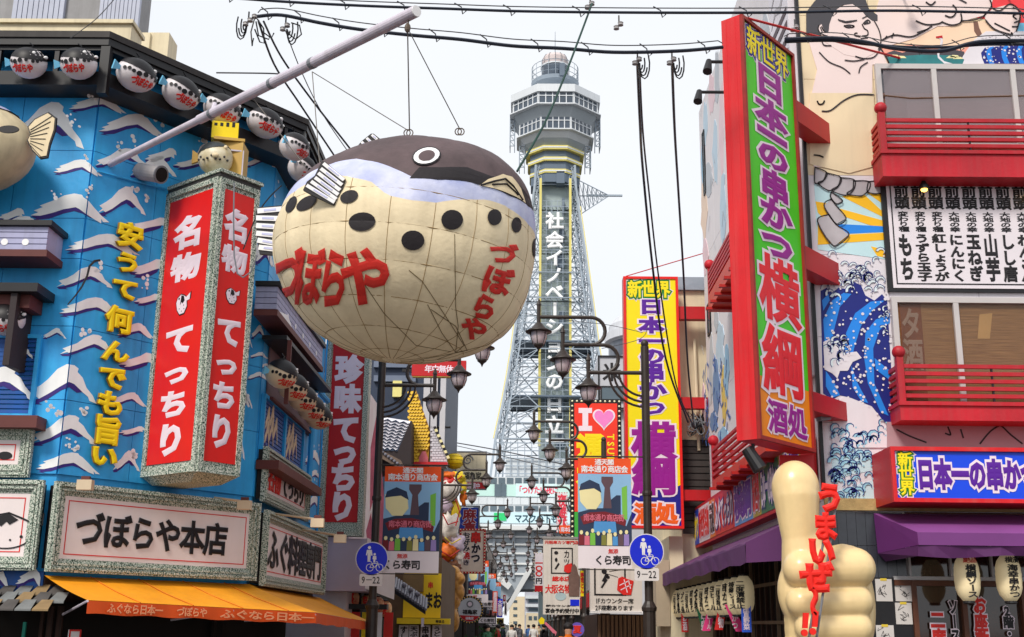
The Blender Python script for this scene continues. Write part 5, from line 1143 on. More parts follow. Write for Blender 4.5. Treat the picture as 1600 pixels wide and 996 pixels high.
# white wavy tile roof
F = FY(33); t = thing('white_tile_roof', 'steep white tiled roof with dark wavy rows behind the left lamp pole', 'roof', F.P(615, 700)); wt = mat('roof_white_tile', (222, 220, 228), 1, .5, .05)
quad = [(588, 640), (641, 652), (621, 703), (588, 700)]
top = F.pts([(588, 646), (640, 654)]); bot = F.pts([(586, 700), (620, 703)])
nr = 10
for k in range(nr):
    a, c = k / nr, (k + 1) / nr; L = lambda q: ((top[0][0] * (1 - q) + bot[0][0] * q, top[0][1] * (1 - q) + bot[0][1] * q), (top[1][0] * (1 - q) + bot[1][0] * q, top[1][1] * (1 - q) + bot[1][1] * q))
    (a0, a1), (c0, c1) = L(a), L(c); n = 16; V = []
    for i in range(n + 1):
        s = i / n; w_ = .03 * math.sin(i * math.pi / 2); V += [F.W(a0[0] + (a1[0] - a0[0]) * s, a0[1] + (a1[1] - a0[1]) * s, -.1 - .4 * (1 - a)), F.W(c0[0] + (c1[0] - c0[0]) * s, c0[1] + (c1[1] - c0[1]) * s + w_ + .012, -.02 - .4 * (1 - c))]
    B().add(V, [(2 * i, 2 * i + 1, 2 * i + 3, 2 * i + 2) for i in range(n)]).build('tile_row', wt, t)
    P = [F.W(c0[0] + (c1[0] - c0[0]) * i / n, c0[1] + (c1[1] - c0[1]) * i / n + .03 * math.sin(i * math.pi / 2), .0 - .4 * (1 - c)) for i in range(n + 1)]; B().tube(P, .016, 4).build('tile_edge', navy, t)
B().prism(F, F.pts([(642, 656), (642, 735), (585, 735), (585, 703), (621, 705)]), -1.5, -.05).build('dark_gable', mat('gable_dark', (44, 34, 36), 1, .7), t)
B().prism(F, F.pts([(586, 700), (628, 722), (634, 735), (628, 736), (586, 712)]), -.04, .35).build('lower_eave', mat('eave_wood', (110, 92, 80), 1, .7, .2, 5), t)
for k in range(8): B().ball(F.W(F.uv(600 + 4.6 * k, 709 + 3.4 * k)[0], F.uv(600 + 4.6 * k, 710 + 3.4 * k)[1], .38), .045, .04, .045, 8, 6).build('eave_tile_end', tgr, t)
# golden scaled horn and white brick cone: decorated building
F = FY(34); t = thing('scaled_gold_facade', 'tall yellow scaled horn shaped facade ornament beside the white brick gable', 'facade ornament', F.P(655, 730)); gs = mat('gold_scale', (220, 176, 40), 1, .4, .12, 6); B().prism(F, F.pts([(640, 730), (638, 660), (641, 612), (650, 610), (660, 640), (670, 668), (671, 690), (669, 730)]), -.6, 0).build('core', mat('gold_scale_dark', (170, 120, 16), 1, .5), t)
V0 = B(); cnt = 0; rowsN = 24
for j in range(rowsN):
    y = 614 + j * 4.8; xl = 639.5; xr = 651 + max(0, (y - 612)) * .33; xr = min(xr, 671)
    n = max(3, int((xr - xl) / 4.2))
    for i in range(n):
        x = xl + (i + (.5 if j % 2 else 0)) * (xr - xl) / n
        if y > 705 and 655 < x < 669: continue
        u, v = F.uv(x, y); h = .06; V0.add([F.W(u - .045, v + .04, .01), F.W(u + .045, v + .04, .01), F.W(u + .05, v - .02, .05), F.W(u, v - .075, .06), F.W(u - .05, v - .02, .05)], [(0, 4, 3, 2, 1)]); cnt += 1
V0.build('scales', gs, t, kind='stuff')
B().prism(F, F.pts([(655, 730), (655, 716), (660, 706), (665, 706), (669, 716), (669, 730)]), .001, .05).build('arch_window', mat('pink_window', (206, 110, 120), 1, .4), t)
t = thing('white_brick_gable', 'white brick gable with black and cream checked edge above the street', 'gable', F.P(685, 728)); B().prism(F, F.pts([(672, 730), (672, 664), (678, 668), (697, 712), (697, 730)]), -.5, -.05).build('core', mat('mortar', (170, 168, 172), 1, .8), t); wb = mat('white_brick', (214, 212, 220), 1, .7, .08, 9)
bme = B()
for j in range(15):
    y = 670 + j * 4; xr = 675 + (y - 664) * .42
    for i in range(5):
        x0 = 672.5 + i * 5.2 + (2.6 if j % 2 else 0); x1 = min(x0 + 4.6, xr)
        if x1 - x0 > 1: bme.box(F, F.rc(x0, y, x1, y + 3.2), -.049, -.02)
bme.build('bricks', wb, t, kind='stuff')
for k in range(12): a = k / 12; x, y = 677 + 22 * a, 668 + 50 * a; B().prism(F, F.pts([(x, y), (x + 4, y - 1.5), (x + 6, y + 2.6), (x + 2, y + 4)]), -.04, .08).build('edge_block', [blackp, MC['banner_cream']][k % 2], t)
B().box(F, F.rc(648, 724, 700, 729), .01, .3).build('red_rail', red2, t)
# festive figures
F = FY(39); ym = mat('festive_yellow', (240, 200, 20), 1, .5, .15, 6); t = thing('paper_lantern', 'big flattened yellow lantern above the painted festival figures', 'lantern', at(710, 722, 39)); B().ball(at(710, 721, 39), .33, .33, .27, 18, 10).build('body', ym, t, smooth=True)
for k in range(5): B().tube([at(710, 721, 39) + Vector(((.335 * math.sin(a)) * math.cos(q), .335 * math.sin(a) * math.sin(q), .27 * math.cos(a))) for q in [i * math.pi / 8 for i in range(16)]for a in [.5 + k * .5]], .008, 4, closed=True).build('rib', mat('ochre_rib', (160, 120, 10), 1, .5), t)
t = thing('festival_float', 'jumbled golden, orange and white festival figures above the left shop fronts', 'statue', at(708, 860, 38)); fm = [mat('float_' + n, c, 1, .5, .25, 6) for n, c in (('gold', (206, 150, 60)), ('white', (224, 214, 206)), ('red', (190, 40, 36)), ('orange', (224, 110, 30)), ('brown', (110, 66, 40)), ('green', (110, 150, 70)), ('lilac', (200, 180, 200)), ('yellow', (236, 200, 50)))]
random.seed(5)
for (x, y, rx, ry, m_) in ((700, 744, 15, 7, 3), (716, 746, 12, 9, 7), (722, 760, 8, 13, 7), (702, 765, 18, 18, 1), (700, 754, 16, 8, 2), (694, 790, 14, 14, 6), (712, 800, 9, 20, 7), (724, 775, 6, 16, 3), (700, 825, 18, 22, 1), (712, 850, 14, 16, 6), (694, 815, 10, 18, 7), (700, 862, 16, 14, 3), (694, 875, 10, 10, 2), (716, 870, 9, 12, 1), (706, 885, 14, 9, 4), (690, 845, 6, 20, 5)):
    P = at(x, y, 38.5 - .012 * rx); kx = 38 / 1809; b = B(); b.ball(P, rx * kx, rx * kx * .8, ry * kx, 14, 10)
    b.v = [P + (p - P) * (1 + .16 * math.sin(p.x * 31 + p.z * 23) + .14 * math.sin(p.z * 47 - p.x * 19) + random.uniform(-.05, .05)) for p in b.v]; b.build('figure_mass', fm[m_], t, smooth=True)
for L in ([(690, 800), (700, 820), (716, 815)], [(695, 840), (706, 850), (720, 842)], [(704, 742), (712, 752), (722, 744)], [(690, 862), (704, 870), (718, 860)], [(712, 780), (718, 800), (712, 822)]): B().tube([at(x, y, 37.9) for x, y in L], .022, 5).build('trim_rope', fm[2 + (L[0][0] % 2) * 5], t)
# muscular golden torso
t = thing('golden_statue', 'muscular golden brown statue standing over the left shop fronts', 'statue', at(705, 985, 36)); gm = mat('golden_bronze', (160, 100, 36), 1, .35, .3, 5, rgb2=(216, 160, 84))
me = B()
for (x, y, rx, ry) in ((707, 893, 12, 9), (715, 905, 12, 11), (704, 912, 16, 13), (716, 925, 10, 14), (706, 938, 14, 16), (694, 925, 8, 10), (702, 958, 12, 15), (708, 970, 10, 18), (694, 948, 7, 14)):
    P = at(x, y, 36.2); k = 36 / 1809; me.ball(P, rx * k, rx * k * .9, ry * k, 16, 12)
o = me.build('torso', gm, t, smooth=True)
def remesh(o, vs, sm=4):
    m_ = o.modifiers.new('r', 'REMESH'); m_.mode = 'VOXEL'; m_.voxel_size = vs; m_.use_smooth_shade = True
    s_ = o.modifiers.new('s', 'SMOOTH'); s_.iterations = sm; s_.factor = .6
    bpy.context.view_layer.update(); dg = bpy.context.evaluated_depsgraph_get(); nm = bpy.data.meshes.new_from_object(o.evaluated_get(dg)); mats = [x for x in o.data.materials]
    o.modifiers.clear(); o.data = nm
    if not nm.materials: [nm.materials.append(x) for x in mats]
    nm.polygons.foreach_set('use_smooth', [True] * len(nm.polygons))
remesh(o, .022, 3)
# cream sign with swirl
F = FY(48); t = thing('cream_shop_sign', 'cream sign with a grey swirl and red opening strip behind the second left lamp', 'shop sign', F.P(730, 765)); B().box(F, F.rc(703, 706, 759, 753), -.2, 0).build('panel', beige, t); B().frame(F, F.rc(702, 705, 760, 766), .05, -.1, .02).build('frame', greyd, t)
B().box(F, F.rc(703, 753.5, 759, 765.5), -.18, .002).build('red_strip', red2, t); B().text(F, '時間営業中', F.rc(718, 755, 750, 764), .004, .012, .03).build('strip_lettering', whitel, t); B().text(F, '福亀家', F.rc(725, 738, 752, 750), .001, .01, .02).build('lettering', blackp, t)
u, v = F.uv(731, 719); B().tube([F.W(u + .22 * (1 - k / 26) * math.cos(k * .5), v + .22 * (1 - k / 26) * math.sin(k * .5), .02) for k in range(24)], .03, 5, .01).build('swirl_emblem', greyd, t)
# blue mahjong sign
F = FY(46); t = thing('blue_parlour_sign', 'blue vertical sign with brown red characters over the fried skewer sign', 'shop sign', F.P(733, 830)); B().box(F, F.rc(719, 793, 747, 832), -.15, 0).build('panel', mat('deep_sign_blue', (30, 60, 170), 1, .5), t); B().frame(F, F.rc(717, 790, 749, 834), .05, -.1, .03).build('frame', greyd, t)
otext(F, '麻雀', F.rc(724, 796, 743, 829), .001, mat('maroon_letter', (150, 30, 40), 1, .5), whitel, t, .04, .07, True)
# bulbs proto
bulbm = mat('bulb_cream', (250, 240, 200), 1, .3, .02)
def bulbs(F, r, step, t, m, d=.03, name='bulb', rad=.03):
    u0, v0, u1, v1 = r; P = []; n = max(2, round((u1 - u0) / step)); q = max(2, round((v1 - v0) / step))
    P += [(u0 + (u1 - u0) * i / n, v) for i in range(n + 1) for v in (v0, v1)] + [(u, v0 + (v1 - v0) * i / q) for i in range(1, q) for u in (u0, u1)]
    first = None
    for (u, v) in P:
        if first is None: first = B().ball(F.W(u, v, d), rad, rad, rad, 8, 5).build(name, m, t, smooth=True); base = F.W(u, v, d)
        else:
            c = first.copy(); COL.objects.link(c); c.location = first.location + (F.W(u, v, d) - base); c.parent = t
F = FY(42); t = thing('skewer_sign', 'pale sign with bulb border and red and black vertical characters on the left', 'shop sign', F.P(738, 895)); r = F.rc(719, 827, 757, 896)
B().box(F, r, -.16, 0).build('panel', mat('sign_cream_pink', (236, 214, 196), 1, .5), t); B().frame(F, (r[0] - .02, r[1] - .02, r[2] + .02, r[3] + .02), .07, -.1, .02).build('bulb_frame', red2, t); bulbs(F, (r[0] + .015, r[1] + .015, r[2] - .015, r[3] - .015), .11, t, bulbm, .03, rad=.022)
def col(F, txt, x0, y0, x1, y1, f, l, t, d=.001, **k): return otext(F, txt, F.rc(x0, y0, x1, y1), d, f, l, t, vert=True, **k)
col(F, '串', 736, 832, 751, 849, redl, blackp, t, bev=.05, lw=.08); col(F, 'かつ', 737, 850, 750, 880, blackp, whitel, t, bev=.05, lw=.08); col(F, 'お好み', 723, 832, 734, 862, blackp, whitel, t, bev=.03, lw=.06); col(F, '焼', 723, 863, 734, 874, redl, whitel, t, bev=.04, lw=.08); col(F, 'き', 723, 875, 734, 884, blackp, whitel, t, bev=.03, lw=.06)
# round sign
F = FY(44); u, v = F.uv(734, 953); t = thing('round_sign', 'round grey sign with red foot and bulb rim low on the left', 'shop sign', F.W(u, v - .5)); B().disc(F, (u, v), .5, -.16, 0, 32).build('rim', blackm, t); B().disc(F, (u, v), .43, .001, .01, 32).build('face', mat('round_grey', (206, 206, 212), 1, .5), t)
B().prism(F, [(u + .42 * math.cos(a), v + .42 * math.sin(a)) for a in [math.radians(q) for q in range(208, 333, 8)]], .0105, .015).build('red_foot', red2, t); B().text(F, '福亀家', (u - .26, v - .17, u + .28, v), .0155, .02, .03).build('lettering', blackp, t); B().disc(F, (u, v + .2), .13, .0105, .016, 16).build('portrait_disc', greyd, t); B().disc(F, (u, v + .2), .08, .017, .02, 12).build('portrait_center', whitel, t)
B().text(F, '福亀家', (u - .15, v - .36, u + .15, v - .26), .0155, .02, .02).build('foot_lettering', whitel, t)
fb_ = None
for i in range(28):
    a = i * 2 * math.pi / 28; P = F.W(u + .465 * math.cos(a), v + .465 * math.sin(a), .01)
    if fb_ is None: fb_ = B().ball(P, .025, .025, .025, 8, 5).build('bulb', mat('bulb_orange', (250, 190, 90), 1, .3), t); P0b = P
    else: c = fb_.copy(); COL.objects.link(c); c.location = fb_.location + (P - P0b); c.parent = t
F = FY(52); 
for i, (x0, y0, x1, y1) in enumerate(((748, 965, 774, 974), (760, 975, 778, 980))):
    t = thing('small_board', ('upper' if i == 0 else 'lower') + ' small white shop board beside the round sign low on the left', 'shop sign', F.P(x0, y1)); B().box(F, F.rc(x0, y0, x1, y1), 0, .05).build('panel', bwt, t); B().text(F, 'くら寿司', F.rc(x0 + 2, y0 + 2, x1 - 2, y1 - 1), .051, .056, .03).build('lettering', blackp, t)
# rows of far shops closing both sides of the street
random.seed(11)
cols = [(150, 140, 132), (196, 180, 160), (120, 96, 84), (176, 60, 50), (210, 200, 190), (90, 96, 110), (224, 190, 60), (140, 150, 120)]
wins = mat('shop_window_dark', (40, 44, 50), 1, .2, .3, 1); 
def rowshop(side, y0, y1, h, c, i):
    x = -3.6 if side < 0 else 3.5; t = thing('shop_building', f"{['grey','tan','brown','red','cream','slate','yellow','green grey'][c]} shop building along the {'left' if side<0 else 'right'} side, {['just beyond the gold statue','fourth plot','midway down the street','near the far end','by the tower arch'][i]}", 'building', (x + side * 2, (y0 + y1) / 2, 0))
    m_ = mat('row_wall_%d' % c, cols[c], 1, .7, .1, .8, .25); a, b_ = (x + side * 7, x) if side < 0 else (x, x + side * 7)
    B().bb((a, y0, 0), (b_, y1, h)).build('wall', m_, t); B().bb((a - .05, y0 - .05, h + .002), (b_ + .05, y1, h + .15)).build('cornice', concrete, t)
    FS = Fr((x, y0, 0), (0, 1, 0)) if side < 0 else Fr((x, y1, 0), (0, -1, 0))
    n = int((y1 - y0) / 2.2)
    for k in range(n):
        for z in [3.6 + 2.8 * q for q in range(int((h - 3) / 2.8))]:
            u = .5 + k * 2.2; B().box(FS, (u, z, u + 1.3, z + 1.3), .001, .04).build('window', wins, t); B().frame(FS, (u - .05, z - .05, u + 1.35, z + 1.35), .06, .001, .07).build('window_frame', concrete, t)
    B().box(FS, (.2, 2.6, y1 - y0 - .2, 3.3), .001, .3).build('shop_fascia', [red2, yb_, bwt, MC['banner_ink']][(i + c) % 4], t); B().box(FS, (.1, 0, y1 - y0 - .1, 2.5), .001, .02).build('shop_opening', interior, t)
    FF = FY(y0)
    return t
# left row stays low behind the signs, right row likewise
for i, (y0, y1, h, c) in enumerate(((46.2, 58, 6.0, 2), (58.2, 72, 7.2, 1), (72.2, 90, 7.5, 5), (90.2, 112, 9, 4), (112.2, 150, 9, 0))): rowshop(-1, y0, y1, h, c, i)
for i, (y0, y1, h, c) in enumerate(((46.2, 60, 7.5, 4), (60.2, 76, 8, 7), (76.2, 92, 9, 1), (92.2, 112, 9, 5), (112.2, 150, 10, 2))): rowshop(1, y0, y1, h, c, i)
# many little blade signs down the street
bs = [((770, 924, 777, 958), 66, bor), ((777, 936, 785, 965), 74, sblue), ((788, 940, 792, 962), 90, bwt), ((776, 966, 787, 980), 70, yb_), ((750, 880, 756, 912), 58, bwt), ((786, 930, 790, 940), 100, red2)]
for i, (r, y, m_) in enumerate(bs):
    F = FY(y); t = thing('blade_sign', ['narrow orange', 'narrow blue', 'thin white', 'small yellow', 'white', 'tiny red'][i] + ' projecting shop sign far down the left side', 'shop sign', F.P(r[0], r[3])); B().box(F, F.rc(*r), -.1, 0).build('panel', m_, t)
    B().text(F, ['居酒屋', '大衆酒場', '鮨', '酒', 'うどん', '肉'][i], F.rc(r[0] + 1, r[1] + 2, r[2] - 1, r[3] - 2), .001, .01, .05, True).build('lettering', blackp if i in (2, 3, 4) else whitel, t)
# ================================================================ middle of the street, right side
# bulb framed I heart sign
F = FY(36); t = thing('heart_sign', 'tall red sign reading I heart Tsutenkaku inside a black bulb frame', 'shop sign', F.P(930, 865)); r = F.rc(894, 624, 971, 868); ru = F.rc(891, 745, 972, 745); r = (ru[0], r[1], ru[2], r[3])
B().box(F, r, -.2, 0).build('frame_box', blackm, t); ri = (r[0] + .13, r[1] + .13, r[2] - .13, r[3] - .13)
hred = mat('heart_red', (238, 52, 30), 1, .55, .05); B().box(F, (ri[0], F.uv(920, 800)[1], ri[2], ri[3]), .001, .02).build('red_panel', hred, t); B().box(F, (ri[0], ri[1], ri[2], F.uv(920, 800)[1] - .01), .001, .02).build('green_panel', mat('heart_green', (60, 170, 60), 1, .5), t)
bulbs(F, (r[0] + .065, r[1] + .065, r[2] - .065, r[3] - .065), .155, t, bulbm, .02, rad=.035)
def hx(x, y): return F.uv(x, y)
I = [(904, 638), (925, 638), (925, 646), (919, 646), (919, 666), (925, 666), (925, 674), (904, 674), (904, 666), (910, 666), (910, 646), (904, 646)]
B().prism(F, F.pts(I), .021, .03).build('letter_i', whitel, t)
hu, hv = F.uv(943.5, 654); hs = .0172 * 20
hp = [(16 * math.sin(a) ** 3 / 16, (13 * math.cos(a) - 5 * math.cos(2 * a) - 2 * math.cos(3 * a) - math.cos(4 * a)) / 16) for a in [i * 2 * math.pi / 40 for i in range(40)]]
B().prism(F, [(hu + x * .355, hv + y * .38) for x, y in hp], .021, .026).build('heart_outline', whitel, t); B().prism(F, [(hu + x * .3, hv + y * .32 + .005) for x, y in hp], .027, .032).build('heart', mat('heart_pink', (240, 130, 200), 1, .5, .06, 6), t)
B().text(F, '通天閣', (F.uv(903, 700)[0], F.uv(920, 800)[1] + .05, F.uv(942, 700)[0], F.uv(920, 680)[1]), .021, .03, .07, True).build('lettering', yell, t)
FR_ = F; b = B()
for i, c in enumerate('TSUTENKAKU'):
    V, Fc, wd = glyph(c, .03); cu_, cv_ = F.uv(954.5, 684 + i * 11); b.add([F.W(cu_ + y * .3, cv_ - x * .3, .021 + .008 * z) for x, y, z in V], Fc)
b.build('latin_lettering', yell, t)
# yellow vertical sign
F = FY(24.6); t = thing('projecting_sign', 'tall yellow vertical sign with purple characters in red frame behind the right lamp pole', 'shop sign', F.P(1020, 825)); u0, u1 = F.uv(976, 620)[0], F.uv(1063.5, 620)[0]; vt, vb = F.uv(1015, 433)[1], F.uv(1020, 826)[1]
yface = mat('sign_face_yellow', (252, 222, 0), 1, .4, .03); purp = mat('letter_purple', (88, 20, 150), 1, .45, .05); mag = mat('letter_magenta', (150, 10, 140), 1, .45, .05); dgreen = mat('outline_green', (0, 120, 40), 1, .5); oranl = mat('letter_orange', (244, 96, 20), 1, .45)
B().box(F, (u0, vb, u1, vt), -.32, 0).build('case', red2, t); B().frame(F, (u0, vb, u1, vt), .055, .001, .04).build('frame', red, t)
zsp = F.uv(1020, 768)[1]; n = 10
yp = [(u0 + .056, vt - .056), (u0 + .056, zsp)] + [(u0 + .056 + (u1 - u0 - .112) * i / n, zsp + .12 * (i / n) ** 2 + .015 * math.sin(i * 2)) for i in range(1, n + 1)] + [(u1 - .056, vt - .056)]
B().prism(F, yp, .002, .012).build('yellow_face', yface, t); B().prism(F, [(u0 + .056, vb + .056)] + yp[1:n + 2] + [(u1 - .056, vb + .056)], .0, .0095).build('blue_face', mat('sign_face_navy', (24, 20, 140), 1, .45), t)
cx_ = (u0 + u1) / 2
def vch(F, ch, ypx, w_, h_, fl, ol, t, d, cu, bev=.06, lw=.14, xoff=0, **k): v = F.uv(1020, ypx)[1]; otext(F, ch, (cu + xoff - w_ / 2, v - h_ / 2, cu + xoff + w_ / 2, v + h_ / 2), d, fl, ol, t, bev, lw, fit=1.0, **k)
v = F.uv(1015, 453)[1]; otext(F, '新世界', (cx_ - .5, v - .19, cx_ + .42, v + .19), .013, yface, dgreen, t, .035, .12, line2=whitel, lw2=.16)
for ch, y, w_, h_ in (('日', 480, .54, .36), ('本', 509, .56, .38), ('一', 534, .56, .4), ('の', 557, .58, .38), ('串', 582, .54, .46), ('か', 612, .6, .42), ('つ', 638, .56, .36)): vch(F, ch, y, w_, h_, purp, whitel, t, .013, cx_, .05, .12)
for ch, y in (('横', 690), ('綱', 745)): vch(F, ch, y, .94, .82, mag, whitel, t, .0132, cx_, .045, .09)
v = F.uv(1025, 803)[1]; otext(F, '酒処', (cx_ - .42, v - .21, cx_ + .46, v + .21), .013, oranl, whitel, t, .05, .13)
for y0, y1 in ((478, 498), (620, 638), (765, 782)): rr = F.rc(1064, y0, 1104, y1); B().box(F, (u1 + .005, rr[1], u1 + .7, rr[3]), -.25, -.05).build('bracket', red2, t)
for a in ((1000, 431, 1064, 402),): B().tube([F.P(978, 432), F.P(1120, 390)], .012, 5).build('stay_rod', red2, t)
# beige building behind
F = FY(25.2); t = thing('beige_building', 'beige rendered building with a dark lower storey behind the yellow sign brackets', 'building', (6, 28, 0)); zt3 = F.uv(1080, 455)[1]; xl = F.uv(1040, 600)[0]
B().bb((3.35, 25.2, 0), (9, 33, zt3)).build('wall', beige, t); B().bb((3.3, 25.1, zt3 + .002), (9, 33, zt3 + .3)).build('roof_slab', mat('slab_blue_grey', (150, 160, 172), 1, .6), t)
rr = F.rc(1062, 688, 1112, 835); B().box(F, (3.37, rr[1], 4.6, rr[3]), .001, .06).build('dark_shutter', mat('shutter_dark', (44, 40, 40), 1, .6, .2, 3), t)
for k in range(14): v = rr[1] + (rr[3] - rr[1]) * k / 14; B().box(F, (3.37, v, 4.6, v + (rr[3] - rr[1]) / 17), .061, .09).build('shutter_slat', mat('shutter_slat_dark', (58, 52, 50), 1, .6, .2, 3), t)
b = B(); b.tube([F.W(3.75, 5.4, .1), F.W(3.72, 7.9, .1)], .035, 6); b.build('conduit', beige, t)
t = thing('junction_cables', 'tangle of grey cable joints clamped on the beige wall beside the mural', 'cable joint', F.P(1085, 665))
random.seed(3)
for k in range(9):
    P = [F.P(1078 + random.uniform(-8, 20), 655 + random.uniform(-8, 30)) + Vector((0, -.3 - random.random() * .2, 0)) for _ in range(5)]; Q = []
    for i in range(4): Q += [P[i].lerp(P[i + 1], s / 4) + Vector((0, 0, -.06 * math.sin(math.pi * s / 4))) for s in range(4)]
    B().tube(Q, .012, 5).build('loop', [blackm, greyd][k % 2], t)
for k in range(4): P = F.P(1078 + 6 * k, 668 - 4 * (k % 2)) + Vector((0, -.35, 0)); B().ball(P, .04, .04, .07, 8, 6).build('insulator', greyd, t)
# curved white block + rice sign block
F = FY(62); t = thing('curved_apartment', 'white apartment block with rounded corner balconies left of the yellow sign', 'building', F.P(980, 700)); cwm = mat('apartment_white', (206, 208, 214), 1, .7, .05, .5, .2); zt4 = F.uv(965, 475)[1]
cxx, r0 = 7.4, 2.7
B().lathe((cxx, 65, 0), [(r0, 0), (r0, zt4 - .6), (r0 - .3, zt4 - .2), (r0 - .9, zt4)], 32).build('corner_tower', cwm, t); B().bb((cxx, 62.4, 0), (16, 75, zt4)).build('wall', cwm, t)
for k in range(6): z = zt4 - 1.4 - k * 2.4; B().lathe((cxx, 65, z - 1.2), [(r0 + .02, 0), (r0 + .02, .95)], 32).build('window_band', mat('apartment_band_grey', (90, 96, 108), 1, .3, .1), t); B().lathe((cxx, 65, z - .2), [(r0 + .01, 0), (r0 + .25, .05), (r0 + .25, .5), (r0 + .01, .55)], 32).build('balcony', cwm, t)  # plain dark grey window bands between the balconies
F = FY(45); t = thing('rice_sign_building', 'grey wall sign with a large black rice character left of the yellow sign', 'shop sign', F.P(955, 625)); rr = F.rc(934, 556, 990, 640); lg_ = mat('light_grey_sign', (188, 188, 194), 1, .6, .05, 1); B().box(F, rr, -3, 0).build('panel', lg_, t); B().frame(F, rr, .06, .001, .06).build('frame', blackm, t)
B().text(F, '米', F.rc(942, 568, 970, 596), .002, .02, .03).build('lettering', blackp, t); B().box(F, F.rc(940, 606, 985, 625), .002, .08).build('dark_window', fgl, t); B().frame(F, F.rc(938, 604, 987, 627), .05, .0815, .11).build('window_frame', blackm, t)
B().bb((rr[0], 45.3, 0), (rr[2] + 3, 52, rr[1] - .01)).build('wall', lg_, t)
# white boards with drawn mask
paperw = mat('aged_white_board', (216, 208, 200), 1, .6, .06, 1.2, .2)
F = FY(27.5); t = thing('drawn_face_board', 'cream board with framed black brush strokes and red seal behind the right banner', 'shop sign', F.P(960, 960)); r = F.rc(922, 862, 1004, 957); B().box(F, r, -.35, 0).build('panel', paperw, t); B().frame(F, (r[0], r[1] - .03, r[2], r[1] + .02), .02, -.3, .03).build('lower_edge', whitew, t)
B().frame(F, F.rc(928, 868, 978, 931), .035, .002, .012).build('drawn_frame', blackp, t)
b = B(); b.line(F, F.pts([(948, 898), (943, 908)]), .07, .002, .012); b.disc(F, F.uv(944, 893), .06, .002, .012); b.line(F, F.pts([(948, 906), (940, 918)]), .04, .002, .012); b.disc(F, F.uv(950, 902), .04, .002, .012, 10); b.line(F, F.pts([(946, 896), (965, 902)]), .008, .002, .012); b.line(F, F.pts([(952, 893), (972, 890)]), .008, .002, .012); b.build('brush_marks', blackp, t)
b = B(); b.prism(F, F.pts([(966, 904), (972, 901), (980, 905), (990, 908), (986, 930), (974, 930), (964, 922)]), .013, .02); b.build('red_seal', redl, t); b = B(); [b.line(F, F.pts(L), .02, .021, .025) for L in ([(968, 915), (982, 908)], [(970, 922), (986, 914)], [(975, 906), (980, 926)], [(982, 907), (985, 920)])]; b.build('seal_marks', whitel, t)
b = B(); b.text(F, '1Fカウンター席', F.rc(930, 935, 990, 944), .002, .01, .015); b.text(F, '2F座敷あります', F.rc(930, 946, 990, 955), .002, .01, .02); b.build('lettering', blackp, t)
F = FY(28.2); t = thing('slatted_shopfront', 'brown vertical slat shop front under the cream brush stroke board', 'shopfront', (2.5, 28.5, 0)); B().bb((1.7, 28.2, 0), (6, 34, F.uv(960, 960)[1])).build('wall', darkwood, t); sw = mat('slat_brown', (112, 84, 62), 1, .7, .25, 4, 0, pat='wood')
for k in range(20): B().box(F, (1.72 + k * .1, 0, 1.79 + k * .1, F.uv(960, 962)[1]), .001, .04).build('slat', sw, t)
F = FY(34); t = thing('brush_sign', 'white box sign with brush drawing, brown statue print and black reservation text', 'shop sign', F.P(878, 960)); r = F.rc(849, 842, 906, 961); B().box(F, r, -.4, 0).build('panel', paperw, t); B().box(F, (r[0] - .03, r[3], r[2] + .03, r[3] + .06), -.42, .03).build('top_cap', concrete, t)
B().text(F, '元祖串カツ専門店', F.rc(851, 845, 904, 851), .002, .01, .03).build('lettering_red', redl, t); B().frame(F, F.rc(861, 856, 895, 897), .03, .002, .012).build('drawn_frame', blackp, t)
b = B(); b.disc(F, F.uv(869, 864), .06, .002, .012, 10, .05); b.disc(F, F.uv(869, 875), .04, .002, .012, 10, .06); b.line(F, F.pts([(873, 881), (868, 889)]), .05, .002, .012); b.text(F, 'カツ', F.rc(881, 860, 890, 886), .002, .012, .02, True); b.text(F, '宴会予約受付中', F.rc(852, 951, 905, 959), .002, .012, .03); b.text(F, '新カウンター', F.rc(853, 945, 900, 949), .002, .012, .02); b.build('lettering', blackp, t)
b = B(); b.text(F, '総本店', F.rc(863, 901, 892, 909), .002, .01, .04); b.text(F, '大阪名物', F.rc(852, 914, 892, 928), .002, .01, .03); b.prism(F, F.pts([(882, 884), (893, 880), (896, 892), (888, 896), (881, 893)]), .013, .018); b.build('lettering_red', redl, t)
st_ = mat('statue_print_brown', (110, 84, 76), 1, .6, .2, 9); B().prism(F, F.pts([(889, 932), (888, 900), (892, 895), (893, 886), (897, 881), (901, 886), (903, 896), (906, 902), (905, 932)]), .0125, .02).build('statue_print', st_, t); B().disc(F, F.uv(876, 932), .16, .002, .01, 12, .12).build('tower_print', mat('print_grey_blue', (170, 190, 196), 1, .6), t); B().box(F, F.rc(891, 937, 905, 947), .002, .012).build('blue_print', sblue, t)
F = FY(44); t = thing('hundred_sign', 'narrow white sign with red circles and bulb border left of the brush sign', 'shop sign', F.P(842, 925)); r = F.rc(836, 864, 848, 925); B().box(F, r, -.15, 0).build('panel', bwt, t); B().box(F, (r[0], r[1], r[2], r[1] + .22), .001, .01).build('red_foot', red2, t)
B().text(F, '一〇〇', (r[0] + .03, r[1] + .55, r[2] - .02, r[3] - .28), .002, .01, .07, True).build('lettering_red', redl, t); B().text(F, '円', (r[0] + .03, r[1] + .28, r[2] - .02, r[1] + .5), .002, .01, .04, True).build('lettering', blackp, t); bulbs(F, (r[0] - .03, r[1], r[2] + .03, r[3]), .13, t, MC['bulb_cream'], .0, rad=.02)
F = FY(40); t = thing('small_orange_banner', 'orange banner strip just above the white brush drawing sign', 'banner', F.P(885, 835)); B().box(F, F.rc(874, 821, 902, 834), -.03, 0).build('cloth', bor, t); B().text(F, '南本通り', F.rc(876, 824, 900, 832), .001, .01, .03).build('lettering', whitel, t)
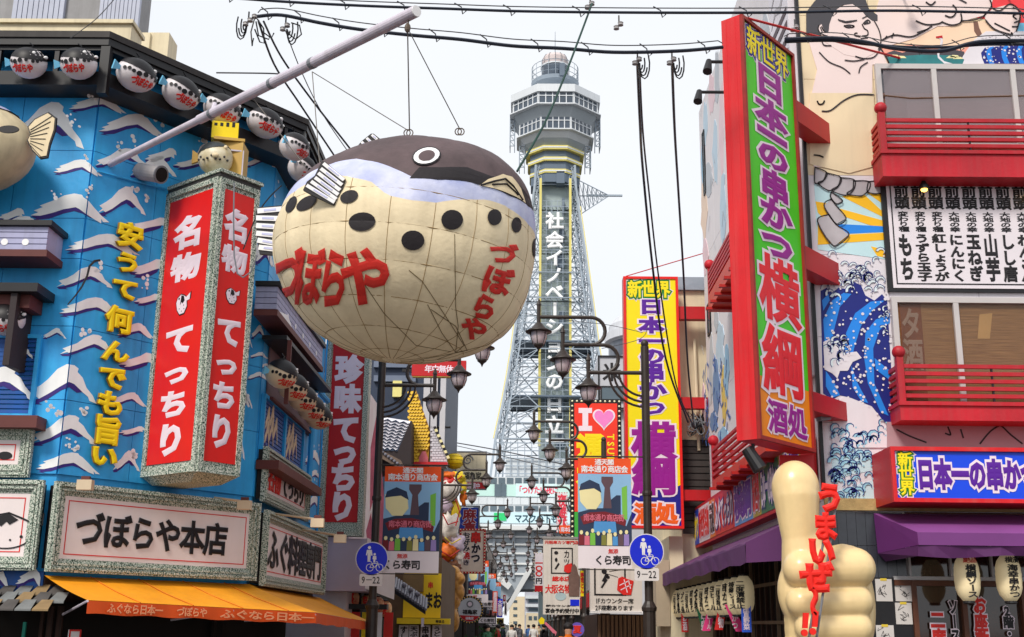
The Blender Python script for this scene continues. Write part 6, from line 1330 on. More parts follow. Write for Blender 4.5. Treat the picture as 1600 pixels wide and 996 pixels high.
F = FY(56); t = thing('bulb_sign', 'pink and white vertical sign with red dotted border between the right side lamps', 'shop sign', F.P(878, 830)); r = F.rc(870, 770, 886, 832); B().box(F, r, -.1, 0).build('panel', bwt, t); B().text(F, '夜遊び', (r[0] + .05, r[1] + .1, r[2] - .05, r[3] - .1), .002, .01, .05, True).build('lettering', mat('letter_rose', (220, 60, 80), 1, .5), t); bulbs(F, r, .14, t, redl, .0, rad=.025)
F = FY(37); t = thing('vertical_strip_sign', 'thin yellow and red sign strip between the two brush drawing boards', 'shop sign', F.P(910, 930)); B().box(F, F.rc(907, 892, 912, 932), -.2, 0).build('panel', yell, t); B().text(F, '寿司とん', F.rc(907, 895, 912, 928), .001, .01, .05, True).build('lettering', redl, t)
# beige side wall right of the pole
t = thing('low_beige_wall_building', 'low beige building with tile coping behind the right round blue sign', 'building', (3.6, 25, 0)); zt5 = FY(25).uv(1040, 838)[1]
B().bb((3.05, 25.02, 0), (3.34, 29, zt5)).build('wall', beige, t); B().bb((2.75, 25.0, 1.7), (3.04, 27, zt5 - .5)).build('side_board', mat('tan_board', (184, 166, 142), 1, .7, .06), t)
# ground level crowd at the end of the street and right side passer by
# ================================================================ right skewer restaurant
RCX, RCY = 3.85, 15.0
RF = Fr((RCX, RCY, 0), (1, 0, 0)); RS = Fr((RCX, RCY, 0), (0, -1, 0)); RD = 9.3
pastel = mat('pastel_mural_white', (222, 216, 218), 1, .75, .05, .6, .12, dirt=(.4, .38, .36)); mcream = mat('mural_cream', (228, 208, 172), 1, .6, .04, .7, .1); mskin = mat('mural_skin', (232, 212, 208), 1, .6, .02, 1); mink = mat('mural_ink_grey', (66, 64, 70), 1, .6, .05); mline = mat('mural_line', (52, 46, 50), 1, .6, .02)
mnavy = mat('mural_navy', (14, 28, 120), 1, .5, .08, 2); mblue = mat('mural_blue', (24, 130, 226), 1, .5, .06, 2); mwhite = mat('mural_white', (222, 216, 222), 1, .55, .04, 2, .06); mlblue = mat('mural_light_blue', (150, 200, 220), 1, .6, .05); myel = mat('mural_yellow', (250, 186, 10), 1, .5, .04); mgrey = mat('mural_grey', (176, 170, 174), 1, .5, .12, 3)
rb = thing('restaurant_building', 'skewer restaurant building on the right with wrestler and wave murals and red balconies', 'building', (8, 19, 0))
ZTOP = 13.0
B().bb((RCX + .03, RCY + .03, 0), (14, RCY + RD, ZTOP)).build('wall', pastel, rb)
# front cladding sheets
us = [0.0, 1.0, 2.2, 3.4, 4.6, 6.0]; vs = [3.32, 4.3, 5.45, 6.6, 7.75, 9.2, 10.2, ZTOP]
for i in range(len(us) - 1):
    for j in range(len(vs) - 1): B().box(RF, (us[i] + .003, vs[j] + .003, us[i + 1] - .003, vs[j + 1] - .003), -.028, 0).build('cladding_panel', [mwhite, mwhite, mwhite, mwhite, mcream, mcream, mcream][j], rb)
us = [-RD + k * RD / 6 for k in range(7)]; vs = [0, 2.3, 3.3, 4.6, 6.2, 7.8, 9.4, 11, ZTOP]
for i in range(6):
    for j in range(len(vs) - 1): B().box(RS, (us[i] + .004, vs[j] + .004, us[i + 1] - .004, vs[j + 1] - .004), -.028, 0).build('cladding_panel', pastel, rb)
B().box(RF, (-.045, 3.3, .0, ZTOP), -.04, .03).build('corner_trim', blackm, rb)
def mp(L, m, name='mural_shape', d=.002, F=RF, sc=None, o=None, clampv=None):
    if sc: L = [(x / sc + o[0], y / sc + o[1]) for x, y in L]
    P = F.pts(L)
    P = [(max(u, .004), v) for u, v in P] if F is RF else P
    return B().prism(F, P, .0005, d + .002).build(name, m, rb)
def ml(Ls, w_=.018, m=None, sc=3.83, o=(1240, 0), d=.012, name='mural_lines', F=RF):
    b = B()
    for L in Ls:
        # smooth the polyline
        P = [(x / sc + o[0], y / sc + o[1]) for x, y in L]
        if len(P) > 2:
            Q = []
            for i in range(len(P) - 1):
                p0, p1, p2, p3 = P[max(i - 1, 0)], P[i], P[i + 1], P[min(i + 2, len(P) - 1)]
                for s in range(5):
                    t_ = s / 5; Q.append(tuple(.5 * ((2 * p1[k]) + (-p0[k] + p2[k]) * t_ + (2 * p0[k] - 5 * p1[k] + 4 * p2[k] - p3[k]) * t_ ** 2 + (-p0[k] + 3 * p1[k] - 3 * p2[k] + p3[k]) * t_ ** 3) for k in (0, 1)))
            P = Q + [P[-1]]
        b.line(F, F.pts(P), w_, d - .002, d + .002)
    return b.build(name, m or mline, rb)
A = dict(sc=3.83, o=(1240, 0))
# upper scene behind the wrestler
mp([(760, 130), (1400, 130), (1400, 385), (560, 385), (520, 290)], mat('mural_peach', (240, 206, 176), 1, .6, .05), **A, d=.003)
mp([(520, 290), (700, 270), (1000, 300), (1060, 270), (1060, 385), (570, 385)], mat('mural_salmon', (238, 160, 140), 1, .6, .06, 2), **A, d=.0045)
mp([(1150, -40), (1500, -40), (1500, 140), (1340, 140), (1100, 110)], mat('mural_red', (232, 60, 66), 1, .6, .04), **A, d=.0045)
mp([(540, 325), (600, 305), (650, 318), (720, 298), (790, 312), (850, 305), (900, 318), (960, 300), (1020, 312), (1030, 385), (570, 385)], mat('mural_treeline', (70, 66, 74), 1, .6, .1, 4), **A, d=.006)
mp([(560, 345), (760, 330), (980, 335), (1020, 360), (1010, 385), (575, 385)], mat('mural_teal', (40, 120, 124), 1, .6, .2, 5), **A, d=.008)
for q in ((600, 338), (640, 345), (960, 340), (940, 345), (980, 350)): mp([(q[0] - 30, q[1] + 6), (q[0] - 10, q[1] - 8), (q[0] + 20, q[1] - 6), (q[0] + 34, q[1] + 6)], MC['banner_cream'], **A, d=.0095)
mp([(1075, 130), (1100, 130), (1110, 170), (1130, 215), (1100, 220), (1080, 190)], mat('mural_branch', (120, 84, 72), 1, .6), **A, d=.006)
mp([(985, 385), (1030, 310), (1080, 240), (1150, 190), (1280, 190), (1420, 190), (1420, 385)], mwhite, **A, d=.007)
mp([(1340, 140), (1500, 140), (1500, 200), (1300, 200)], MC['lantern_lightblue'] , **A, d=.006)
# blue wave cluster on the robe
for k in range(9):
    a0 = 1120 + k * 30; mp([(a0, 320 - 10 * (k % 3)), (a0 + 22, 290 - 4 * k), (a0 + 46, 282), (a0 + 40, 310), (a0 + 60, 384), (a0 + 20, 384), (a0 + 6, 350)], [mnavy, mblue, mnavy][k % 3], **A, d=.009 + .0006 * k)
b = B()
random.seed(21)
for k in range(70): u, v = RF.uv(1240 + random.uniform(1120, 1400) / 3.83, random.uniform(215, 380) / 3.83); b.disc(RF, (u, v), random.uniform(.006, .018), .014, .017, 7)
b.build('mural_spray_dots', mwhite, rb, kind='stuff')
b = B(); b.prism(RF, [((u := RF.uv(1240 + x / 3.83, y / 3.83))[0], u[1]) for x, y in [(855, 220), (885, 218), (892, 250), (884, 290), (872, 310), (870, 340), (900, 370), (950, 384), (900, 384), (862, 350), (856, 310), (874, 280), (878, 240)]], .009, .012); b.build('mural_crane', mwhite, rb); mp([(850, 222), (888, 216), (890, 232), (852, 230)], red2, **A, d=.013)
# wrestler: arm, body, head
mp([(90, 250), (140, 420), (90, 640), (120, 1000), (330, 1010), (470, 990), (470, 390), (560, 385), (520, 290), (720, 235), (860, 160), (960, 160), (1010, 130), (1140, 95), (1180, 40), (1200, -40), (520, -40), (480, 120)], mskin, **A, d=.010)
mp([(95, 560), (480, 560), (475, 1000), (330, 1040), (95, 985)], mcream, **A, d=.0115)
mp([(205, 190), (215, 120), (260, 55), (330, 22), (400, 40), (470, 110), (505, 180), (520, 250), (505, 310), (420, 355), (300, 330), (180, 250)], mskin, **A, d=.0135)
mp([(75, 75), (110, 30), (150, -20), (420, -20), (450, 60), (500, 95), (500, 128), (470, 130), (430, 100), (400, 60), (350, 28), (290, 35), (250, 65), (225, 110), (212, 150), (208, 190), (195, 215), (170, 215), (75, 215)], mink, **A, d=.017)
mp([(145, 165), (165, 150), (180, 190), (205, 205), (200, 218), (165, 215), (148, 195)], mskin, **A, d=.019)
mp([(1140, 100), (1190, 55), (1290, 30), (1330, 50), (1352, 100), (1338, 180), (1300, 212), (1200, 180), (1150, 130)], mskin, **A, d=.013)
E0 = .022
ml([[(150, 155), (145, 180), (160, 205), (200, 222)], [(165, 165), (178, 190), (195, 200)], [(158, 170), (170, 200)], [(265, 122), (310, 140), (375, 128)], [(300, 160), (330, 155), (358, 160), (352, 168), (320, 170), (300, 160)], [(415, 145), (440, 125), (455, 140), (420, 150)], [(410, 115), (440, 100)],
    [(408, 150), (420, 175), (440, 190), (440, 215), (410, 220)], [(395, 225), (365, 218), (365, 205), (378, 203)], [(400, 235), (440, 232)], [(480, 130), (510, 190), (520, 250), (505, 300)], [(520, 290), (480, 345), (420, 355), (368, 342)], [(305, 365), (360, 370), (420, 360)],
    [(152, 318), (210, 375), (290, 410), (335, 445)], [(388, 440), (400, 405), (440, 378)], [(165, 245), (180, 275), (222, 278)]], .016, d=E0)
ml([[(140, 610), (150, 628), (172, 626), (182, 608)], [(168, 670), (220, 665), (300, 605), (380, 572), (475, 572)], [(120, 932), (150, 935), (175, 945)], [(525, 245), (600, 215), (700, 225), (780, 190), (825, 160)], [(545, 235), (555, 222)], [(585, 230), (595, 205)], [(730, 130), (790, 152), (860, 148), (888, 135)], [(738, 200), (800, 180)],
    [(888, 138), (940, 155), (990, 145), (1003, 120), (998, 88)], [(950, 35), (970, 60), (960, 95), (935, 108), (905, 98)], [(790, 18), (820, 35), (845, 15)], [(970, -10), (1030, 22)], [(1003, 130), (1080, 125), (1140, 98)], [(1135, 100), (1180, 45), (1170, 0)],
    [(1145, 125), (1200, 180), (1298, 212), (1300, 200)], [(1180, 50), (1230, 70), (1290, 30), (1340, 60), (1352, 110), (1330, 190)], [(1200, 145), (1240, 165), (1290, 190)], [(1340, 85), (1310, 100), (1330, 120)], [(1345, 130), (1318, 140)], [(1338, 165), (1305, 165)], [(515, 290), (550, 345), (568, 385)]], .02, d=E0)
b = B()
for x, y in ((330, 163), (432, 138)): b.disc(RF, RF.uv(1240 + x / 3.83, y / 3.83), .028, E0 - .002, E0 + .003, 10)
b.prism(RF, RF.pts([(1240 + x / 3.83, y / 3.83) for x, y in [(262, 120), (310, 132), (378, 124), (372, 132), (310, 142), (268, 130)]]), E0, E0 + .003); b.build('mural_eyes', mline, rb)
# rope, paper streamers, sun rays
Cc = dict(sc=3.983, o=(1240, 250))
rays = [((130, 170), (560, 150), (560, 420), (560, 520), (560, 620), (135, 560))]
mp([(128, 150), (560, 150), (575, 620), (150, 560)], mat('mural_pale_cyan', (190, 222, 228), 1, .6, .05), **Cc, d=.003)
for L in ([(300, 230), (420, 200), (560, 330), (560, 360)], [(270, 300), (560, 380), (560, 420), (480, 410), (300, 350)], [(135, 260), (200, 270), (230, 330), (190, 370), (150, 330)], [(150, 400), (250, 470), (560, 455), (560, 500), (150, 530)], [(420, 180), (560, 180), (560, 280)], [(480, 540), (570, 560), (575, 610), (520, 600)]): mp(L, myel, **Cc, d=.006)
mp([(260, 400), (560, 415), (560, 450), (250, 465)], mblue, **Cc, d=.0065)
for i, (L) in enumerate(([(130, 50), (205, 85), (175, 140), (130, 148)], [(200, 85), (292, 115), (270, 175), (215, 195), (150, 150), (185, 130)], [(290, 115), (375, 130), (370, 190), (320, 225), (235, 195), (275, 165)], [(370, 135), (466, 140), (465, 190), (420, 228), (330, 215), (365, 185)], [(462, 140), (548, 140), (548, 205), (500, 215), (455, 200)])): mp(L, mgrey, 'mural_rope', **Cc, d=.012 + .002 * i); ml([L + [L[0]]], .016, sc=3.983, o=(1240, 250), d=.026)
for i, L in enumerate(([(232, 205), (300, 260), (262, 280), (225, 235)], [(230, 250), (185, 290), (262, 405), (322, 370), (260, 290)], [(215, 345), (145, 375), (180, 460), (250, 542), (340, 470), (262, 410)])): mp(L, mgrey, 'mural_paper_streamer', **Cc, d=.026 + .003 * i); ml([L + [L[0]]], .016, sc=3.983, o=(1240, 250), d=.038)
# generic stylised blue water: navy field, curving light bands, foam fringe
Wp = dict(sc=1, o=(0, 0))
mp([(1282, 455), (1292, 450), (1300, 458), (1310, 450), (1322, 452), (1332, 440), (1345, 446), (1352, 462), (1366, 470), (1378, 460), (1386, 470), (1396, 640), (1390, 668), (1378, 655), (1362, 635), (1330, 622), (1312, 618), (1300, 625), (1286, 615)], mnavy, 'mural_water', d=.004)
for k, L in enumerate(([(1286, 500), (1300, 470), (1318, 458), (1330, 460), (1312, 480), (1302, 520), (1300, 560), (1290, 560)], [(1318, 560), (1322, 520), (1336, 490), (1360, 472), (1382, 470), (1362, 486), (1345, 510), (1334, 545), (1330, 570)], [(1350, 560), (1352, 520), (1368, 500), (1390, 490), (1390, 505), (1374, 516), (1364, 545), (1366, 600), (1388, 650), (1376, 645), (1356, 600)], [(1330, 572), (1340, 600), (1356, 630), (1346, 628), (1332, 606)], [(1290, 580), (1304, 600), (1312, 618), (1300, 622), (1290, 604)], [(1366, 560), (1390, 580), (1392, 596), (1368, 578)], [(1284, 470), (1294, 460), (1296, 470), (1286, 486)])): mp(L, mblue, 'mural_water_band', d=.007 + .0008 * k)
random.seed(8)
def foam(cells, m, w0, d):
    b1, b2, b3 = B(), B(), B()
    for (x, y, s, r) in cells:
        u, v = RF.uv(x, y); k = s * .0085; c_, s_ = math.cos(r), math.sin(r); tr = lambda L: [(u + (p * c_ - q * s_) * k, v + (p * s_ + q * c_) * k) for p, q in L]
        hook = [(-1, -.6), (-.9, .1), (-.4, .7), (.3, .85), (.9, .5), (1.1, -.1), (.9, -.5), (.95, 0), (.6, .35), (.15, .4), (-.3, .1), (-.45, -.5)]
        b1.prism(RF, tr(hook), d, d + .003); b2.line(RF, tr([(-1, -.6), (-.9, .1), (-.4, .7), (.3, .85), (.9, .5), (1.1, -.1), (.9, -.5)]), w0, d + .0032, d + .006); b3.disc(RF, tr([(1.25, -.9)])[0], .012, d, d + .004, 6)
    return b1, b2, b3
cells = [(1290 + random.uniform(-4, 88), 445 + random.gauss(0, 14) - 10, random.uniform(5, 9), random.uniform(-.6, .6)) for _ in range(42)] + [(1290 + random.uniform(0, 34), 545 + random.gauss(0, 12), random.uniform(5, 8), random.uniform(-1, 1)) for _ in range(16)] + [(1378 + random.uniform(-6, 8), 500 + random.gauss(0, 14), 5, random.uniform(-1, 1)) for _ in range(7)]
mp([(1286, 535), (1296, 530), (1310, 545), (1322, 552), (1338, 550), (1346, 560), (1332, 566), (1324, 580), (1312, 580), (1308, 592), (1300, 584), (1288, 578)], mwhite, 'mural_foam', d=.0135)
b1, b2, b3 = foam(cells, None, .007, .017); b1.build('mural_foam_hooks', mat('mural_foam', (214, 226, 230), 1, .6), rb, kind='stuff'); b2.build('mural_foam_lines', mnavy, rb, kind='stuff'); b3.build('mural_foam_drops', mwhite, rb, kind='stuff')
b = B()
for k in range(170): u, v = RF.uv(random.uniform(1286, 1392), random.uniform(468, 650)); b.disc(RF, (max(.03, u), v), random.uniform(.008, .022), .0168, .0175, 7)
b.build('mural_spray_dots', mwhite, rb, kind='stuff')
mp([(1300, 640), (1318, 620), (1345, 630), (1366, 645), (1388, 680), (1392, 700), (1300, 700)], mwhite, 'mural_pale_hill', d=.0185)
cells = [(random.uniform(1300, 1364), random.uniform(668, 785), random.uniform(5, 9), random.uniform(-.8, .8)) for _ in range(60)] + [(1372 + random.uniform(0, 8), 660 + 10 * k, 5, .5) for k in range(3)]
for L in ([(1300, 720), (1340, 700), (1364, 712), (1366, 735), (1330, 742), (1300, 752)], [(1300, 770), (1366, 750), (1367, 786), (1300, 788)]): mp(L, mat('mural_ice_blue', (196, 222, 230), 1, .6, .03), 'mural_pale_water', d=.004)
b1, b2, b3 = foam(cells, None, .009, .019); b1.build('mural_curl_fill', mlblue, rb, kind='stuff'); b2.build('mural_curl_lines', mnavy, rb, kind='stuff'); b3.build('mural_curl_drops', mlblue, rb, kind='stuff')
# underside band behind the balcony with line mountains
mp([(1385, 660), (1600, 660), (1640, 660), (1640, 700), (1385, 700)], mat('mural_mauve', (172, 140, 146), 1, .6, .12, 1.2), 'mural_dusk_band', d=.0225)
ml([[(1530, 694), (1545, 676), (1558, 667), (1564, 667), (1578, 680), (1596, 694)], [(1480, 668), (1484, 680), (1476, 678)], [(1500, 672), (1504, 685)], [(1400, 672), (1420, 682), (1446, 692)], [(1440, 663), (1460, 664)]], .02, sc=1, o=(0, 0), d=.028)
# windows on the front
def window(x0, y0, x1, y1, mull, label, refl=None):
    r = RF.rc(x0, y0, x1, y1); r = (r[0], r[1], 3.6, r[3]); t = thing('window_unit', label, 'window', RF.W(r[0], r[1]))
    frm = mat('aluminium_frame', (196, 190, 188), 1, .4, .05)
    B().frame(RF, r, .075, .0, .07).build('frame', frm, t)
    for x in mull: u = RF.uv(x, (y0 + y1) / 2)[0]; B().box(RF, (u - .035, r[1] + .08, u + .035, r[3] - .08), .02, .075).build('mullion', frm, t)
    cuts = [r[0] + .076] + [RF.uv(x, (y0 + y1) / 2)[0] for x in mull] + [r[2]]
    gm_ = mat('window_painted_reflection_glass' if y0 < 300 else 'window_clear_glass', (150, 138, 142) if y0 < 300 else (90, 80, 76), 1, .04, .1, .5, alpha=.5 if y0 < 300 else .14, spec=1.0)  # upper pane: pale mauve tint and half opacity paint in the reflections
    for i in range(len(cuts) - 1):
        B().box(RF, (cuts[i] + .036, r[1] + .08, cuts[i + 1] - .036, r[3] - .08), .034, .040).build('pane', gm_, t)
    B().box(RF, (r[0] + .05, r[1] + .05, r[2], r[3] - .05), .002, .008).build('blind', mat('bamboo_blind', (128, 84, 48), 1, .8, .3, 2, pat='bamboo', rgb2=(176, 130, 80)) if y0 > 300 else mat('mauve_reflection_blind', (150, 112, 100), 1, .8, .3, 2, pat='bamboo', rgb2=(190, 160, 156)), t)  # upper blind's mauve also stands in for reflections on the glass
    return t, r
t, r = window(1365, 103, 1640, 236, (1461, 1585), 'upper window with tinted-in mauve reflections behind the upper red balcony')
B().box(RF, (r[0] + .06, r[3] - .42, r[2], r[3] - .07), .009, .014).build('blind_valance', mat('grey_valance', (110, 112, 120), 1, .6), t); B().box(RF, (r[0] + .11, r[1] + .1, r[0] + .42, r[3] - .45), .009, .016).build('brown_screen', mat('rust_screen', (120, 66, 34), 1, .8, .2, 8), t)
B().tube([RF.W(r[0] + .1, r[3] - .48, .028), RF.W(1.5, r[3] - .52, .028), RF.W(3.4, r[3] - .46, .028)], .02, 5).build('inner_rail', mat('rail_brown', (96, 66, 40), 1, .6), t)
t, r = window(1390, 466, 1640, 640, (1497,), 'lower window with brown bamboo blinds behind the lower red balcony')
B().box(RF, (r[0] + .11, r[1] + .1, r[0] + .4, r[3] - .08), .009, .016).build('rust_notice', mat('rust_screen'  , (0, 0, 0)) , t)
B().text(RF, 'タ酒', (r[0] + .13, r[1] + .5, r[0] + .38, r[3] - .15), .017, .02, .03, True).build('notice_lettering', mat('letter_taupe', (150, 120, 100), 1, .6), t)
B().prism(RF, RF.pts([(1530, 492), (1550, 490), (1546, 530), (1527, 530)]), .009, .013).build('amber_lamp_shade', mat('amber_shade', (196, 150, 90), 1, .6), t)
# text board
t = thing('menu_board', 'white menu board with rows of bold black characters in a black frame', 'menu board', RF.P(1500, 455)); u0 = RF.uv(1380, 370)[0]; r = (u0, RF.uv(1400, 457)[1], 3.6, RF.uv(1390, 280)[1])
B().box(RF, r, .005, .05).build('black_frame', blackm, t); r2 = (RF.uv(1388, 370)[0], RF.uv(1400, 452)[1], 3.6, RF.uv(1390, 284)[1]); B().box(RF, r2, .051, .062).build('white_panel', mat('menu_white', (226, 218, 224), 1, .5, .03), t)
r3 = (r2[0] + .045, r2[1] + .05, 3.6, r2[3] - .045); B().frame(RF, r3, .016, .0625, .067).build('ruled_border', blackp, t)
cols_ = ['もち', 'うずら玉子', '紅しょうが', 'にんにく', '玉ねぎ', '山芋', 'しし唐', 'れんこん', '椎茸']
kinds_ = ['変わり種'] * 3 + ['大地の幸'] * 6
V0_, V1_ = r3[1] + .04, r3[3] - .03; HH = V1_ - V0_; uu0 = RF.uv(1411, 370)[0]; du = RF.uv(1437.5, 370)[0] - uu0
for i, (a, k_) in enumerate(zip(cols_, kinds_)):
    u = uu0 + i * du; cw = du * .84
    b = B(); b.text(RF, '前頭', (u - cw / 2, V1_ - HH * .255, u + cw / 2, V1_), .0625, .069, .035, True); b.text(RF, k_, (u - cw * .36, V1_ - HH * .49, u + cw * .36, V1_ - HH * .28), .0625, .069, .03, True)
    b.text(RF, a, (u - cw * .5, V0_, u + cw * .5, V1_ - HH * .51), .0625, .069, .045, True, fit=1.0); b.build('menu_column', blackp, t)
for x in (1434, 1598):
    P = RF.P(x, 300) + Vector((0, -.25, 0)); l = thing('wall_spotlight', ('left' if x < 1500 else 'right') + ' small black spotlight with warm bulb over the white menu board', 'spotlight', P); B().tube([RF.P(x - 2, 288), P + Vector((0, 0, .06))], .015, 6).build('arm', blackm, l); B().lathe(P - Vector((0, 0, .06)), [(.07, 0), (.065, .05), (.03, .1), (.02, .13)], 12).build('shade', blackm, l); B().ball(P - Vector((0, 0, .065)), .045, .045, .03, 10, 6).build('bulb', mat('warm_bulb', (255, 190, 80), 1, .3, 0, emit=6), l, smooth=True)
for x, y in ((1407, 4), (1572, 6)):
    P = RF.P(x, y) + Vector((0, -.35, 0)); l = thing('wall_spotlight', ('left' if x < 1500 else 'right') + ' black spotlight with warm bulb at the top of the wrestler mural', 'spotlight', P); B().tube([RF.P(x, y - 14), P + Vector((0, 0, .05))], .015, 6).build('arm', blackm, l); B().lathe(P - Vector((0, 0, .06)), [(.085, 0), (.08, .06), (.04, .12), (.02, .16)], 12).build('shade', blackm, l); B().ball(P - Vector((0, 0, .065)), .055, .055, .03, 10, 6).build('bulb', MC['warm_bulb'], l, smooth=True)
# balconies
rbm = mat('balcony_red', (186, 24, 40), 1, .55, .18, 1.6, .38, .15, 30, dirt=(.34, .08, .08)); rbd = mat('balcony_red_side', (180, 30, 26), 1, .5, .1, 2, .1)
def balcony(label, ub, zb, zbt, zr, D=.42, n=5):
    t = thing('balcony', label, 'balcony', RF.W(ub, zb, .2)); ue = 4.2
    B().box(RF, (ub, zb, ue, zbt), .005, D).build('base_beam', rbm, t); B().box(RF, (ub - .02, zbt + .001, ue, zbt + .05), .005, D + .03).build('beam_cap', rbm, t)
    h = (zr - zbt - .05) / n
    for k in range(n):
        z = zbt + .05 + h * (k + .55); B().box(RF, (ub + .09, z, ue, z + .05), D - .045, D).build('rail', rbm, t); B().box(RF, (ub + .01, z, ub + .06, z + .05), .01, D - .09).build('side_rail', rbd, t)
    B().box(RF, (ub, zbt + .051, ub + .085, zr + .1), D - .085, D + .002).build('corner_post', rbm, t); B().ball(RF.W(ub + .045, zr + .17, D - .04), .085, .085, .085, 14, 10).build('post_ball', rbm, t, smooth=True)
    for k in range(3): u = ub + 1.2 + k * .9; B().box(RF, (u, zbt + .051, u + .02, zr - .02), D - .04, D - .01).build('stay', blackm, t)
    return t
def fz(y): return RF.off(.42).uv(1450, y)[1]
ubU = RF.off(.42).uv(1378, 250)[0]; ubL = RF.off(.42).uv(1407, 645)[0]
balcony('upper red balcony with five rails and a ball topped post on the wrestler mural', ubU, fz(276), fz(241), fz(186))
balcony('lower red balcony with five rails and a ball topped post over the blue sign', ubL, fz(657), fz(634), fz(570))
def sbalc(label, px, yb, yt, yr, unear):
    D = .5; Fo = RS.off(D); u0 = Fo.uv(px, yb)[0]; zb, zt_, zr = Fo.uv(px, yb)[1], Fo.uv(px, yt)[1], Fo.uv(px, yr)[1]; t = thing('balcony', label, 'balcony', RS.W(u0, zb, .2))
    B().box(RS, (u0, zb, unear, zt_), .005, D).build('base_beam', mat('balcony_orange_red', (206, 54, 30), 1, .5, .1, 2), t)
    n = 5; h = (zr - zt_) / n
    for k in range(n): z = zt_ + h * (k + .6); B().box(RS, (u0 + .08, z, unear, z + .05), D - .05, D).build('rail', rbm, t); B().box(RS, (u0 + .01, z, u0 + .06, z + .05), .01, D - .09).build('side_rail', rbd, t)
    for u in (u0 + .04, unear - .04): B().box(RS, (u - .04, zt_, u + .04, zr + .1), D - .08, D).build('corner_post', rbm, t); B().ball(RS.W(u, zr + .17, D - .04), .1, .1, .1, 14, 10).build('post_ball', rbm, t, smooth=True)
    for k in range(6): u = u0 + .3 + k * (unear - u0) / 6.5; B().box(RS, (u, zb - .05, u + .08, zb - .002), .01, D + .1).build('floor_joist', rbd, t)
sbalc('upper red balcony with slanted rails on the side wall, partly hidden by the tall sign', 1107, 488, 462, 425, -2.6)
sbalc('lower red balcony with slanted rails on the side wall above the colourful sign strip', 1113, 765, 752, 702, -1.2)
# side wall mural blobs, window, lights, panel next to the corner
random.seed(12)
pcol = [mat('pastel_' + n, c, 1, .75, .06, 2) for n, c in (('blue', (186, 206, 220)), ('pink', (226, 198, 204)), ('grey', (186, 190, 196)), ('peach', (230, 206, 186)), ('sky', (150, 190, 216)), ('lemon', (222, 190, 96)), ('slate', (110, 140, 180)))]
k_ = 0
for (x, y, w_, h_, m_) in ((1102, 190, 5, 40, 0), (1112, 150, 6, 40, 1), (1120, 120, 5, 50, 2), (1118, 240, 5, 60, 0), (1100, 330, 6, 50, 3), (1108, 280, 7, 30, 2), (1128, 200, 5, 90, 1), (1098, 250, 2, 40, 4), (1130, 320, 5, 70, 0), (1102, 400, 6, 30, 1), (1120, 600, 6, 60, 6), (1126, 540, 8, 40, 0), (1112, 570, 4, 60, 2), (1132, 620, 5, 60, 5), (1136, 580, 4, 50, 4), (1115, 660, 8, 18, 6), (1130, 680, 8, 14, 4), (1120, 500, 4, 20, 2), (1196, 50, 8, 40, 2), (1215, 30, 8, 40, 0), (1240, 60, 6, 60, 2), (1100, 640, 4, 40, 1)):
    L = [(x + w_ * math.cos(a) * random.uniform(.5, 1.1), y + h_ * math.sin(a) * random.uniform(.6, 1.1)) for a in [i * 2 * math.pi / 14 for i in range(14)]]
    mp(L, pcol[m_], 'mural_shape', d=.002 + k_ * .0006, F=RS); k_ += 1
b = B()
for k in range(60): x = random.uniform(1098, 1140); y = random.uniform(560, 690); b.line(RS, RS.pts([(x, y), (x + random.uniform(-3, 3), y + random.uniform(4, 16))]), .05, .016, .019)
b.build('mural_blue_strokes', mat('mural_stroke_blue', (60, 100, 170), 1, .6), rb, kind='stuff')
b = B()
for k in range(50): x = random.uniform(1096, 1250); y = random.uniform(40, 560); b.line(RS, RS.pts([(x, y), (x + random.uniform(-4, 4), y + random.uniform(4, 26))]), .02, .016, .019)
b.build('mural_fine_strokes', MC['pastel_grey'], rb, kind='stuff')
for r_ in ((1098, 210, 1104, 300), (1106, 478, 1112, 520)): rr = RS.rc(*r_); B().box(RS, rr, .001, .015).build('side_window', fgl, rb); B().frame(RS, rr, .04, .001, .03).build('side_window_frame', blackm, rb)
for (x, y) in ((1108, 105), (1093, 152)):
    P = RS.off(.7).P(x, y); l = thing('wall_spotlight', ('upper' if y < 120 else 'lower') + ' black spotlight sticking out of the far side wall edge', 'spotlight', P); B().tube([RS.W((P - RS.o).dot(RS.ux), P.z + .1, 0), P + Vector((0, 0, .1))], .03, 6).build('arm', blackm, l); B().tube([P + Vector((0, 0, .12)), P + Vector((-.05, -.1, -.14))], .05, 10, .085).build('head', blackm, l)
Fp = RS.off(.12); t = thing('side_panel_sign', 'narrow strip sign of dark characters and grey waves seen edge on beside the tall sign', 'shop sign', RS.W(-.7, 4.9))
B().box(Fp, (-1.3, 4.95, -.12, 12.6), -.1, 0).build('panel', mwhite, t); mar = mat('panel_maroon', (60, 24, 36), 1, .5)
B().text(Fp, '串かつ', (-1.1, 7.1, -.3, 9.4), .001, .01, .07, True).build('lettering', mar, t); B().box(Fp, (-1.28, 4.97, -.14, 6.6), .0, .003).build('black_field', mat('panel_black', (50, 50, 58), 1, .5, .1), t)
B().text(Fp, '横綱', (-1.15, 5.0, -.25, 6.5), .004, .01, .04, True).build('lettering_pale', mwhite, t)
for k in range(4): B().box(Fp, (-1.25, 9.7 + k * .22, -.2, 9.8 + k * .22), .001, .008).build('stripe', mar, t)
for k in range(7): z = 10.6 + k * .3; B().prism(Fp, [(-1.2, z), (-.9, z + .2), (-.6, z + .1), (-.3, z + .28), (-.2, z + .2), (-.6, z - .02), (-.9, z + .1)], .001, .006).build('grey_wave', mgrey, t)
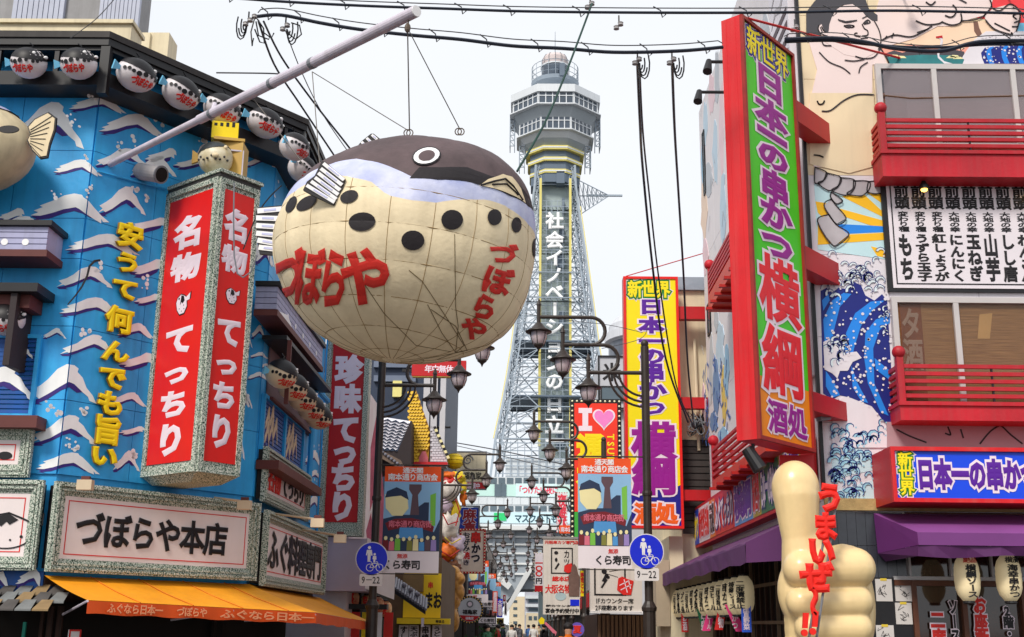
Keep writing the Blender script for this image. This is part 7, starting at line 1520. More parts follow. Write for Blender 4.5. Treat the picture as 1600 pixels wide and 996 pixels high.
# big green and red vertical sign
s40, c40 = math.sin(math.radians(40)), math.cos(math.radians(40)); PK = Vector((2.6, 13.0, 0)); KB = Fr(PK, (s40, c40, 0))
PKt = PK + Vector((0, 0, 9.0)); wB = tfor(PKt, (s40, c40, 0), 1237); wS = tfor(PKt, (-c40, s40, 0), 1127); zb_, zt_ = KB.uv(1183, 686)[1], KB.uv(1156, 24)[1]
t = thing('projecting_sign', 'huge red cased vertical sign, green face with purple and red characters, orange foot', 'shop sign', (PK.x, PK.y, zb_))
print('bigsign', wB, wS, zb_, zt_)
ring = [(PK.x, PK.y), (PK.x + s40 * wB, PK.y + c40 * wB), (PK.x + s40 * wB - c40 * wS, PK.y + c40 * wB + s40 * wS), (PK.x - c40 * wS, PK.y + s40 * wS)]
casem = mat('sign_case_red', (212, 24, 32), 1, .5, .14, 1.3, .35, .1, 30, dirt=(.5, .14, .12)); B().zprism(ring, zb_, zt_).build('case', casem, t)
KSd = Fr(PK, (c40, -s40, 0), Vector((-s40, -c40, 0)))
for k in (1, 3): u = -wS + wS * k / 4; B().box(KSd, (u, zb_ + .02, u + .004, zt_ - .02), .0, .002).build('case_seam', casem, t)
B().frame(KB, (0, zb_, wB, zt_), .045, .001, .045).build('face_frame', mat('rust_red_frame', (150, 34, 28), 1, .5, .2, 6), t)
zo = KB.uv(1220, 598)[1]; grn = mat('sign_face_green', (66, 206, 26), 1, .35, .04); B().box(KB, (.046, zo, wB - .046, zt_ - .046), .001, .01).build('green_face', grn, t); B().box(KB, (.046, zb_ + .046, wB - .046, zo - .001), .001, .01).build('orange_face', mat('sign_face_orange', (246, 140, 10), 1, .35, .04), t)
kc = wB * .5; navyl = mat('outline_blue', (30, 40, 140), 1, .5)
def kz(y): return KB.uv(1200 + (y - 350) * .035, y)[1]
v = kz(79); otext(KB, '新世界', (.14, v - .2, wB - .16, v + .2), .011, yface, navyl, t, .02, .08, line2=whitel, lw2=.11)
for ch, y0, y1, w_ in (('日', 100, 152, .58), ('本', 152, 200, .62), ('一', 196, 222, .58), ('の', 218, 262, .62), ('串', 262, 312, .56), ('か', 306, 356, .62), ('つ', 354, 404, .62)):
    v = (kz(y0) + kz(y1)) / 2; h = kz(y0) - kz(y1); hh = h if ch != '一' else .5; otext(KB, ch, (kc - w_ * .5 * wB, v - hh / 2, kc + w_ * .5 * wB, v + hh / 2), .011, mag, whitel, t, .05, .115, fit=.96)
for ch, y0, y1 in (('横', 396, 508), ('綱', 505, 622)): v = (kz(y0) + kz(y1)) / 2; h = kz(y0) - kz(y1); otext(KB, ch, (kc - wB * .4, v - h * .5, kc + wB * .4, v + h * .5), .0112, mat('letter_crimson', (230, 12, 34), 1, .45), whitel, t, .03, .075, fit=.94)
v = kz(652); otext(KB, '酒処', (kc - wB * .32, v - .2, kc + wB * .38, v + .2), .011, mag, whitel, t, .035, .09, fit=1.0)
b = B(); q = thing('projecting_sign_brackets', 'red steel box brackets tying the huge green sign back to the mural wall', 'bracket', (PK.x + s40 * wB, PK.y + c40 * wB, zb_))
e0 = PK + Vector((s40, c40, 0)) * (wB + .005)
for y0, y1 in ((150, 185), (372, 410), (600, 632)):
    za, zb2 = KB.uv(1245, y0)[1], KB.uv(1250, y1)[1]; L = (RCY - .02 - e0.y) / c40; Fb = Fr((e0.x, e0.y, 0), (s40, c40, 0)); B().box(Fb, (0, zb2, L, za), -.3, -.06).build('beam', red2, q)
b.tube([PK + Vector((0, 0, zt_ - .02)), RF.P(1405, 92) + Vector((0, -.02, 0))], .016, 6); b.build('stay_rod', red2, q)
l = thing('sign_spotlight', 'black spotlight hanging under the huge red sign case', 'spotlight', (PK.x, PK.y, zb_ - .25)); P = KB.W(.12, zb_ - .03, -.12); B().tube([P, P - Vector((0, 0, .1))], .02, 6).build('stem', blackm, l); B().tube([P + Vector((-.07, 0, -.06)), P + Vector((.06, -.05, -.3))], .07, 12, .085).build('head', blackm, l)
P = RF.P(1278, 657) + Vector((0, -.3, 0)); l = thing('wall_floodlight', 'small grey floodlight box beneath the lowest sign bracket', 'floodlight', P); B().bar(P + Vector((-.07, 0, 0)), P + Vector((.07, .05, .02)), .11, .12).build('head', greyd, l); B().tube([P, RF.P(1290, 648)], .012, 5).build('arm', greyd, l)
# sign strip on the side wall
Fs = RS.off(.22); t = thing('fascia_sign', 'long multicoloured lettered sign strip receding along the side wall', 'shop sign', RS.W(-8, 3.3)); z0s, z1s = 3.38, 4.1; ua, ub = Fs.uv(1074, 850)[0], -.35
B().box(Fs, (ua - .06, z0s - .06, ub + .06, z1s + .06), -.2, .0).build('frame', red2, t)
segc = [mat('strip_' + n, c, 1, .4, .05) for n, c in (('blue', (30, 70, 190)), ('white', (226, 214, 214)), ('orange', (230, 120, 40)), ('red', (210, 36, 40)), ('cyan', (60, 150, 210)), ('green', (30, 120, 80)), ('olive', (170, 150, 50)))]
segs = [(0, .17, 0, '日本一の串かつ', 'yell'), (.17, .30, 1, '新世界名物', 'red'), (.30, .36, 2, '元祖', 'ink'), (.36, .55, 3, 'ふぐてっちり', 'white'), (.55, .70, 4, '横綱', 'purp'), (.70, .76, 6, '新世界', 'red'), (.76, .88, 5, '日本一の串かつ', 'white'), (.88, 1, 6, '横綱', 'purp')]
cl = {'yell': yell, 'red': redl, 'ink': blackp, 'white': whitel, 'purp': purp}
for a, c, m_, tx, lc in segs:
    x0, x1 = ua + (ub - ua) * a, ua + (ub - ua) * c; B().box(Fs, (x0 + .002, z0s, x1 - .002, z1s), .001, .008).build('colour_field', segc[m_], t)
    otext(Fs, tx, (x0 + .06, z0s + .08, x1 - .06, z1s - .08), .009, cl[lc], whitel if lc != 'white' else navyl, t, .04, .09)
# purple awning, side
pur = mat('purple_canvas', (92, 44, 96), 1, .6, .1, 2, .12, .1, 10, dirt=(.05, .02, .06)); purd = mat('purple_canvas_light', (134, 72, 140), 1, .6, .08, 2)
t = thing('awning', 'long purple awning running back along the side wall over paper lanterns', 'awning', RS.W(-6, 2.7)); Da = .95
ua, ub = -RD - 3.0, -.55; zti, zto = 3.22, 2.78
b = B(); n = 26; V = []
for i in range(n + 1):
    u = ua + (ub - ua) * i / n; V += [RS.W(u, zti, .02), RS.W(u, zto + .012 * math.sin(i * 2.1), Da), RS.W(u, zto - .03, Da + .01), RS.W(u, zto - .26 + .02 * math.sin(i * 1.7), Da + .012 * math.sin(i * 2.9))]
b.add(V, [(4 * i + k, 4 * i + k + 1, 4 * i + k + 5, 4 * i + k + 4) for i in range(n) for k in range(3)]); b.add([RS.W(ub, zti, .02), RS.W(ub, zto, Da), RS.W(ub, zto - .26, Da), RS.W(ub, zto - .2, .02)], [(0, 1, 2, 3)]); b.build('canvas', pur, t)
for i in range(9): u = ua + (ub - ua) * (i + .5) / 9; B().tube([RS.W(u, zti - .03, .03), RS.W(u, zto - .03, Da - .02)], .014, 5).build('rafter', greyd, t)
# lantern row
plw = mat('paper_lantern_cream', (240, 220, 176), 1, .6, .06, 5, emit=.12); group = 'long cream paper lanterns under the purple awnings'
tx_ = ['二度漬禁止', '横綱ソース', '串かつ', '二度漬禁止', '生ビール', '串かつ', '二度漬禁止', '名物', '串盛り', '二度漬禁止', '六つ盛', '特製']
Fl = RS.off(.62)
uS = [Fl.uv(1162, 917)[0] - k * .62 for k in range(15)]
for k, u in enumerate(uS):
    P = Fl.W(u, 2.16); nm = ['first', 'second', 'third', 'fourth', 'fifth', 'sixth', 'seventh', 'eighth', 'ninth', 'tenth', 'eleventh', 'twelfth', 'thirteenth', 'fourteenth', 'fifteenth'][k]
    l = paper_lantern(P, .155, .56, nm + ' cream paper lantern from the front in the row under the side awning', group, plw, tx_[k % 12], blackp, ang=-.55)
mini = [('pink', (226, 60, 130)), ('green', (30, 110, 70)), ('red', (214, 40, 40)), ('blue', (40, 90, 210))]
for k, (x, y, c) in enumerate(((1166, 966, 3), (1148, 966, 0), (1126, 965, 2), (1108, 968, 0), (1099, 970, 1), (1070, 972, 2), (1056, 974, 1))):
    Fm = RS.off(.62); uu, vv = Fm.uv(x, y); FF = Fr(Fm.W(uu, 0), (1, 0, 0)); mt = mat('mini_banner_' + mini[c][0], mini[c][1], 1, .6); q = thing('mini_banner', ['blue', 'pink', 'red', 'second pink', 'green', 'farther red', 'farther green'][k] + ' small lettered banner dangling below the side lanterns', 'banner', Fm.W(uu, vv - .2)); tl_ = [0, .08, -.04, -.06, .05, 0, 0][k]
    B().prism(FF, [(-.07 + tl_, vv - .2), (.07 + tl_, vv - .2), (.07 - tl_, vv + .2), (-.07 - tl_, vv + .2)], 0, .012).build('cloth', mt, q); B().text(FF, ['産直野菜', '串かつ', '名物', '生ビール', '串盛', 'お酒', '定食'][k], (-.045, vv - .17, .045, vv + .17), .013, .017, .03, True).build('lettering', whitel, q)
# side shopfront
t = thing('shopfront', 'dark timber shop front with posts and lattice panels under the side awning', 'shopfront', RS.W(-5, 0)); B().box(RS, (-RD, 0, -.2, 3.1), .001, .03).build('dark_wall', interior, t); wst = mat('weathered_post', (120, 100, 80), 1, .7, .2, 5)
for k in range(22): u = -RD + .2 + k * .41; B().box(RS, (u, 0, u + .05, 2.9), .031, .08).build('post', [darkwood, wst][k % 5 == 0], t)
for z in (1.75, 2.32): B().box(RS, (-RD, z, -.2, z + .05), .081, .11).build('rail', wst, t)
for u in (-1.6, -2.2): B().box(RS, (u, .8, u + .45, 1.75), .082, .1).build('notice_panel', mat('faded_notice', (150, 130, 112), 1, .8, .15, 5), t)
# blue front sign
Fq = RF.off(.78); t = thing('fascia_sign', 'blue front sign in deep red frame with purple white edged characters', 'shop sign', Fq.P(1500, 787)); r = Fq.rc(1390, 698, 1620, 787); r = (r[0], r[1], 4.2, r[3])
B().box(RF, r, .005, .74).build('case', red2, t); B().frame(Fq, r, .05, -.038, .02).build('frame', casem, t); B().box(Fq, (r[0] + .051, r[1] + .051, r[2], r[3] - .051), -.037, -.02).build('blue_face', mat('sign_face_blue', (10, 70, 226), 1, .35, .03), t)
rr = Fq.rc(1403, 707, 1430, 774); otext(Fq, '新世界', rr, -.019, yface, dgreen, t, .035, .12, vert=True, line2=whitel, lw2=.19)
c0 = Fq.uv(1433, 740)[0]; cwd = Fq.uv(1460, 740)[0] - c0
v0_, v1_ = Fq.uv(1500, 766)[1], Fq.uv(1500, 718)[1]
otext(Fq, '日本一の串かつ横綱', (c0, v0_, c0 + cwd * 9, v1_), -.019, purp, whitel, t, .06, .15, fit=1.0)
# stone ledge and dark ground floor front
B().box(RF, (-.03, 3.16, 4.2, 3.31), .0, .06).build('stone_ledge', mat('yellowish_stone', (176, 150, 100), 1, .8, .2, 8, 0, .3), rb)
gt = mat('dark_tile', (40, 42, 50), 1, .18, .2, 6, spec=.7)
for i in range(8):
    for j in range(7): B().box(RF, (.0 + i * .12 + .002, .2 + j * .42 + .003, .0 + (i + 1) * .12 - .002, .2 + (j + 1) * .42 - .003), -.03, .02).build('black_wall_tile', gt, rb)
# front awning
Fa = RF.off(1.0); t = thing('awning', 'glossy purple front awning with folded valance under the blue sign', 'awning', Fa.P(1480, 880)); u0 = RF.uv(1364, 803)[0]; zt_ = RF.uv(1364, 803)[1]; uo = u0 + .02
zo1, zo2, zo3 = Fa.uv(1440, 832)[1], Fa.uv(1440, 852)[1], Fa.uv(1440, 869)[1]
um = Fa.uv(1433, 832)[0]
V = []; n = 18
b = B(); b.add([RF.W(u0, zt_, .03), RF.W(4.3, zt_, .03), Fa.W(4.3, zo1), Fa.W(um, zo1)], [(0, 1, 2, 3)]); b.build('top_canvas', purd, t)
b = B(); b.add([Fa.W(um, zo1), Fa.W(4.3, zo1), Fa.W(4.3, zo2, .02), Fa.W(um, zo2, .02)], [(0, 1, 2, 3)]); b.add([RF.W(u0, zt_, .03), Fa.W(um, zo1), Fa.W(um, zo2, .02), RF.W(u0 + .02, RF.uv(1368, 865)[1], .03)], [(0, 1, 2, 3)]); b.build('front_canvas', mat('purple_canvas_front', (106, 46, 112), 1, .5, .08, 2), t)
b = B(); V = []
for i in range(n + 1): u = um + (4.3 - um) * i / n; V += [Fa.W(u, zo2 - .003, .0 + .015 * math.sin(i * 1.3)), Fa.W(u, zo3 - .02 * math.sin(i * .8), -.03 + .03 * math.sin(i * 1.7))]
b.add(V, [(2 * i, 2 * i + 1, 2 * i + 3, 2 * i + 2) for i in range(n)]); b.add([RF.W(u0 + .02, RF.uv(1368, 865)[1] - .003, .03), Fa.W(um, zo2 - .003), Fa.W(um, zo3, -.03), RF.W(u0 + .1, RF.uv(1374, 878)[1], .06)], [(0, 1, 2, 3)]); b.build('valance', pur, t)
# glazed shopfront
Fg = RF.off(.02); t = thing('shopfront', 'glazed restaurant front with white frames and big window lettering under the purple awning', 'shopfront', RF.W(1.5, 0)); ug0 = Fg.uv(1365, 940)[0]
B().box(RF, (1.0, 0, 4.3, 3.15), -.029, .0).build('dark_glass', mat('restaurant_glass', (34, 22, 18), 1, .06, .4, 1.5, spec=.8, rgb2=(70, 42, 28)), t)
wfr = mat('white_frame', (186, 184, 186), 1, .5, .05); vz = Fg.uv(1450, 907)[1]; B().box(RF, (.78, vz, 4.3, vz + .045), .001, .07).build('transom', wfr, t)
for x in (1421, 1485, 1549): u = Fg.uv(x, 890)[0]; B().box(RF, (u - .012, vz + .046, u + .012, 3.1), .001, .06).build('mullion', wfr, t)
for x in (1428, 1505, 1598): u = Fg.uv(x, 950)[0]; B().box(RF, (u - .03, 0, u + .03, vz - .002), .001, .09).build('door_post', mat('brown_door_post', (92, 52, 32), 1, .5, .2, 4), t)
B().box(RF, (.78, vz - .07, 4.3, vz - .002), .001, .08).build('door_head', MC['brown_door_post'], t)
def wtext(txt, x0, y0, x1, y1, f): r = Fg.rc(x0, y0, x1, y1); otext(Fg, txt, r, .02, f, whitel, t, .05, .12, vert=True)
wtext('二度', 1452, 955, 1478, 1012, redl); wtext('ソース', 1480, 938, 1500, 1005, blackp); wtext('お座敷', 1518, 932, 1545, 1015, redl); wtext('2階・', 1564, 946, 1585, 1000, blackp)
def lant(x, y, tx1, tx2, lb, gx):
    P = RF.off(.6).P(x, y); l = paper_lantern(P, .15, .56, lb, group, plw); O = P; r_ = .15
    F = Fr(O, (1, 0, 0)); wp = lambda u, v, d: O + Vector(((r_ + d) * math.sin(u / r_), -(r_ + d) * math.cos(u / r_), v))
    B().text(F, tx1, (-.08, .17, .08, .24), .004, .009, .03, warp=wp).build('lettering_top', redl if x < 1550 else blackp, l); B().text(F, tx2, (-.06, -.24, .06, .15), .004, .009, .04, True, warp=wp).build('lettering', blackp, l)
lant(1511, 903, '絶品', '横綱ソース', 'cream paper lantern with red top characters hanging under the front purple awning', 0); lant(1576, 903, '横濱', '海幸串かつ', 'cream paper lantern with all black characters at the right edge under the awning', 1)
# autograph cards
paper = mat('card_white', (206, 200, 196), 1, .6, .05); ink = mat('pen_ink', (50, 46, 50), 1, .6); tape = mat('yellow_tape', (220, 190, 60), 1, .5)
random.seed(9); g_ = 'autograph cards taped beside the restaurant entrance'
for i, (x0, y0, x1, y1) in enumerate(((1367, 905, 1395, 940), (1397, 905, 1426, 940), (1398, 942, 1426, 976), (1368, 977, 1398, 1010), (1398, 1000, 1426, 1030), (1369, 942, 1380, 950))):
    if i == 5: continue
    rr = Fg.off(.03).rc(x0, y0, x1, y1); q = thing('autograph_card', ['top left', 'top right', 'middle right', 'lower left', 'lower right'][i] + ' white signed card taped on the black wall beside the entrance', 'card', Fg.W(rr[0], rr[1], .03), g_); B().box(Fg, rr, .03, .04).build('card', paper, q); b = B()
    for k in range(6):
        u, v = random.uniform(rr[0] + .05, rr[2] - .05), random.uniform(rr[1] + .05, rr[3] - .05); L = [(u + random.uniform(-.04, .04), v + random.uniform(-.04, .04)) for _ in range(4)]; b.line(Fg, L, .005, .041, .043)
    b.build('signature', ink, q); B().box(Fg, ((rr[0] + rr[2]) / 2 - .04, rr[3] - .02, (rr[0] + rr[2]) / 2 + .04, rr[3] + .01), .0405, .044).build('tape', tape, q)
B().box(Fg, (Fg.uv(1364, 950)[0], 0, Fg.uv(1428, 950)[0], Fg.uv(1400, 903)[1]), .001, .029).build('black_board', blackm, t)
# ---------------------------------------------------------------- thumbs up hand
HY = 13.3; k = HY / FPX * 1.003
hs_ = thing('thumb_statue', 'giant cream thumbs up fist statue with red characters in front of the restaurant corner', 'statue', at(1290, 1010, HY))
hm = mat('hand_cream', (234, 206, 152), 1, .28, .08, 2.5, .16, dirt=(.5, .36, .2), spec=.5)
def H(x, y, dy=0): return at(x, y, HY + dy)
hb = B()
def caps(p, q, r0, r1, n=7):
    for i in range(n + 1): a = i / n; c = p.lerp(q, a); r = r0 + (r1 - r0) * a; hb.ball(c, r, r, r, 16, 10)
hb.ball(H(1243, 763), 37 * k, 33 * k, 43 * k, 24, 16); caps(H(1244, 775), H(1250, 842), 36 * k, 28 * k, 8); caps(H(1250, 842), H(1266, 900, .06), 28 * k, 44 * k, 8)
hb.ball(H(1296, 950, .22), 64 * k, 42 * k, 88 * k, 28, 18); hb.ball(H(1266, 925, .1), 50 * k, 40 * k, 62 * k, 24, 14); caps(H(1258, 940, .15), H(1275, 1060, .2), 34 * k, 44 * k, 8)
for (x0, y0, x1, y1, r0, r1, dz) in ((1252, 890, 1336, 888, 27, 30, -.13), (1252, 941, 1338, 940, 22, 25, -.12), (1264, 981, 1338, 981, 21, 24, -.11), (1270, 1020, 1334, 1020, 20, 22, -.1)): caps(H(x0, y0, dz), H(x1, y1, dz + .04), r0 * k * 1.04, r1 * k * 1.04, 14); hb.ball(H(x1 - 4, y1, .1), r1 * k * 1.05, .26, r1 * k, 20, 12)
hb.ball(H(1322, 945, .16), 44 * k, 44 * k * .85, 92 * k, 28, 20); hb.ball(H(1318, 888, .0), 44 * k, 34 * k, 36 * k, 24, 16)
ho = hb.build('hand', hm, hs_, smooth=True); remesh(ho, .013, 26)
# letters on two rods
hl = thing('raised_lettering', 'red cut out characters on two rods standing before the thumbs up statue', 'lettering', H(1266, 1000, -.55)); HF = FY(HY - .5)
for (xa, ya, xb, yb2) in ((1297, 775, 1262, 1010), (1308, 775, 1274, 1010)): B().tube([HF.P(xa, ya), HF.P(xb, yb2)], .014, 6).build('rod', greyd, hl)
redc = mat('cutout_red', (232, 30, 16), 1, .45, .06)
for ch, x, y, w_, h_ in (('う', 1295, 779, 34, 40), ('ま', 1288, 824, 32, 38), ('い', 1282, 862, 34, 40), ('ぜ', 1275, 903, 40, 42), ('〜', 1270, 940, 26, 42)):
    u, v = HF.uv(x, y); kw = w_ * (HY - .5) / FPX; kh = h_ * (HY - .5) / FPX; kw *= 1.2; kh *= 1.12; rr = (u - kw / 2, v - kh / 2, u + kw / 2, v + kh / 2)
    B().text(HF, ch, rr, .03, .065, .085, ch == '〜', fit=1.0).build('character', redc, hl)
for x, y in ((1257, 972), (1272, 970)):
    B().prism(HF, HF.pts([(x - 4, y - 14), (x + 5, y - 14), (x + 3, y + 10), (x - 5, y + 10)]), .03, .065).build('exclamation_stroke', redc, hl)
    B().disc(HF, HF.uv(x - 2 if x < 1265 else x - 4, y + 17), .036, .03, .065, 12).build('exclamation_dot', redc, hl)
t = thing('red_plate', 'small red plate standing behind the thumb tip', 'plate', FY(14.0).P(1245, 740)); B().box(FY(14.2), FY(14.2).rc(1217, 712, 1273, 760), 0, .04).build('plate', red2, t)
# ================================================================ overhead wires
cab = mat('cable_black_blue', (28, 34, 48), 1, .5, .15, 5); cabg = mat('cable_green_black', (20, 60, 52), 1, .5, .2, 4); cabt = mat('thin_cable_grey', (70, 70, 74), 1, .5)
def span(pts, y, r, label, m=None, name='overhead_cable', hangers=None, messenger=None, cat='cable', y2=None):
    n = len(pts); P = []
    for i in range(n - 1):
        p0, p1, p2, p3 = pts[max(i - 1, 0)], pts[i], pts[i + 1], pts[min(i + 2, n - 1)]
        for s in range(6):
            t_ = s / 6; c = [.5 * ((2 * p1[k]) + (-p0[k] + p2[k]) * t_ + (2 * p0[k] - 5 * p1[k] + 4 * p2[k] - p3[k]) * t_ ** 2 + (-p0[k] + 3 * p1[k] - 3 * p2[k] + p3[k]) * t_ ** 3) for k in (0, 1)]
            f = (i + t_) / (n - 1); P.append(at(c[0], c[1], y + ((y2 or y) - y) * f))
    P.append(at(*pts[-1], y2 or y))
    t = thing(name, label, cat, P[0]); B().tube(P, r, 6).build('main_cable', m or cab, t)
    if messenger:
        Q = [p + Vector((0, .02, messenger * (1.0 if 0 < i < len(P) - 1 else .6))) for i, p in enumerate(P)]; B().tube(Q, .007, 5).build('messenger_wire', cabt, t)
        for i in range(3, len(P) - 1, hangers or 5):
            p, q = P[i], Q[i]; B().tube([q + Vector((-.08, 0, .02)), p.lerp(q, .5), p + Vector((.02, 0, -.06)), p + Vector((.06, 0, -.02))], .008, 4).build('hanger', cabt, t)
    return t
span([(300, -8), (430, 2), (560, 9), (700, 14), (820, 18), (1000, 20), (1200, 20), (1400, 17), (1620, 22)], 12.0, .016, 'topmost black cable bundle with tie hooks crossing the whole street', messenger=.07, hangers=4)
span([(402, 26), (440, 24), (500, 36), (560, 46), (640, 55), (720, 62), (800, 72), (880, 76), (960, 82), (1060, 80), (1130, 74)], 12.4, .021, 'second black cable bundle sagging from the left knot to the huge red sign', messenger=.1, hangers=6)
span([(1226, 62), (1300, 60), (1350, 66), (1400, 76), (1470, 80), (1530, 66), (1620, 64)], 13.6, .027, 'thick blue black cable bundle crossing the wrestler mural', messenger=.09, hangers=6)
span([(1226, 66), (1300, 64), (1360, 70), (1420, 74), (1480, 74), (1540, 70), (1620, 70)], 13.62, .018, 'thinner cable twisting beside the thick bundle on the wrestler mural')
span([(404, 34), (428, 100), (470, 165), (520, 240), (560, 300)], 12.3, .014, 'left of the two dark cables running down behind the balloon', y2=16)
span([(412, 34), (440, 90), (490, 160), (545, 230), (590, 290)], 12.3, .014, 'right of the two dark cables running down behind the balloon', y2=16)
span([(446, 48), (470, 110), (505, 180), (560, 260)], 12.3, .007, 'thin grey cable from the round insulator down to the balloon', cabt, y2=15)
span([(925, 6), (905, 60), (880, 125), (850, 195), (808, 268)], 12.2, .013, 'dark green cable slanting down across the tower decks', cabg, y2=11)
span([(996, 95), (1000, 190), (1004, 260), (1020, 420), (1040, 560), (1075, 660)], 12.5, .02, 'left of the vertical black cables dropping before the yellow sign', y2=24)
span([(999, 100), (1004, 200), (1014, 300), (1030, 440), (1056, 600), (1085, 668)], 12.5, .014, 'second vertical black cable dropping before the yellow sign', y2=24)
span([(1050, 95), (1054, 200), (1060, 300), (1068, 430), (1074, 560), (1083, 655)], 12.5, .018, 'right vertical black cable dropping along the beige wall', y2=24)
span([(338, 114), (420, 115), (446, 117)], 12.9, .009, 'short grey wire leaving the black eave towards the boom', cabt)
span([(700, 690), (790, 706), (900, 730), (1000, 748)], 60, .03, 'thin grey wires low in front of the tower base, upper one', cabt); span([(700, 694), (790, 714), (900, 742)], 60, .02, 'thin grey wires low in front of the tower base, lower one', cabt)
span([(820, 490), (880, 500), (950, 508), (1004, 520)], 22, .006, 'thin dark wire between the right street lamp and the tower', cabt); span([(940, 545), (1000, 530), (1012, 510)], 20.2, .006, 'thin dark wire tied to the top of the right lamp pole', cabt)
span([(182, -5), (150, 30), (110, 60)], 12, .005, 'thin wire above the rooftop boxes at the upper left', cabt) ; span([(380, 390), (400, 340), (418, 312), (440, 290)], 13.4, .008, 'loose dark cable looping off the corner sign to the balloon tail', blackm)
# insulators and cable loops
insm = mat('insulator_grey', (150, 146, 146), 1, .4)
for (x, y, lb) in ((388, 34, 'cluster of grey insulators with cable loops at the upper left'), (446, 42, 'round insulator with a wire loop right of the upper left cluster'), (996, 95, 'insulator and cable loops above the tall vertical cables'), (1050, 95, 'insulator and loops just left of the huge red sign'), (1242, 44, 'green wired insulator above the corner of the mural wall'), (922, 8, 'insulator where the green cable leaves the top cable'), (967, 40, 'small insulator string hanging at the top middle')):
    P = at(x, y, 12.45 if x < 1200 else 14.5); t = thing('insulator', lb, 'insulator', P)
    for k in range(3 if x in (388,) else 2): B().lathe(P + Vector((k * .05 - .03, 0, k * .05 - .06)), [(.012, 0), (.035, .01), (.03, .03), (.035, .045), (.015, .06)], 10).build('disc_body', insm, t)
    B().tube([P + Vector((0, 0, .04)), P + Vector((0, 0, .13))], .01, 5).build('clamp', blackm, t)
    if x not in (967, 922, 1242):
        for k in range(4):
            s = -1 if (x == 388) else 1; w_ = .022 + .016 * k; B().tube([P + Vector((s * (.02 + w_ * (1 - math.cos(a)) * .9), .01 * k, -.07 * math.sin(a) * (1.2 + .5 * k) - .03 + .0)) for a in [i * math.pi / 7 * (1.2 if k % 2 else .9) for i in range(8)]], .009, 4).build('cable_loop', blackm, t)
# black loops cluster by the cable knot
t = thing('cable_knot', 'tangled black cable tails hanging from the upper left insulators', 'cable', at(400, 60, 12.4))
for L in ([(398, 28), (392, 50), (394, 72), (396, 60)], [(402, 30), (412, 45), (413, 68), (406, 66), (398, 46)], [(404, 32), (410, 50), (424, 60), (428, 52)], [(400, 34), (404, 56), (420, 62), (422, 54)], [(455, 36), (468, 40), (471, 54), (462, 62), (452, 54), (448, 46)]): B().tube([at(x, y, 12.4) for x, y in L], .009, 5).build('cable_tail', blackm, t)
t = thing('loose_cable', 'dark cord peeling off the blue wall left of the yellow characters', 'cord', LC.P(150, 410)); B().tube([LC.off(.06).P(x, y) for x, y in ((156, 407), (148, 408), (140, 416), (136, 432), (128, 448), (118, 462), (106, 476))], .018, 6, .008).build('cord', blackm, t)
t = thing('loose_cable', 'thin dark cord looping over the right face of the tall corner sign', 'cord', at(372, 300, 14)); B().tube([at(x, y, 13.9) for x, y in ((366, 286), (365, 340), (366, 400), (371, 428), (380, 434), (392, 425), (402, 400))], .01, 5).build('cord', greyd, t)
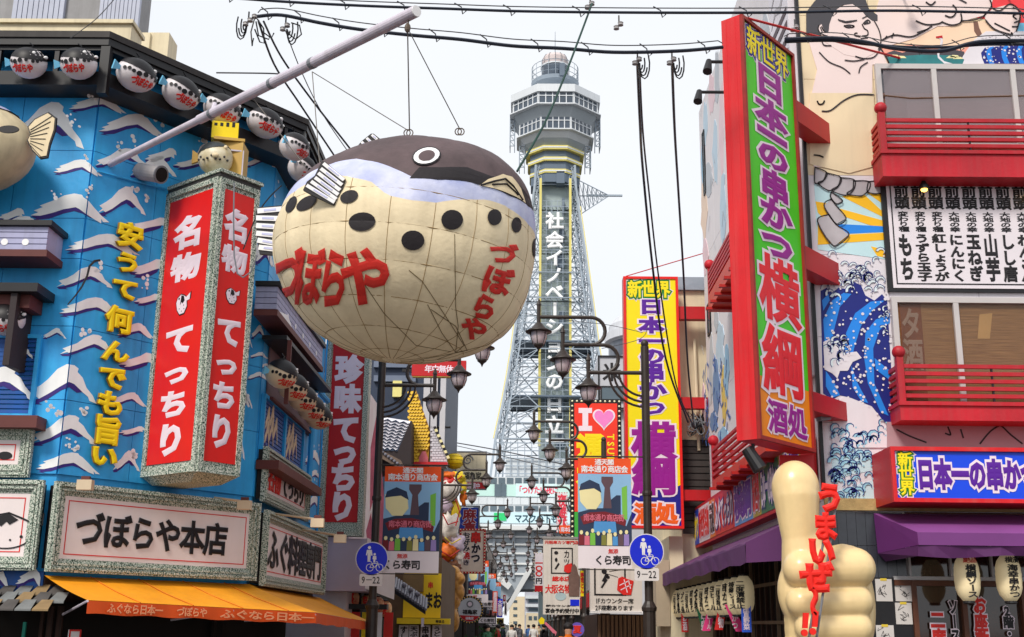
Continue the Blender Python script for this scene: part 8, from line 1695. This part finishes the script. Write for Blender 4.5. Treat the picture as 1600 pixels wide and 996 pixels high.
# ================================================================ people and street clutter at the end
def person(x, ytop, y, shirt, pants, skin_, hair, label, height=1.7, group='people walking at the end of the street', turn=0, front=False):
    X = FY(y).uv(x, ytop)[0]; s = height / 1.7; O = Vector((X, y, 0.02)); t = thing('person', label, 'person', O, group)
    c_, s_ = math.cos(turn), math.sin(turn); R = lambda a, b_, z: O + Vector((a * c_ - b_ * s_, a * s_ + b_ * c_, z)) * s
    b = B(); b.v = []
    J = {'pel': (0, 0, .92, .15), 'ch': (0, 0, 1.22, .165), 'nk': (0, 0, 1.44, .07), 'hd': (0, -.01, 1.56, .1), 'tp': (0, 0, 1.64, .085), 'kl': (-.1, -.08, .5, .075), 'al': (-.1, .03, .08, .05), 'fl': (-.1, -.12, .03, .04), 'kr': (.1, .06, .5, .075), 'ar': (.1, .18, .1, .05), 'fr_': (.1, .04, .03, .04), 'hl': (-.09, 0, .86, .1), 'hr': (.09, 0, .86, .1),
         'sl': (-.19, 0, 1.38, .065), 'el': (-.24, .02, 1.1, .048), 'wl': (-.22, -.08, .86, .036), 'sr': (.19, 0, 1.38, .065), 'er': (.24, .02, 1.1, .048), 'wr': (.22, -.08, .86, .036)}
    E_ = [('pel', 'ch'), ('ch', 'nk'), ('nk', 'hd'), ('hd', 'tp'), ('pel', 'hl'), ('hl', 'kl'), ('kl', 'al'), ('al', 'fl'), ('pel', 'hr'), ('hr', 'kr'), ('kr', 'ar'), ('ar', 'fr_'), ('ch', 'sl'), ('sl', 'el'), ('el', 'wl'), ('ch', 'sr'), ('sr', 'er'), ('er', 'wr')]
    ks = list(J); me = bpy.data.meshes.new('body'); me.from_pydata([R(*J[q][:3]) - O for q in ks], [(ks.index(a), ks.index(c)) for a, c in E_], [])
    o = bpy.data.objects.new('body', me); COL.objects.link(o); o.parent = t; WL[o.name] = O
    m_ = o.modifiers.new('s', 'SKIN'); 
    for i, q in enumerate(ks): me.skin_vertices[0].data[i].radius = (J[q][3] * s, J[q][3] * s * (.75 if q in ('ch', 'pel') else 1)); me.skin_vertices[0].data[i].use_root = (q == 'pel')
    o.modifiers.new('u', 'SUBSURF').levels = 1; bpy.context.view_layer.update(); nm = bpy.data.meshes.new_from_object(o.evaluated_get(bpy.context.evaluated_depsgraph_get())); o.modifiers.clear(); o.data = nm; nm.materials.clear()
    for mm in (shirt, pants, skin_): nm.materials.append(mm)
    for p in nm.polygons: z = p.center.z / s; p.material_index = 2 if z > 1.45 or (abs(p.center.x) > .17 and z < 1.1) else (0 if z > .92 else 1); p.use_smooth = True
    b = B(); b.ball(R(0, .015, 1.6), .112 * s, .115 * s, .1 * s, 12, 8); b.build('hair', hair, t, smooth=True)
    b = B()
    for sx in (-1, 1):
        for j in range(5): a0 = R(sx * .22 - .02 + .012 * j, -.09, .84); b.tube([a0, a0 + Vector((0, -.01, -.05 * s)), a0 + Vector((0, -.02, -(.085 - .008 * abs(j - 2)) * s))], .009 * s, 5)
    b.build('fingers', skin_, t)
    return t
skn = mat('skin', (214, 164, 134), 1, .6); hairm = mat('hair_black', (28, 22, 22), 1, .6); 
cl_ = {n: mat('cloth_' + n, c, 1, .8, .1) for n, c in (('orange', (240, 120, 20)), ('navy', (40, 46, 70)), ('white', (220, 218, 214)), ('grey', (110, 112, 118)), ('red', (180, 50, 46)), ('green', (60, 110, 80)), ('black', (36, 34, 36)), ('beige', (190, 170, 140)), ('blue', (70, 110, 170)))}
person(888, 970, 27, cl_['orange'], cl_['navy'], skn, hairm, 'person in an orange jacket with black back print under the brush drawing sign', 1.74)
spec_ = [(800, 60, 'white', 'navy'), (812, 75, 'grey', 'black'), (786, 66, 'navy', 'beige'), (826, 84, 'blue', 'grey'), (834, 70, 'white', 'black'), (850, 55, 'black', 'navy'), (778, 50, 'red', 'black'), (842, 95, 'beige', 'grey'), (806, 100, 'grey', 'navy'), (762, 44, 'green', 'black')]
for i, (x, y, a, c) in enumerate(spec_): person(x, 972, y, cl_[a], cl_[c], skn, hairm, f'distant person in {a} top and {c} trousers far down the street', 1.68 + .03 * (i % 3), turn=i * .8)
# uchiwa style round sign and traffic barrier near the far right shops
t = thing('round_fan_sign', 'purple and red round fan shaped sign beside the person in orange', 'sign', at(902, 985, 27.6)); F = FY(27.6); B().disc(F, F.uv(902, 984), .16, 0, .02, 24).build('disc', mat('fan_purple', (110, 90, 190), 1, .5), t); B().text(F, '夏', (F.uv(896, 984)[0], F.uv(900, 990)[1], F.uv(908, 984)[0], F.uv(900, 978)[1]), .021, .03, .06).build('lettering', redl, t)
t = thing('arrow_sign', 'yellow lozenge sign on a slanted pink board low in the street centre', 'sign', at(848, 985, 40)); F = FY(40); B().prism(F, F.pts([(841, 970), (846, 964), (851, 968), (850, 975), (844, 976)]), 0, .03).build('lozenge', yell, t); B().prism(F, F.pts([(850, 974), (853, 972), (870, 988), (868, 994)]), -.03, -.001).build('slanted_board', MC['banner_pink'], t); B().tube([F.P(866, 990), (F.P(866, 990).x, 40.02, 0)], .03, 6).build('post', blackm, t)
for i, (x, y, w_) in enumerate(((770, 60, .7), (779, 72, .8), (757, 48, .5))):
    P = FY(y).P(x, 986); t = thing('shrub', ['leafy green', 'second leafy green', 'small green'][i] + ' potted shrub at the left kerb far down the street', 'plant', (P.x, y, 0)); B().lathe((P.x, y, 0), [(.2, 0), (.28, .4), (.3, .42)], 12).build('pot', brown, t); b = B(); random.seed(40 + i)
    for _ in range(260):
        a = Vector((random.gauss(0, .3), random.gauss(0, .3), random.gauss(1.05, .3))) ; d = Vector((random.uniform(-1, 1), random.uniform(-1, 1), random.uniform(-.3, 1))) * .1; e = d.cross(Vector((random.random(), random.random(), .2))) * .5; p = Vector((P.x, y, 0)) + a; b.add([p, p + d * .5 + e, p + d, p + d * .5 - e], [(0, 1, 2, 3)])
    b.build('foliage', mat('leaf_green', (50, 96, 44), 1, .7, .4, 3), t, kind='stuff'); B().tube([(P.x, y, .4), (P.x, y, 1.1)], .03, 6).build('stem', darkwood, t)
bpy.data.scenes.remove(_ts)
